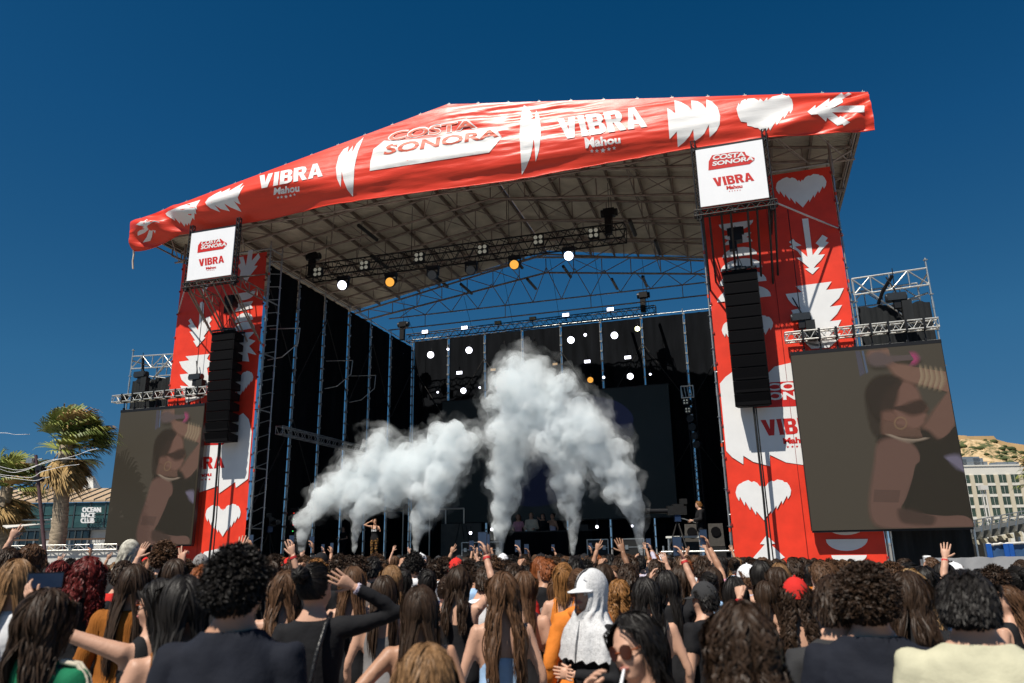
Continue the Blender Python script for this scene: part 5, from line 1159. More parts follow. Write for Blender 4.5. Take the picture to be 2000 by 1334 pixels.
HAIR = {'black': hairmat('black', (.012, .010, .009)), 'dark brown': hairmat('dark brown', (.034, .019, .011)), 'brown': hairmat('brown', (.088, .044, .022)), 'light brown': hairmat('light brown', (.21, .115, .052)),
        'auburn': hairmat('auburn', (.21, .062, .018)), 'dark red': hairmat('dark red', (.11, .012, .010)), 'blonde': hairmat('blonde', (.30, .185, .085)), 'golden brown': hairmat('golden brown', (.24, .11, .035))}
def clothmat(name, c, **k):
    a = dict(rough=.85, var=.10, scale=9, bump=.5, bscale=11, spec=.2); a.update(k); return mat(name+' fabric', c, **a)
CLOTH = {'black': clothmat('black', (.012, .012, .014)), 'navy': clothmat('navy', (.012, .014, .022)), 'white': clothmat('white', (.74, .74, .76)), 'grey': clothmat('grey', (.22, .21, .21)), 'red': clothmat('red', (.55, .025, .02)),
         'green': clothmat('green', (.010, .15, .07)), 'brown': clothmat('rust brown', (.28, .095, .015), stretch=(8, 8, .6)), 'orange': clothmat('orange', (.66, .20, .03)), 'pale blue': clothmat('pale blue', (.33, .50, .74)),
         'lilac': clothmat('lilac', (.55, .50, .60)), 'beige': clothmat('beige', (.52, .50, .36)), 'taupe': clothmat('taupe', (.20, .16, .145)), 'pink': clothmat('pink', (.60, .28, .36)), 'denim': clothmat('denim', (.16, .25, .38)),
         'leopard': clothmat('leopard', (.20, .075, .02)), 'dark green': clothmat('dark green', (.03, .06, .03)), 'yellow': clothmat('yellow', (.62, .40, .04)), 'purple': clothmat('purple', (.16, .07, .28)), 'cream': clothmat('cream', (.62, .56, .44)), 'charcoal': clothmat('charcoal', (.035, .035, .037)), 'tiger': clothmat('tiger', (.34, .17, .05))}
def spots(m, dark, sc, lo, hi):
    t = m.node_tree; b = t.nodes['Principled BSDF']; tc = t.nodes.new('ShaderNodeTexCoord'); v = t.nodes.new('ShaderNodeTexVoronoi'); v.inputs['Scale'].default_value = sc
    n = t.nodes.new('ShaderNodeTexNoise'); n.inputs['Scale'].default_value = sc*.7; mx = t.nodes.new('ShaderNodeMix'); mx.data_type = 'RGBA'; mx.inputs[0].default_value = .15
    t.links.new(tc.outputs['Object'], n.inputs[0]); t.links.new(tc.outputs['Object'], mx.inputs[6]); t.links.new(n.outputs['Color'], mx.inputs[7]); t.links.new(mx.outputs[2], v.inputs['Vector'])
    r = t.nodes.new('ShaderNodeValToRGB'); r.color_ramp.interpolation = 'CONSTANT'; e = r.color_ramp.elements; c = b.inputs['Base Color'].default_value[:]
    e[0].position = 0; e[0].color = (c[0]*.7, c[1]*.7, c[2]*.7, 1); e[1].position = lo; e[1].color = (*dark, 1); x = e.new(hi); x.color = c
    t.links.new(v.outputs['Distance'], r.inputs[0]); t.links.new(r.outputs[0], b.inputs['Base Color'])
spots(CLOTH['leopard'], (.008, .007, .006), 16, .28, .48); spots(CLOTH['tiger'], (.02, .012, .008), 9, .35, .6)
M_PHONE = mat('black phone glass', (.012, .013, .018), .15, 0, 0, spec=.6); M_PHONESCR = mat('phone screen', (.02, .03, .05), .15, 0, .3, 20, spec=.6, emit=.25, ecol=(40, 60, 90))
M_BAND = mat('red wristband', (.55, .03, .03), .6); M_LEATHER = mat('black leather', (.012, .012, .013), .35, 0, .3, 30, .3, 60)
def rotm(yaw=0, pitch=0, roll=0): return np.array(Matrix.Rotation(yaw, 3, 'Z') @ Matrix.Rotation(pitch, 3, 'X') @ Matrix.Rotation(roll, 3, 'Y'))
def loft(mb, rings, n=12):
    """rings: (cx, cy, cz, rx, ry) stacked in z"""
    vs = []; 
    for cx, cy, cz, rx, ry in rings:
        for i in range(n):
            a = 2*PI*i/n; vs.append((cx+rx*math.cos(a), cy+ry*math.sin(a), cz))
    m = len(rings)
    fs = [(j*n+i, j*n+(i+1) % n, (j+1)*n+(i+1) % n, (j+1)*n+i) for j in range(m-1) for i in range(n)]
    fs += [tuple(range(n-1, -1, -1)), tuple(range((m-1)*n, m*n))]
    mb.add(vs, fs, True)
def torso_rings(f):
    if f: return [(.80, .150, .105, 0), (.90, .172, .122, -.012), (.98, .158, .112, -.008), (1.06, .132, .095, 0), (1.14, .134, .095, .006), (1.22, .150, .110, .016), (1.30, .160, .100, .006), (1.36, .158, .082, -.004), (1.405, .130, .068, -.008), (1.44, .082, .060, -.010), (1.50, .050, .052, .002), (1.56, .048, .052, .008)]
    return [(.80, .152, .108, 0), (.90, .164, .118, -.008), (.98, .158, .112, -.004), (1.06, .155, .108, 0), (1.14, .164, .112, .004), (1.22, .182, .120, .010), (1.30, .196, .116, .004), (1.36, .196, .092, -.004), (1.405, .165, .080, -.010), (1.445, .100, .070, -.012), (1.50, .062, .064, .000), (1.56, .058, .062, .008)]
ARMS = {   # elbow and wrist of a right arm (x positive), hand pose
    'down': ((.245, -.03, 1.11), (.255, .06, .87), 'relaxed'), 'bent': ((.25, -.02, 1.12), (.17, .20, 1.08), 'relaxed'), 'fold': ((.23, .02, 1.12), (.02, .19, 1.14), 'relaxed'),
    'up': ((.30, .10, 1.58), (.25, .18, 1.82), 'open'), 'up2': ((.27, .16, 1.52), (.19, .20, 1.78), 'point'), 'fist': ((.34, .12, 1.36), (.31, .22, 1.60), 'fist'), 'phone': ((.22, .26, 1.42), (.12, .38, 1.62), 'hold'),
    'phone_high': ((.24, .20, 1.55), (.16, .30, 1.80), 'hold'), 'hip': ((.40, -.10, 1.13), (.24, .02, .98), 'relaxed'), 'out': ((.42, .10, 1.38), (.60, .16, 1.50), 'hold'), 'head': ((.44, .06, 1.46), (.19, -.02, 1.60), 'open'), 'chin': ((.26, .12, 1.20), (.12, .22, 1.44), 'hold'), 'play': ((.28, .02, 1.16), (.22, .26, 1.12), 'relaxed')}
def hand(mb, w, d, palm, side, pose, k=1.0):
    """palm and five fingers; w wrist, d direction, palm = normal of the palm side"""
    w = Vector(w); d = Vector(d).normalized(); pn = Vector(palm); pn = (pn-d*pn.dot(d)).normalized(); s = d.cross(pn).normalized()*side   # s points to the thumb side
    rings = [(-.045, .016, .014), (0, .024, .019), (.03, .033, .017), (.06, .041, .016), (.085, .040, .013), (.092, .034, .008)]
    n = 10; vs = []
    for t, a, b in rings:
        for i in range(n):
            q = 2*PI*i/n; vs.append(w+d*(t*k)+s*(a*k*math.cos(q))+pn*(b*k*math.sin(q)))
    m = len(rings); fs = [(j*n+i, j*n+(i+1) % n, (j+1)*n+(i+1) % n, (j+1)*n+i) for j in range(m-1) for i in range(n)]+[tuple(range(n-1, -1, -1)), tuple(range((m-1)*n, m*n))]
    mb.add(vs, fs, True)
    curl = {'open': (.12, .08, .1, .15), 'relaxed': (.45, .5, .55, .6), 'fist': (1.5, 1.55, 1.6, 1.6), 'point': (.08, .15, 1.5, 1.5), 'hold': (.75, .7, .7, .75)}[pose]
    for f in range(4):
        off = (.030, .010, -.010, -.029)[f]; L = (.072, .082, .076, .060)[f]*k; spread = (.16, .05, -.06, -.18)[f]*(1 if pose in ('open', 'point') else .35)
        p = w+d*(.083*k)+s*(off*k); pts = [p-d*.015*k]; dd = (d+s*spread).normalized(); a = 0
        for j, fr in enumerate((.42, .32, .26)):
            a += curl[f]*(.75 if j == 0 else 1.0)*(.62); q = dd*math.cos(a)+pn*math.sin(a); pts.append(pts[-1]+q*(L*fr+(.015*k if j == 0 else 0)))
        mb.path(pts, [.0092*k, .0088*k, .008*k, .0062*k], 6); mb.ball(pts[-1], .0064*k, 6, 4)
    a = {'open': .95, 'relaxed': .5, 'fist': .25, 'point': .6, 'hold': .8}[pose]
    p = w+d*(.022*k)+s*(.026*k); q = (d*math.cos(a)+s*math.sin(a)+pn*.25).normalized(); p2 = p+q*.042*k; q2 = (q+d*.35+pn*(.5 if pose in ('fist', 'hold') else .1)).normalized(); p3 = p2+q2*.033*k
    mb.path([p-q*.01, p2, p3], [.0125*k, .0105*k, .008*k], 6); mb.ball(p3, .008*k, 6, 4)
def seg_d(P, a, b):
    a = np.asarray(a); b = np.asarray(b); ab = b-a; t = np.clip(((P-a)@ab)/(ab@ab), 0, 1); return np.linalg.norm(P-(a+t[:, None]*ab), axis=1), t
def make_person(spec):
    """returns dict of meshes (in a body of 1.70 m) : body, top, bottom, hair + frames"""
    f = spec.get('f', 1); vox = spec.get('vox', .018); mb = MB()
    sh = .150 if f else .185; TR = torso_rings(f); lean = spec.get('lean', 0.)
    for z, rx, ry, yo in [(0, 0, 0, 0)]: pass
    loft(mb, [(0, yo+lean*max(0, z-1.0), z, rx, ry) for z, rx, ry, yo in TR], 14)
    hy, hp, hr = spec.get('head', (0, 0, 0)); R = rotm(hy, hp, hr); piv = np.array((0, .0+lean*.5, 1.50))
    def hd(p): return tuple(piv+R@(np.asarray(p, float)-np.array((0, 0, 1.50))))
    def hball(c, r, n=12, m=8):
        b = MB().ball(c, r, n, m); b.v = [hd(p) for p in b.v]; mb.add(b.v, b.f, True)
    hball((0, .000, 1.598), (.074, .094, .104)); hball((0, .030, 1.548), (.058, .066, .072)); hball((0, .058, 1.505), (.034, .034, .026))
    hball((0, .098, 1.566), (.012, .022, .014)); hball((0, .090, 1.588), (.010, .014, .026)); hball((0, .084, 1.535), (.024, .014, .010)); hball((0, .080, 1.608), (.05, .016, .010))
    for s in (-1, 1): hball((s*.076, -.006, 1.572), (.010, .020, .030), 8, 6); hball((s*.040, .055, 1.552), (.024, .030, .024))
    arms = []
    for s, nm in ((1, spec.get('ra', 'down')), (-1, spec.get('la', 'down'))):
        e, w, hpz = ARMS[nm] if isinstance(nm, str) else nm
        S0 = Vector((s*sh, -.005+lean*.38, 1.375)); E = Vector((s*e[0], e[1]+lean*.3, e[2])); Wr = Vector((s*w[0], w[1]+lean*.3, w[2]))
        kk = 1.0 if not f else .88
        up_ = nm in ('up', 'up2', 'phone_high', 'phone', 'head', 'out')
        mb.path([Vector((s*sh*.55, 0, 1.36+(.02 if up_ else 0))), S0+(Vector((0, 0, .02)) if up_ else Vector()), S0.lerp(E, .35), E, E.lerp(Wr, .3), Wr], [.055*kk, .058*kk, .047*kk, .038*kk, .040*kk, (.026 if vox < .0225 else .034)*kk], 10)
        mb.ball(E, .039*kk, 8, 6); arms.append((np.array(S0), np.array(E), np.array(Wr), s, nm, hpz))
    st = spec.get('stance', .10)
    for s in (-1, 1):
        mb.path([(s*.075, 0, .92), (s*.088, .0, .80), (s*(.5*st+.04), .012, .48), (s*(.5*st+.045), -.004, .30), (s*(.5*st+.05), -.012, .09)], [.090, .086, .056, .054, .036], 10)
        mb.path([(s*(.5*st+.05), -.05, .035), (s*(.5*st+.06), .06, .04), (s*(.5*st+.065), .15, .025)], [.036, .04, .026], 8)
    me = mb.mesh('b'); o = bpy.data.objects.new('b', me); COL.objects.link(o)
    md = o.modifiers.new('r', 'REMESH'); md.mode = 'VOXEL'; md.voxel_size = vox
    md = o.modifiers.new('s', 'SMOOTH'); md.factor = .5; md.iterations = 5 if vox < .02 else 2
    bpy.context.view_layer.update(); m2 = bpy.data.meshes.new_from_object(o.evaluated_get(bpy.context.evaluated_depsgraph_get()))
    bpy.data.objects.remove(o); bpy.data.meshes.remove(me)
    n = len(m2.vertices); co = np.empty(n*3, np.float32); no = np.empty(n*3, np.float32); m2.vertices.foreach_get('co', co); m2.vertex_normals.foreach_get('vector', no)
    co = co.reshape(-1, 3).astype(float); no = no.reshape(-1, 3).astype(float)
    npz = len(m2.polygons); lv = np.empty(len(m2.loops), np.int32); m2.loops.foreach_get('vertex_index', lv); F = lv.reshape(npz, 4) if len(lv) == npz*4 else None
    if F is None: F = np.array([list(p.vertices)+[p.vertices[-1]]*(4-len(p.vertices)) for p in m2.polygons], np.int32)
    bpy.data.meshes.remove(m2)
    # hands
    hm = MB()
    for S0, E, Wr, s, nm, hpz in arms:
        d = Vector(Wr-E).normalized()
        if nm in ('phone', 'phone_high'): d = (d*.4+Vector((-.1*s, .15, .9))).normalized()
        if nm == 'chin': d = (d*.5+Vector((-.2*s, .1, .8))).normalized()
        palm = {'up': (0, 1, .1), 'up2': (0, 1, .1), 'fist': (-s*.6, .8, 0), 'phone': (-s, .1, 0), 'phone_high': (-s, .1, 0), 'head': (.0, .95, .2), 'out': (0, .3, 1), 'chin': (-s, 0, 0)}.get(nm if isinstance(nm, str) else '', (-s, .1, 0))
        hand(hm, Vector(Wr)-d*.012, d, palm, s, hpz, .95 if not f else .86)
    # regions
    dist_arm = np.full(n, 9.); tarm = np.zeros(n)
    for S0, E, Wr, s, nm, hpz in arms:
        d1, t1 = seg_d(co, S0, E); d2, t2 = seg_d(co, E, Wr); d1 = np.where((t1 <= 0), 9., d1)
        dd = np.minimum(d1, d2); tt = np.where(d1 <= d2, t1, 1+t2); k = dd < np.minimum(dist_arm, .085); dist_arm[k] = dd[k]; tarm[k] = np.maximum(tt[k], 1e-3)
    isarm = dist_arm < .085
    near_t = (np.abs(co[:, 0]) < sh-.012) & (co[:, 2] < 1.40) & (co[:, 2] > .8)
    d_core = np.abs(co[:, 0])
    isarm &= ~(near_t & (dist_arm > .045))
    z = co[:, 2]; ax = np.abs(co[:, 0]); isleg = (z < .90); ishead = (z > 1.47) & ~isarm
    out = {'isarm': isarm, 'V': co, 'F': F, 'arms': arms, 'R': R, 'piv': piv, 'f': f, 'TR': TR, 'lean': lean}
    top = spec.get('top', 'tee'); hem = spec.get('hem', .86)
    if top == 'tee': sel = (~isarm & (z > hem) & (z < 1.466-.050*(co[:, 1] > 0)) & ~ishead) | (isarm & (tarm < .62))
    elif top == 'long' or top == 'hoodie' or top == 'jacket': sel = (~isarm & (z > hem-(.06 if top != 'long' else 0)) & (z < 1.438) & ~ishead) | (isarm & (tarm < 1.93))
    elif top == 'tank': sel = ~isarm & (z > hem) & ((z < 1.30) | ((ax > .052) & (ax < .118) & (z < 1.45)))
    elif top == 'cami': sel = ~isarm & (z > hem) & ((z < 1.225+.02*np.cos(ax*25)) | ((ax > .078) & (ax < .094) & (z < 1.43)))
    else: sel = np.zeros(n, bool)
    def extract(sel, off, fold, seed, hang=0.):
        k = sel[F].all(axis=1); fs = F[k]; ids = np.unique(fs); mp = np.full(n, -1); mp[ids] = np.arange(len(ids)); P = co[ids].copy(); N = no[ids]
        fo = np.array([noise.noise(Vector((p[0]*8+p[2]*5, p[1]*8, p[2]*6-p[0]*4+seed)))+.6*noise.noise(Vector((p[0]*18+seed, p[1]*18, p[2]*16+p[0]*9))) for p in P]) if fold else 0
        o_ = off+hang*np.clip((1.25-P[:, 2])/.4, 0, 1)*np.where(isarm[ids], .3, 1.)
        P += N*(o_+fold*fo)[:, None] if fold else N*np.reshape(o_, (-1, 1))
        Q = mp[fs]; ed = np.sort(np.concatenate([Q[:, [0, 1]], Q[:, [1, 2]], Q[:, [2, 3]], Q[:, [3, 0]]]), axis=1); ed = ed[ed[:, 0] != ed[:, 1]]
        ue, ct = np.unique(ed, axis=0, return_counts=True); be = ue[ct == 1]         # smooth the cut edges into clean hems
        for _ in range(8):
            acc = np.zeros_like(P); nb = np.zeros(len(P)); np.add.at(acc, be[:, 0], P[be[:, 1]]); np.add.at(acc, be[:, 1], P[be[:, 0]]); np.add.at(nb, be[:, 0], 1); np.add.at(nb, be[:, 1], 1)
            m_ = nb > 0; P[m_] = .4*P[m_]+.6*acc[m_]/nb[m_][:, None]
        return P, Q
    off, hang, fold = {'tee': (.013, .024, .012), 'long': (.008, .006, .006), 'hoodie': (.026, .016, .012), 'jacket': (.028, .028, .012), 'tank': (.006, .004, .003), 'cami': (.006, .004, .003)}.get(top, (.01, .0, .0))
    if sel.any():
        V, Q = extract(sel, off, fold, spec.get('seed', 1), hang)
        extra = MB()
        if top == 'hoodie':
            extra.path([(-.09, .02, 1.425), (-.085, -.06, 1.43), (0, -.105, 1.42), (.085, -.06, 1.43), (.09, .02, 1.425)], [.03, .042, .055, .042, .03], 8); extra.ball((0, -.10, 1.36), (.085, .045, .09), 10, 7)
        out['top'] = (V, Q, extra)
    bsel = ~isarm & (z < .99) & (z > .07)
    V, Q = extract(bsel, .007, .005, 3.); out['bottom'] = (V, Q, MB())
    out['handmb'] = hm
    return out
def join_np(V, F, mb):
    """merge quad arrays with an MB into one mesh"""
    me = mesh_np('m', V, F)
    if not mb.v: return me
    bm = bmesh.new(); bm.from_mesh(me); vv = [bm.verts.new(p) for p in mb.v]
    for f in mb.f:
        try: q = bm.faces.new([vv[i] for i in f]); q.smooth = True
        except ValueError: pass
    bm.to_mesh(me); bm.free(); return me
HR = np.array((.081, .101, .113)); HC = np.array((0, -.004, 1.602))
def fib(n):
    i = np.arange(n)+.5; ph = np.arccos(1-2*i/n); th = PI*(1+5**.5)*i
    return np.stack([np.cos(th)*np.sin(ph), np.sin(th)*np.sin(ph), np.cos(ph)], 1)
def hair_mesh(P, kind, length, n, rad, seed, vol=.0, K=None):
    """strands combed over the head and falling under gravity, pushed out of head and torso"""
    g = np.random.default_rng(seed); D = fib(int(n*1.9)); keep = (D[:, 2] > (-.55 if kind not in ('short', 'afro') else -.78)) & ((D[:, 1]-.55*D[:, 2]) < .27) & ~((np.abs(D[:, 0]) > .85) & (D[:, 1] > .12) & (D[:, 2] < .1)); D = D[keep]
    D += g.normal(0, .03, D.shape); D /= np.linalg.norm(D, axis=1)[:, None]
    R, piv = P['R'], P['piv']; C = piv+R@(HC-np.array((0, 0, 1.5)))
    S = len(D); tie = kind in ('bun', 'ponytail', 'halfup')
    lay = g.uniform(.0, 1., S)
    wave = {'wavy': .011, 'curly': .016, 'long': .004, 'afro': .013, 'short': .006, 'ponytail': .008, 'halfup': .010, 'bun': .003}.get(kind, .006)
    freq = {'wavy': 24., 'curly': 62., 'afro': 150., 'short': 30., 'halfup': 26.}.get(kind, 14.)
    L = np.full(S, length)*g.uniform(.82, 1.05, S)
    if kind in ('long', 'wavy', 'curly', 'halfup'): L *= .75+.25*np.clip((D[:, 2]+1)/1.2, 0, 1)+.0
    if kind in ('afro', 'short'): L *= g.uniform(.7, 1.1, S)*np.clip((D[:, 2]+.80)/.5, .18, 1)
    K = K or (15 if kind not in ('curly', 'afro') else 20)
    q = D*(1+.01+.04*lay[:, None]*(.3+vol)); p = C+(R@(q*HR).T).T; fr = (R@D.T).T
    path = np.empty((S, K, 3)); path[:, 0] = p; step = L/(K-1); prev = None
    tieP = C+R@np.array((0, -.115, .045 if kind != 'ponytail' else .05)); 
    nrm0 = (R@(D/HR).T).T; nrm0 /= np.linalg.norm(nrm0, axis=1)[:, None]
    zs = np.array([r[0] for r in P['TR']]); rxs = np.array([r[1] for r in P['TR']]); rys = np.array([r[2] for r in P['TR']])
    back = (R@np.array((0, -1., 0)))
    front = np.clip(D[:, 1], 0, 1); side = np.sign(D[:, 0]+g.normal(0, .02, S))
    curve = g.uniform(-1, 1, S)
    for k in range(1, K):
        t = k/(K-1)
        if kind == 'afro':
            w = nrm0*(.9-.5*t)+np.array((0, 0, -.35*t))+g.normal(0, .55, (S, 3))
        elif kind == 'short':
            w = back*(.25+.9*front[:, None])+np.array((0, 0, -.8))*np.clip(1.2-D[:, 2:3], .3, 1)+nrm0*(.12+.5*vol)+g.normal(0, .16, (S, 3))
        elif tie and t < .5 and kind in ('bun', 'ponytail'):
            w = tieP-p
        else:
            w = np.array((0, 0, -1.))+back*(.55*front+.25)[:, None]*(1 if k < K*.5 else .12)+(R@np.array((1., 0, 0)))*(side*.30*(1-t))[:, None]+nrm0*(vol*1.2*(1-t))+np.stack([-.55*p[:, 0]*(p[:, 2] < 1.5)/.12*t, 0*p[:, 0], 0*p[:, 0]], 1)*.5
        w = w/np.linalg.norm(w, axis=1)[:, None]
        d = w if prev is None else (.55*prev+.45*w); d = d/np.linalg.norm(d, axis=1)[:, None]; prev = d
        if kind not in ('afro', 'short'):      # comb along the skull instead of standing off
            hq = (R.T@(p-C).T).T; gn = (R@(hq/HR**2).T).T; gn /= np.linalg.norm(gn, axis=1)[:, None]+1e-9; rq = np.linalg.norm(hq/HR, axis=1)
            ow = np.sum(d*gn, axis=1); fx = (ow > 0) & (rq < 1.5) & (p[:, 2] > C[2]-.05); d = d-gn*(np.where(fx, ow*(1-.35*vol), 0))[:, None]; d = d/(np.linalg.norm(d, axis=1)[:, None]+1e-9); prev = d
        st_ = step
        if kind in ('bun', 'ponytail') and t < .5: st_ = np.minimum(step*2.2, np.linalg.norm(tieP-p, axis=1)*.55)
        if kind == 'bun' and t >= .5: st_ = step*.1
        p = p+d*np.reshape(st_, (-1, 1))
        # keep out of the head
        h = (R.T@(p-C).T).T/(HR*(1.03+.10*lay[:, None]*(.35+vol))); r = np.linalg.norm(h, axis=1); ins = r < 1
        if ins.any(): hh = h[ins]/r[ins][:, None]; p[ins] = C+(R@(hh*HR*(1.03+.10*lay[ins][:, None]*(.35+vol))).T).T
        hf = (R.T@(p-C).T).T; fm = (hf[:, 1] > .02) & (hf[:, 2] < .062) & (hf[:, 2] > -.16) & (np.abs(hf[:, 0]) < .080)      # and off the face
        if fm.any(): hf[fm, 0] = side[fm]*(.082+.012*lay[fm]); p[fm] = C+(R@hf[fm].T).T
        # keep out of the torso and shoulders
        zz_ = p[:, 2]; rx = np.interp(zz_, zs, rxs)+.028+.02*lay; ry = np.interp(zz_, zs, rys)+.022+.022*lay; yo = P['lean']*np.maximum(0, zz_-1.0)
        xx = np.clip(p[:, 0]/rx, -.97, .97); yb = ry*np.sqrt(1-xx*xx); ins = (np.abs(p[:, 0]) < rx) & (np.abs(p[:, 1]-yo) < yb) & (zz_ < 1.47) & (zz_ > .8)
        if ins.any(): fr_ = p[ins, 1]-yo[ins] > .03; p[ins, 1] = yo[ins]+np.where(fr_, yb[ins], -yb[ins])
        path[:, k] = p
    # gather into locks, then wave
    ncl = max(8, S//(9 if kind not in ('short',) else 6)); gi = g.choice(S, ncl, replace=False); cl = np.argmin(((path[:, K//2][:, None]-path[gi, K//2][None])**2).sum(-1), axis=1) if S*ncl < 4e6 else np.zeros(S, int)
    T = np.linspace(0, 1, K)[None, :, None]; att = {'long': .26, 'wavy': .42, 'curly': .36, 'halfup': .40, 'ponytail': .3, 'short': .30, 'afro': .28, 'bun': .2}[kind]
    path = path*(1-att*T)+path[gi][cl]*(att*T)
    ph = g.uniform(0, 6.28, ncl)[cl]+g.normal(0, .8, S); ph2 = g.uniform(0, 6.28, ncl)[cl]; s_ = np.linspace(0, 1, K)[None, :]*L[:, None]
    amp = wave*np.minimum(1, s_/.10)*(.7+.6*g.random(S))[:, None]
    path[:, :, 0] += amp*np.sin(freq*s_+ph[:, None]); path[:, :, 1] += amp*np.cos(freq*s_+ph2[:, None]+ph[:, None]); path[:, :, 2] += .3*amp*np.sin(freq*1.3*s_+ph2[:, None])
    # tubes
    tan = np.gradient(path, axis=1); tan /= np.linalg.norm(tan, axis=2, keepdims=True)+1e-9
    axis = np.broadcast_to(C, path.shape).copy(); axis[:, :, 2] = np.minimum(C[2], path[:, :, 2]); outw = path-axis; outw /= np.linalg.norm(outw, axis=2, keepdims=True)+1e-9
    outw = outw+g.normal(0, .35, (S, 1, 3)); u = np.cross(tan, outw); u /= np.linalg.norm(u, axis=2, keepdims=True)+1e-9; v = np.cross(u, tan)
    rr = rad*(.6+.8*g.random(S))[:, None]*np.interp(np.linspace(0, 1, K), [0, .2, .75, 1], [.7, 1, .75, .08])[None, :]
    V = np.stack([path-rr[..., None]*u, path+rr[..., None]*u], 2); m = 2
    idx = np.arange(S*K*m).reshape(S, K, m); a = idx[:, :-1]; b = idx[:, 1:]
    Q = np.stack([a[:, :, :-1], a[:, :, 1:], b[:, :, 1:], b[:, :, :-1]], -1).reshape(-1, 4); V = V.reshape(-1, 3)
    # scalp cap under the strands
    nu, nv = 18, 10; cap = []; ok = []
    for j in range(nv+1):
        th = PI*.70*j/nv
        for i in range(nu):
            a_ = 2*PI*i/nu; dd = np.array((math.sin(th)*math.cos(a_), math.sin(th)*math.sin(a_), math.cos(th))); ok.append((dd[1]-.55*dd[2]) < .30 and dd[2] > -.62); cap.append(C+R@(dd*HR*(1.0+.012)))
    fs = [(j*nu+i, j*nu+(i+1) % nu, (j+1)*nu+(i+1) % nu, (j+1)*nu+i) for j in range(nv) for i in range(nu)]
    fs = np.array([q for q in fs if all(ok[i] for i in q)], int)
    if len(fs): Q = np.concatenate([Q, fs[:, ::-1]+len(V)]); V = np.concatenate([V, np.array(cap)])
    return V, Q, C
def dress(spec, hair=True):
    P = make_person(spec); R = {}
    R['body'] = join_np(P['V'], P['F'], P['handmb'])
    if not spec.get('trousers'):       # legs of people deep in the crowd: clothed faces of the body itself
        zc = P['V'][P['F']][:, :, 2].mean(axis=1); lm = np.zeros(len(R['body'].polygons), np.int32); lm[:len(zc)] = (zc < .97) & (zc > .07) & ~P['isarm'][P['F']].any(axis=1)
        R['body'].materials.append(SKIN['light']); R['body'].materials.append(CLOTH['denim']); R['body'].polygons.foreach_set('material_index', lm)
    if 'top' in P: R['top'] = join_np(*P['top'])
    if spec.get('trousers'): R['bottom'] = join_np(*P['bottom'])
    hk = spec.get('hair', 'long')
    if hk:
        n, rad = spec.get('hn', 300), spec.get('hr', .0055)
        L = spec.get('hl', {'long': .50, 'wavy': .55, 'curly': .50, 'short': .05, 'afro': .07, 'ponytail': .46, 'bun': .16, 'halfup': .55}[hk])
        V, Q, C = hair_mesh(P, hk, L, n, rad, spec.get('seed', 1)*13+5, spec.get('vol', .0))
        mb = MB()
        if hk == 'bun':
            T = P['piv']+P['R']@(np.array((0, -.125, 1.66))-np.array((0, 0, 1.5))); mb.ball(tuple(T), (.045, .04, .04), 10, 7)
            for k in range(16):
                a = k*.8; mb.path([tuple(T+.045*np.array((math.cos(a+j*.6)*math.cos(k), math.sin(a+j*.6), math.cos(a+j*.6)*math.sin(k)))) for j in range(5)], .007, 4)
        R['hair'] = join_np(V, Q, mb)
    P['meshes'] = R; return P
def headpt(P, p): return Vector(P['piv']+P['R']@(np.array(p, float)-np.array((0, 0, 1.5))))
def cap_mesh(P, brim=1, back=False):
    mb = MB(); n = 16; vs = []; sc = 1.10
    for j in range(6):
        th = PI*.5*j/5*1.04
        for i in range(n):
            a = 2*PI*i/n; vs.append(headpt(P, (HC[0]+HR[0]*sc*math.sin(th)*math.cos(a), HC[1]+HR[1]*sc*math.sin(th)*math.sin(a), HC[2]+.012+HR[2]*1.06*math.cos(th))))
    mb.add(vs, [(j*n+i, (j+1)*n+i, (j+1)*n+(i+1) % n, j*n+(i+1) % n) for j in range(5) for i in range(n)], True)
    if brim:
        d = -1 if back else 1; top = []; bot = []
        for i in range(9):
            a = PI*(.14+.72*i/8); x = HR[0]*1.1*math.cos(a); y = d*HR[1]*1.08*math.sin(a)
            top += [headpt(P, (x, HC[1]+y, HC[2]+.012)), headpt(P, (x*1.05, HC[1]+y+d*.075*math.sin(a), HC[2]-.008+.01*math.cos(2*a)))]
        k = len(top); vv = top+[t-Vector((0, 0, .006)) for t in top]
        mb.add(vv, [(2*i, 2*i+1, 2*i+3, 2*i+2) for i in range(8)]+[(k+2*i+2, k+2*i+3, k+2*i+1, k+2*i) for i in range(8)]+[(2*i+1, k+2*i+1, k+2*i+3, 2*i+3) for i in range(8)], True)
    mb.ball(headpt(P, (0, HC[1], HC[2]+.012+HR[2]*1.07)), .009, 6, 4)
    return mb
def glasses_mb(P, clear=False):
    mb = MB(); ln = MB()
    for s in (-1, 1):
        c = headpt(P, (s*.034, .093, 1.588)); ax = Vector(P['R']@np.array((s*.25, 1., 0)))
        ln.disc(c, ax, .027, .006, 14)
        a = headpt(P, (s*.06, .083, 1.592)); b = headpt(P, (s*.080, -.01, 1.592)); mb.tube(a, b, .0028, 5)
    mb.tube(headpt(P, (-.012, .100, 1.59)), headpt(P, (.012, .100, 1.59)), .003, 5)
    return mb, ln
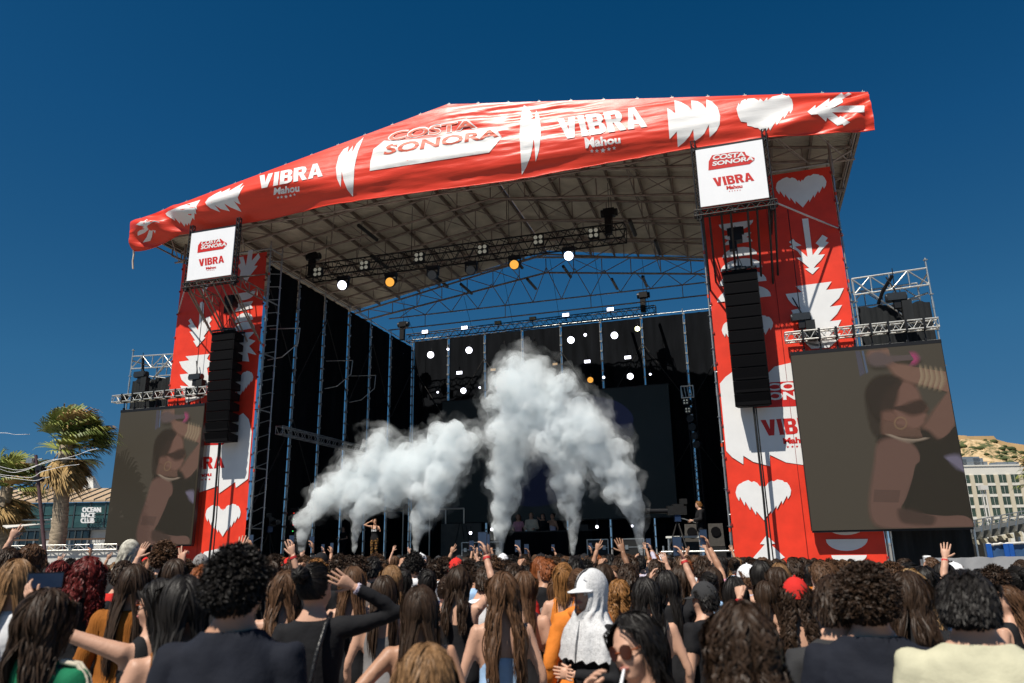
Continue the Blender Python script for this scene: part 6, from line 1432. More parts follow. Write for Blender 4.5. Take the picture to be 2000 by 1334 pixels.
def eyes_mb(P):
    w = MB(); d = MB(); br = MB(); lp = MB()
    for s in (-1, 1):
        w.ball(headpt(P, (s*.032, .078, 1.583)), .012, 10, 7); d.ball(headpt(P, (s*.032, .0855, 1.583)), .0058, 8, 6)
        br.path([headpt(P, (s*.016, .094, 1.606)), headpt(P, (s*.034, .092, 1.611)), headpt(P, (s*.052, .080, 1.605))], [.003, .004, .002], 5)
    lp.path([headpt(P, (-.024, .088, 1.533)), headpt(P, (-.008, .100, 1.536)), headpt(P, (.008, .100, 1.536)), headpt(P, (.024, .088, 1.533))], [.003, .0055, .0055, .003], 6)
    lp.path([headpt(P, (-.021, .088, 1.531)), headpt(P, (0, .099, 1.527)), headpt(P, (.021, .088, 1.531))], [.003, .006, .003], 6)
    return w, d, br, lp
M_EYEW = mat('eye white', (.7, .68, .65), .3, 0, 0); M_EYED = mat('dark iris', (.02, .012, .008), .2, 0, 0); M_LIP = mat('lip colour', (.40, .15, .12), .45, 0, 0); M_LENS = mat('brown glasses lens', (.05, .012, .006), .12, 0, 0, spec=.7)
def add_child(root, name, me, m):
    o = bpy.data.objects.new(name, me); COL.objects.link(o); o.parent = root
    if not me.materials: me.materials.append(m)
    o.material_slots[0].link = 'OBJECT'; o.material_slots[0].material = m
    return o
TOPNAME = {'tee': 't_shirt', 'long': 'long_sleeve_top', 'hoodie': 'hoodie', 'jacket': 'jacket', 'tank': 'tank_top', 'cami': 'camisole', None: 'top'}
def person_at(P, loc, rz, H, skin, hairc, topc, label, group=None, bottomc='denim', top='tee', extras=(), cat='person', wide=1.):
    r = empty('person', loc, rz, label, cat, group); k = H/1.70; r.scale = (k*wide, k*wide, k); M = P['meshes']
    b_ = add_child(r, 'body', M['body'], SKIN[skin])
    if len(M['body'].materials) > 1: b_.material_slots[1].link = 'OBJECT'; b_.material_slots[1].material = CLOTH[bottomc or 'denim']
    if 'top' in M and topc: add_child(r, TOPNAME[top], M['top'], CLOTH[topc])
    if bottomc and 'bottom' in M: add_child(r, 'trousers', M['bottom'], CLOTH[bottomc])
    if 'hair' in M and hairc: add_child(r, 'hair', M['hair'], HAIR[hairc])
    for nm, me, m in extras: add_child(r, nm, me, m)
    return r
def phone_for(P, root, side, label, landscape=False):
    """a phone held in the raised hand"""
    S0, E, Wr, s, nm, hp = [a for a in P['arms'] if a[3] == side][0]
    k = root.scale[0]; c = Vector(Wr)+Vector((-.035*s, .045, .10)); mw = Matrix.LocRotScale(root.location, root.rotation_euler, root.scale)
    e = empty('phone', mw @ c, root.rotation_euler[2], label, 'phone', 'phones held up in the crowd')
    w, h = (.076, .155) if not landscape else (.155, .076)
    MB().box((-w/2, -.004, -h/2), (w/2, .004, h/2)).build('case', M_PHONE, e); MB().box((-w/2+.004, -.0055, -h/2+.005), (w/2-.004, -.0042, h/2-.005)).build('screen', M_PHONESCR, e)
    return e
# ------------------------------------------------------------------ the people near the camera, each placed by head top, distance and pose
def stand(u, vtop, D, add=.015):
    p = at(u, vtop, d=D); return Vector((p.x, p.y, 0)), p.z-add
NEAR = []
def near(u, vtop, D, label, hair, hc, top, tc, f=1, skin='light', ra='down', la='down', yaw=0., add=.02, **k):
    NEAR.append((u, vtop, D, label, hair, hc, top, tc, f, skin, ra, la, yaw, add, k))
# u, head top, distance, label, hair, colour, top, colour ...
near(468, 1068, 2.65, 'man with round black curls in a navy t-shirt, beside the leopard top', 'afro', 'black', 'tee', 'navy', f=0, skin='tan', add=.03, hn=2500, hr=.0034, hl=.042, head=(-.25, 0, 0))
near(366, 1120, 3.05, 'woman with long straight black hair and leopard print top with leather strap', 'long', 'black', 'tank', 'leopard', hl=.42, yaw=.35, ex=('strap',), la='down')
near(316, 1128, 3.45, 'woman in glasses with dark hair stretching her bare arm out with a phone', 'long', 'black', 'tank', 'black', hl=.40, yaw=.55, head=(.7, 0, 0), la=((.36, .13, 1.47), (.49, .22, 1.62), 'hold'), ex=('glasses', 'eyes'), ph=-1)
near(95, 1148, 2.9, 'person with dark bob hair and green t-shirt with cream shoulder stripes', 'wavy', 'dark brown', 'tee', 'green', hl=.28, yaw=-.3, ex=('strap', 'stripe'), vol=.15)
near(38, 1090, 3.9, 'woman with long straight blonde brown hair and white top', 'long', 'light brown', 'tee', 'white', hl=.50, yaw=-.1)
near(265, 1100, 4.3, 'woman with long dark brown hair over a rust brown jacket', 'long', 'dark brown', 'jacket', 'brown', hl=.58)
near(172, 1086, 4.6, 'woman with curly dark red hair in a black top', 'curly', 'dark red', 'tee', 'black', hl=.34, vol=.35)
near(118, 1094, 5.6, 'person with short dark red hair behind the curly red head', 'short', 'dark red', 'tee', 'charcoal', hl=.09)
near(243, 1094, 5.7, 'man with short dark hair in a bright red t-shirt', 'short', 'dark brown', 'tee', 'red', f=0)
near(325, 1056, 6.3, 'tall person with tousled brown curls looking at the screen edge', 'afro', 'brown', 'tee', 'charcoal', f=0, hl=.055, add=.045, hn=1200, hr=.005)
near(345, 1090, 4.9, 'woman with smooth dark hair standing behind the black straight hair', 'long', 'dark brown', 'tank', 'black', hl=.40)
near(62, 1062, 6.6, 'woman with reddish brown curls raising her hand by the palms', 'curly', 'brown', 'tee', 'black', hl=.22, vol=.4, la='up2')
near(20, 1068, 6.2, 'person with dark hair at the palm side edge of the crowd', 'short', 'dark brown', 'tee', 'black', f=0)
near(253, 1054, 8.5, 'person in a patterned light headscarf before the video screen', None, None, 'tee', 'charcoal', f=1, ex=('scarf',))
near(618, 1098, 3.7, 'woman in a black long sleeve top shading her brow with her hand', 'bun', 'black', 'long', 'black', ra='head', yaw=-.1, head=(-.5, 0, 0), ex=('bag', 'band'), f=1)
near(558, 1112, 4.3, 'woman with long wavy brown hair beside the black long sleeve', 'wavy', 'brown', 'tank', 'black', hl=.60)
near(822, 1140, 3.5, 'woman with very long dark hair, red strap top and hand on hip', 'long', 'dark brown', 'cami', 'red', hl=.66, la='hip', skin='tan')
near(832, 1252, 2.25, 'small person with wavy light brown hair below the very long dark hair', 'wavy', 'light brown', 'tee', 'black', hl=.40)
near(872, 1124, 5.2, 'woman with tied up dark hair in a pale lilac hoodie', 'bun', 'dark brown', 'hoodie', 'lilac')
near(978, 1114, 3.95, 'woman with long wavy half tied brown hair and pale blue camisole', 'wavy', 'brown', 'cami', 'pale blue', hl=.62, vol=.1)
near(1022, 1114, 4.6, 'woman with straight brown hair and bare arm beside the blue camisole', 'long', 'brown', 'cami', 'black', hl=.45)
near(1103, 1097, 5.4, 'woman with auburn ponytail and orange strap top', 'ponytail', 'golden brown', 'tank', 'orange')
near(1056, 1086, 6.8, 'woman with smooth bright auburn hair in the middle of the crowd', 'long', 'auburn', 'tank', 'black', hl=.50)
near(1150, 1114, 4.0, 'woman in profile under a white lace veil over a cap, black top', None, None, 'long', 'black', yaw=2.25, ra='fold', la='fold', ex=('veil', 'cap:white', 'eyes'), head=(0, .12, 0), vox=.0105, add=.03)
near(1250, 1190, 2.62, 'woman facing the camera in brown sunglasses with a cigarette in her mouth', 'wavy', 'black', 'cami', 'black', yaw=2.62, head=(-.30, -.14, .20), ra='chin', ex=('glasses', 'eyes', 'cigarette', 'band'), vox=.0095, hn=1800, hr=.003, hl=.42)
near(1442, 1158, 2.25, 'person with a big mass of dark brown curls', 'curly', 'dark brown', 'tee', 'black', hn=1700, hr=.0042, hl=.44, vol=.40, add=.04)
near(1372, 1134, 4.6, 'person in a faded dark grey baseball cap', 'short', 'black', 'tee', 'black', f=0, ex=('cap:charcoal',), yaw=.8, add=.03)
near(1302, 1112, 5.0, 'woman with sleek black hair filming with both arms raised', 'long', 'black', 'tee', 'black', ra='phone_high', la='phone', hl=.45, ph=1, ex=('band',))
near(1262, 1124, 4.3, 'woman with long dark half tied hair behind the sunglasses woman', 'wavy', 'black', 'tank', 'black', hl=.55)
near(1206, 1130, 5.0, 'woman with tight golden brown curls beside the white veil', 'curly', 'golden brown', 'tank', 'black', hl=.48, vol=.25)
near(1197, 1104, 6.2, 'woman in sunglasses turned towards the camera among the crowd', 'wavy', 'brown', 'tank', 'black', yaw=2.9, ex=('glasses', 'eyes'), hl=.35, vox=.012)
near(1548, 1126, 4.0, 'woman in a red cap with long dark curls and raised fist', 'curly', 'dark brown', 'tank', 'black', hl=.52, la='fist', ex=('cap:red', 'band'), vol=.12, add=.03)
near(1684, 1100, 3.0, 'man with bushy dark hair in a black t-shirt beside the beige shirt', 'afro', 'dark brown', 'tee', 'navy', f=0, hn=2400, hr=.0036, hl=.055, add=.04, head=(-.1, 0, 0), wide=1.1)
near(1628, 1122, 3.1, 'man with dark hair in a grey piped t-shirt, half hidden behind bushy hair', 'short', 'dark brown', 'tee', 'charcoal', f=0, hn=500, hl=.06)
near(1772, 1114, 3.5, 'person with dark wavy curls between the bushy hair and the beige shirt', 'wavy', 'dark brown', 'tee', 'black', hl=.25, vol=.4)
near(1882, 1112, 2.75, 'man with black hair in a pale beige t-shirt', 'short', 'black', 'tee', 'beige', f=0, hn=2000, hr=.0032, hl=.05, wide=1.16)
near(1960, 1140, 4.4, 'singing woman in profile with long brown hair at the edge of the crowd', 'wavy', 'brown', 'tank', 'black', yaw=.9, head=(.6, .15, 0), hl=.45, ex=('eyes',), vox=.012)
near(1912, 1110, 5.4, 'person with dark hair lifting one bare arm before the grey barrier', 'short', 'black', 'tee', 'black', f=0, la='up', ex=('band',))
near(1992, 1092, 6.5, 'person with arm raised near the blue tarpaulin', 'short', 'dark brown', 'tee', 'black', f=0, ra='out')
near(1765, 1090, 9.0, 'young man in profile before the black cloth under the screen', 'short', 'dark brown', 'tee', 'black', f=0, yaw=1.0, head=(.4, -.1, 0), ex=('eyes',))
near(1815, 1088, 9.0, 'bearded man in profile at the end of the grey barrier', 'short', 'brown', 'tee', 'charcoal', f=0, yaw=1.3, ex=('eyes',))
near(730, 1086, 6.8, 'man with short black hair in a taupe t-shirt', 'short', 'black', 'tee', 'taupe', f=0)
near(765, 1102, 5.6, 'woman with long golden hair under a dark haired head', 'long', 'light brown', 'tank', 'grey', hl=.52)
near(752, 1122, 4.6, 'woman with sleek dark straight hair and grey sleeveless top', 'long', 'dark brown', 'tank', 'grey', hl=.46)
near(690, 1104, 4.9, 'woman with straight dark hair behind the raised elbow', 'long', 'brown', 'tank', 'black', hl=.42)
near(808, 1078, 7.0, 'man with thick black curls in a white hoodie', 'afro', 'black', 'hoodie', 'white', f=0, hl=.045, add=.035)
near(945, 1104, 5.4, 'person in a white and purple football shirt', 'short', 'dark brown', 'tee', 'white', f=0, ex=('sleeve',))
near(896, 1104, 5.0, 'woman holding a phone up high with a bare arm', 'wavy', 'dark brown', 'tank', 'black', ra='phone_high', hl=.40, ph=1, ex=('band',))
near(1462, 1106, 7.0, 'person in a red cowboy hat with pale trim', 'short', 'brown', 'tee', 'black', ex=('hat',), add=.05)
near(1597, 1094, 5.6, 'man with brown hair in a dark navy t-shirt near the red tower', 'short', 'brown', 'tee', 'navy', f=0)
near(1522, 1098, 6.2, 'woman with long straight light brown hair near the red tower', 'long', 'light brown', 'tank', 'black', hl=.45)
near(1432, 1124, 4.7, 'woman with black hair and a blue print on her dark top', 'long', 'black', 'tee', 'black', hl=.35)
near(1492, 1132, 4.9, 'woman with dark straight hair before the red cap', 'long', 'dark brown', 'tank', 'black', hl=.42)
near(526, 1096, 5.6, 'person raising both hands beside the round black curls', 'wavy', 'dark brown', 'tee', 'black', hl=.3, ra='up2', la='up', ex=('band',))
near(395, 1082, 7.4, 'person in a grey patterned cap beside the black curls', 'short', 'dark brown', 'tee', 'yellow', f=0, ex=('cap:grey',), add=.03)
near(626, 1079, 8.5, 'person in a black cap near the side of the stage', 'short', 'dark brown', 'tee', 'black', f=0, ex=('cap:black',), add=.03)
near(1250, 1084, 11.5, 'person in a lilac sleeve filming at the foot of the last smoke jet', 'short', 'black', 'long', 'lilac', ra='phone_high', la='phone', ph=1)
M_LACE = mat('white lace', (.60, .60, .61), .8, 0, .10, 40, .25, 60)
_t = M_LACE.node_tree; _o = _t.nodes['Material Output']; _b = _t.nodes['Principled BSDF']; _v = _t.nodes.new('ShaderNodeTexVoronoi'); _v.inputs['Scale'].default_value = 95; _v.feature = 'DISTANCE_TO_EDGE'
_c = _t.nodes.new('ShaderNodeTexCoord'); _n = _t.nodes.new('ShaderNodeTexNoise'); _n.inputs['Scale'].default_value = 16; _t.links.new(_c.outputs['Object'], _v.inputs['Vector']); _t.links.new(_c.outputs['Object'], _n.inputs[0])
_m = _t.nodes.new('ShaderNodeMath'); _m.operation = 'MULTIPLY_ADD'; _m.inputs[1].default_value = -2.2; _t.links.new(_v.outputs['Distance'], _m.inputs[0]); _t.links.new(_n.outputs[0], _m.inputs[2])
_r = _t.nodes.new('ShaderNodeMapRange'); _r.inputs[1].default_value = -.25; _r.inputs[2].default_value = .25; _r.inputs[3].default_value = .72; _t.links.new(_m.outputs[0], _r.inputs[0]); _t.links.new(_r.outputs[0], _b.inputs['Alpha'])
ACC = []
def tube_mesh(pts, r, n=6): m = MB().path(pts, r, n).mesh('t'); return m
SEATS = []
nphone = 0
for i, (u, vt, D, label, hair, hc, top, tc, f, skin, ra, la, yaw, add, k) in enumerate(NEAR):
    D = D*(1.14 if 3.9 < D < 7.6 else (1.08 if 3.3 < D <= 3.9 else 1.)); loc, H = stand(u, vt, D, add); H = min(1.93, max(1.45, H))
    big = D < 4.2
    spec = dict(f=f, hair=hair, top=top, ra=ra, la=la, seed=i+1, vox=k.get('vox', .0145 if big else .0235), hn=k.get('hn', 1500 if big else 520), hr=k.get('hr', .0034 if big else .0056), vol=k.get('vol', 0.), head=k.get('head', (random.uniform(-.25, .25), random.uniform(-.08, .08), random.uniform(-.08, .08))))
    if 'hl' in k: spec['hl'] = k['hl']
    P = dress(spec); ex = []
    for e in k.get('ex', ()):
        if e.startswith('cap:'): ex.append(('cap', cap_mesh(P).mesh('cap'), CLOTH[e[4:]]))
        elif e == 'glasses':
            a, b = glasses_mb(P); ex += [('glasses_frame', a.mesh('g'), mat('amber frame', (.30, .07, .02), .3)), ('glasses_lens', b.mesh('l'), M_LENS)]
        elif e == 'eyes':
            w, d, br, lp = eyes_mb(P); ex += [('eyes', w.mesh('e'), M_EYEW), ('irises', d.mesh('i'), M_EYED), ('eyebrows', br.mesh('b'), HAIR['black']), ('lips', lp.mesh('l'), M_LIP)]
        elif e == 'strap':
            pts = [(.13, .10, 1.30), (.115, .06, 1.42), (.10, -.03, 1.425), (.07, -.115, 1.33), (-.02, -.128, 1.18), (-.12, -.11, 1.02), (-.17, -.04, .93)]
            ex.append(('bag_strap', MB().path([tuple(Vector(p)*1.0) for p in pts], .016, 6).mesh('s'), M_LEATHER))
        elif e == 'stripe':
            m = MB(); S0, E = P['arms'][0][0], P['arms'][0][1]
            for q in (-.012, .012): m.path([(.10, -.01+q, 1.448), (.16, -.005+q, 1.435), (.195, q, 1.39), tuple(Vector(S0).lerp(Vector(E), .35)+Vector((.052, q, 0))), tuple(Vector(S0).lerp(Vector(E), .58)+Vector((.052, q, 0)))], .010, 6)
            ex.append(('sleeve_stripe', m.mesh('st'), CLOTH['cream']))
        elif e == 'sleeve':
            m = MB()
            for S0, E, Wr, s, *_ in P['arms']: m.tube(Vector(S0).lerp(Vector(E), .45), Vector(S0).lerp(Vector(E), .63), .062, 10)
            ex.append(('sleeve_band', m.mesh('sl'), CLOTH['purple']))
        elif e == 'band':
            m = MB()
            for S0, E, Wr, s, nm, hpz in P['arms']:
                if nm not in ('down',): a = Vector(Wr).lerp(Vector(E), .10); b = Vector(Wr).lerp(Vector(E), .17); m.tube(a, b, .031, 10)
            ex.append(('wristband', m.mesh('wb'), M_BAND if i % 2 else CLOTH['lilac']))
        elif e == 'hat':
            m = cap_mesh(P, 0); n = 24; vs = []
            for j, (rr, dz) in enumerate(((1.10, .0), (1.6, -.008), (2.05, .03))):
                for q in range(n): a = 2*PI*q/n; vs.append(headpt(P, (HR[0]*rr*math.cos(a), HC[1]+HR[1]*rr*math.sin(a), HC[2]+.012+dz*(1+1.2*abs(math.cos(a))))))
            m.add(vs, [(j*n+q, j*n+(q+1) % n, (j+1)*n+(q+1) % n, (j+1)*n+q) for j in range(2) for q in range(n)], True)
            ex.append(('cowboy_hat', m.mesh('h'), CLOTH['red']))
        elif e in ('veil', 'scarf'):
            nn, rows = 56, 40; vs = []; veil = e == 'veil'
            for j in range(rows+1):
                t = j/rows
                for q in range(nn+1):
                    if t < .34:
                        op = .30 if t < .26 else .62; a = PI*.5+op+(2*PI-2*op)*q/nn; th = PI*.5*t/.34; rr = math.sin(th)
                        p = headpt(P, Vector((HR[0]*1.16*rr*math.cos(a), HC[1]+HR[1]*1.16*rr*math.sin(a), HC[2]+.022+HR[2]*1.09*math.cos(th))))
                    else:
                        w = (t-.34)/.66; z0 = 1.61-(.40 if veil else .16)*w
                        op = float(np.interp(z0, [1.44, 1.475, 1.50, 1.56, 1.61], [-.12, .2, .62, .80, .62])) if veil else .62
                        a = PI*.5+op+(2*PI-2*op)*q/nn
                        rx_ = float(np.interp(z0, [1.2, 1.3, 1.38, 1.44, 1.50, 1.61], [.245, .235, .205, .130, .090, .094])); ry_ = float(np.interp(z0, [1.2, 1.3, 1.38, 1.44, 1.50, 1.61], [.165, .155, .135, .112, .104, .117]))
                        rip = (.012*math.sin(q*1.1+4*w)+.007*math.sin(q*2.7+1+6*w))*min(1, w*2.2)
                        dz = (-.05*(math.sin(a) < 0)*w*abs(math.sin(a))+.012*math.sin(q*2.1)*(w > .93)) if veil else 0
                        p = Vector(((rx_+rip)*math.cos(a), HC[1]+(ry_+rip)*math.sin(a), z0+dz)); k_ = max(0, 1-w*2.2); p = headpt(P, p)*k_+p*(1-k_)
                    vs.append(p)
            fs = [(j*(nn+1)+q, (j+1)*(nn+1)+q, (j+1)*(nn+1)+q+1, j*(nn+1)+q+1) for j in range(rows) for q in range(nn)]
            ex.append(('lace_veil' if e == 'veil' else 'headscarf', MB().add(vs, fs, True).mesh('v'), M_LACE if e == 'veil' else clothmat('printed scarf', (.42, .40, .34), var=.6, scale=25)))
    root = person_at(P, loc, YAW+yaw+(0 if yaw else random.uniform(-.2, .2)), H, skin, hc, tc, label, 'people in the near crowd', bottomc='black' if i % 2 else 'denim', top=top, extras=ex, wide=k.get('wide', 1.))
    root.rotation_euler.z += -math.atan((u-1000)/FPX)*.6
    SEATS.append((loc.x, loc.y))
    if 'ph' in k:
        nphone += 1; phone_for(P, root, k['ph'], 'black phone held up by the '+{'woman in g': 'woman in glasses with outstretched arm', 'woman with ': 'woman with sleek black hair', 'woman holdi': 'woman with one bare arm up high', 'person in a': 'person in the lilac sleeve'}.get(label[:11], 'crowd'), landscape=(k['ph'] == -1))
    if 'bag' in k.get('ex', ()):
        e = empty('shoulder_bag', loc+Vector((0, 0, 0)), root.rotation_euler.z, 'black studded leather bag hanging on the back of the black long sleeve top', 'bag'); s_ = H/1.7; e.scale = (s_,)*3
        MB().path([(.06, .10, 1.38), (.085, .02, 1.46), (.08, -.08, 1.415), (.05, -.135, 1.28), (.03, -.16, 1.14)], .013, 6).build('strap', M_LEATHER, e)
        b = MB().box((-.10, -.24, .90), (.16, -.135, 1.14)).build('pouch', M_LEATHER, e); b.modifiers.new('bv', 'BEVEL').width = .02
        m = MB()
        for q in range(26): m.ball((-.09+.24*((q*7) % 13)/12, -.243, .92+.20*(q % 6)/5), .008, 6, 4)
        m.build('studs', M_ALU, e)
        for q in range(5): MB().tube((-.07+.05*q, -.245, 1.02), (-.075+.05*q, -.25, .86), .006, 5).build('fringe', M_LEATHER, e)
    if 'cigarette' in k.get('ex', ()):
        p0 = headpt(P, (-.008, .100, 1.532)); p1 = p0+Vector(P['R']@np.array((-.03, .062, -.040))); kk = H/1.7; mw = Matrix.LocRotScale(loc, root.rotation_euler, (kk,)*3)
        e = empty('cigarette', mw @ p0, 0, 'white rolled cigarette in the mouth of the sunglasses woman', 'cigarette'); q0 = mw @ p0; q1 = mw @ p1
        MB().tube((0, 0, 0), q1-q0, .0048, 8, .006).build('paper', CLOTH['white'], e); MB().tube((q1-q0), (q1-q0)*1.05, .0058, 8).build('ash', CLOTH['grey'], e)

# ------------------------------------------------------------------ people on the stage
def on_stage(u, vtop, y, label, spec, skin, hc, tc, bot, yaw, extras=(), Hc=(1.5, 1.85), z0=None, group=None):
    p = at(u, vtop, y=y); z0 = DECK if z0 is None else z0; H = min(Hc[1], max(Hc[0], p.z-z0-.02)); P = dress(dict(vox=.02, hn=260, hr=.006, trousers=1, **spec))
    ex = []
    for e in extras:
        if e == 'print':
            v2, fs_, _ = text_unit('D&G', .03); me = bpy.data.meshes.new('print'); me.from_pydata([(-(a-.5)*.20, .135, 1.235+(b-.5)*.075) for a, b in v2], [], fs_); me.update(); ex.append(('lettering', me, CLOTH['white']))
    return P, person_at(P, (p.x, y, z0), yaw, H, skin, hc, tc, label, group, bot, spec['top'], ex)
on_stage(733, 1012, 3.2, 'dancer in a black lettered top and tiger print trousers on the stage', dict(f=1, hair='long', top='tank', ra='head', la='chin', seed=101, hl=.4), 'tan', 'dark brown', 'black', 'tiger', PI+.15, ('print',))
on_stage(1365, 978, 2.2, 'camera operator in black hooded jacket and blue jeans beside the red tower', dict(f=0, hair='short', top='hoodie', ra='play', la='play', seed=102, head=(0, -.25, 0)), 'light', 'golden brown', 'black', 'denim', PI/2+.15)
on_stage(490, 999, 2.0, 'camera operator in black with green trousers by the side wall', dict(f=0, hair='short', top='long', ra='play', la='play', seed=103, head=(0, -.15, 0)), 'tan', 'dark brown', 'black', 'dark green', -PI/2-.1)
on_stage(1012, 1004, 9.7, 'person in pink behind the booth, half in smoke', dict(f=1, hair='wavy', top='tee', ra='bent', seed=104), 'light', 'auburn', 'pink', 'black', PI+.1, Hc=(1.45, 1.8))
on_stage(1037, 994, 9.7, 'man in a cream hooded jacket standing behind the booth', dict(f=0, hair='short', top='hoodie', ra='bent', la='bent', seed=105), 'light', 'blonde', 'cream', 'black', PI, Hc=(1.45, 1.85))
on_stage(1060, 999, 9.8, 'woman in black with long dark hair behind the booth', dict(f=1, hair='long', top='long', seed=106), 'light', 'black', 'black', 'black', PI, Hc=(1.45, 1.8))
on_stage(1079, 1000, 9.7, 'woman in a lilac strap top behind the booth', dict(f=1, hair='bun', top='cami', ra='out', seed=107), 'tan', 'dark brown', 'lilac', 'black', PI-.5, Hc=(1.45, 1.8))
for u in (654, 671): on_stage(u, 1028, 7., 'dim person in black standing in the smoke haze beside the dancer', dict(f=1, hair='long', top='tee', seed=108, la='bent'), 'light', 'dark brown', 'black', 'black', PI-.2, group='dim people in the smoke', Hc=(1.4, 1.8))

# ------------------------------------------------------------------ the crowd towards the stage
ARCH = []
for sd, (f, hair, top, ra, la, hl, vol) in enumerate([(1, 'long', 'tank', 'down', 'down', .42, 0), (1, 'wavy', 'tee', 'down', 'bent', .45, .1), (1, 'curly', 'tee', 'down', 'down', .38, .35), (0, 'short', 'tee', 'down', 'down', .055, 0), (0, 'afro', 'tee', 'bent', 'down', .045, 0), (1, 'bun', 'hoodie', 'down', 'down', .16, 0), (1, 'ponytail', 'tee', 'down', 'down', .4, 0),
        (1, 'long', 'tee', 'up', 'down', .40, 0), (0, 'short', 'tee', 'down', 'up2', .055, 0), (1, 'wavy', 'tank', 'phone_high', 'down', .4, .1), (0, 'short', 'tee', 'phone_high', 'phone', .06, 0), (0, 'short', 'long', 'down', 'fist', .06, .2), (1, 'long', 'tank', 'up2', 'up', .45, 0), (0, 'afro', 'tee', 'phone_high', 'down', .045, 0)]):
    P = dress(dict(f=f, hair=hair, top=top, ra=ra, la=la, hl=hl, vol=vol, seed=200+sd, vox=.026 if hair != 'afro' else 800, hr=.0065 if hair != 'afro' else .006, head=(random.uniform(-.3, .3), 0, random.uniform(-.1, .1)))); ARCH.append((P, f, hair, top, ra, la))
pts = []; rr = random.Random(21)
for d10 in np.arange(5.4, 24.5, .44):
    n_ = int(2*d10*.80/.42)
    for k in range(n_):
        lat = (-.80*d10)+(k+rr.random()*.7)*(1.6*d10/n_); q = CAM+fw*(d10+rr.uniform(-.2, .2))+rt*lat; q.z = 0
        if q.y > -2.3 or not (-15.5 < q.x < 16): continue
        un = 1000+FPX*lat/d10
        if un > 1700 and d10 > 9.2: continue
        if un > 1840 and d10 > 6.5: continue
        if un < 450 and d10 > 17.: continue
        if min([(q.x-a)**2+(q.y-b)**2 for a, b in SEATS]) < .34**2: continue
        SEATS.append((q.x, q.y)); pts.append((d10, q))
# keep those that show: a coarse silhouette test from near to far
WV, HV = 1000, 340; buf = np.zeros((HV, WV), bool)
def sil(q, H, wid, buf, put=True):
    """visible cells of head-and-shoulders outline; rows from photo y=1000"""
    c = Vector((q.x, q.y, H)); dd = c-CAM; z = dd.dot(CF)
    if z < .5: return 0
    u = 1000+FPX*dd.dot(CR)/z; v = 667-FPX*dd.dot(CU)/z; s = FPX/z; x0 = int(u/2); y0 = int((v-1000)); r = .105*s/2; cnt = 0
    for yy in range(max(0, y0), HV):
        dz = (yy-y0)/s
        w = r*math.sqrt(max(0, 1-((dz-.12)/.125)**2)) if dz < .2 else (.045*s if dz < .27 else (min(.2, .1+(dz-.27)*1.2)*s/2*wid))
        if dz < .2: w = max(w, .02*s if dz > .02 else w)
        a, b = max(0, int(x0-w)), min(WV, int(x0+w)+1)
        if b > a:
            row = buf[yy, a:b]
            if dz < .45: cnt += int((~row).sum())
            if put: row[:] = True
    return cnt
for (u, vt, D, *_r) in sorted(NEAR, key=lambda t: t[2]):
    D = D*(1.14 if 3.9 < D < 7.6 else 1.); loc, H = stand(u, vt, D); sil(loc, H, 1.1, buf)
TOPC = ['black', 'black', 'black', 'white', 'navy', 'grey', 'charcoal', 'red', 'lilac', 'black', 'white', 'taupe', 'pale blue', 'cream', 'pink', 'orange', 'white']
kept = []
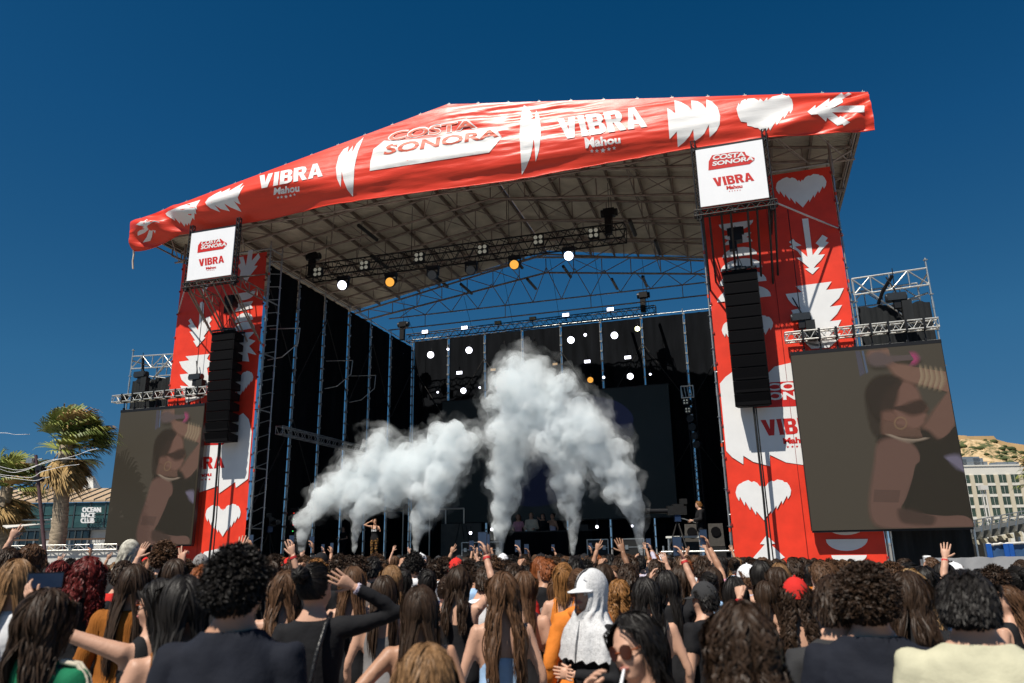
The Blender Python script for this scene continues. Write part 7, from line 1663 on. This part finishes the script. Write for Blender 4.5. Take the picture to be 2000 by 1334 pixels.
for d10, q in sorted(pts, key=lambda t: t[0]):
    r_ = rr.random(); a = ARCH[rr.choice(range(7)) if r_ < .80 or d10 < 6.2 or q.dot(rt)-CAM.dot(rt) > .3*d10 else rr.choice(range(7, len(ARCH)))]
    H = rr.gauss(1.60, .04) if a[1] else rr.gauss(1.685, .045)
    H = min(1.80, max(1.50, H))
    lim = buf.copy() if False else None
    dd_ = Vector((q.x, q.y, H))-CAM; zf = dd_.dot(CF); uu = 1000+FPX*dd_.dot(CR)/zf; vv_ = 667-FPX*dd_.dot(CU)/zf; lim_ = 1084+max(0, uu-1350)*.03
    if vv_ < lim_: H -= (lim_+rr.uniform(0, 10)-vv_)*zf/FPX
    if H < 1.46: continue
    c = sil(q, H, 1., buf, False); armed = a[4] not in ('down', 'bent') or a[5] not in ('down', 'bent')
    if c >= (9 if not armed else 5): sil(q, H, 1., buf); kept.append((d10, q, a, H, c))
kept = sorted(kept, key=lambda t: -t[4])[:240]
nph = 0; CAPM = {}
for d10, q, a, H, c in kept:
    P, f, hair, top, ra, la = a
    hc = rr.choice(['black', 'black', 'black', 'dark brown', 'dark brown', 'dark brown', 'brown', 'dark brown', 'light brown' if rr.random() < .5 else 'brown', 'golden brown' if rr.random() < .4 else 'dark brown', 'auburn' if rr.random() < .3 else 'dark brown', 'blonde' if rr.random() < .3 else 'brown'])
    tc = rr.choice(TOPC); ex = []; capc = None
    if hair in ('short',) and rr.random() < .30: capc = rr.choice(['black', 'red', 'white', 'charcoal']); ex.append(('cap', CAPM.setdefault(id(P), cap_mesh(P).mesh('cap')) if 'CAPM' in globals() else None, CLOTH[capc]))
    ex = [e for e in ex if e[1] is not None]
    act = ', phone up' if 'phone' in ra else (', raised fist' if la == 'fist' else (', raised hand' if ra in ('up', 'up2') or la in ('up', 'up2') else ''))
    hn_ = {'long': 'long straight', 'wavy': 'wavy', 'curly': 'curly', 'short': 'short', 'afro': 'thick curled', 'bun': 'tied up', 'ponytail': 'ponytailed'}[hair]
    zone = 'near the stage' if d10 > 11 else ('in mid crowd' if d10 > 6.5 else 'in nearer crowd')
    lb = f"{'woman' if f else 'man'}, {hn_} {hc} hair, {(capc+' cap, ') if capc else ''}{tc} {TOPNAME[top].replace('_', ' ').replace('t shirt', 't-shirt').replace('long sleeve top', 'long-sleeve')}{act}, {zone}"
    root = person_at(P, (q.x, q.y, 0), YAW+rr.gauss(0, .28)-.0, H, rr.choice(['light', 'light', 'tan', 'tan', 'brown' if rr.random() < .3 else 'tan']), hc, tc, lb, 'people in the crowd before the stage', bottomc=rr.choice(['black', 'denim']), top=top, extras=ex)
    if 'phone' in ra and nph < 40:
        nph += 1; phone_for(P, root, 1, 'dark phone held by the '+lb.split(', ')[0]+' with '+lb.split(', ')[1]+' '+zone)
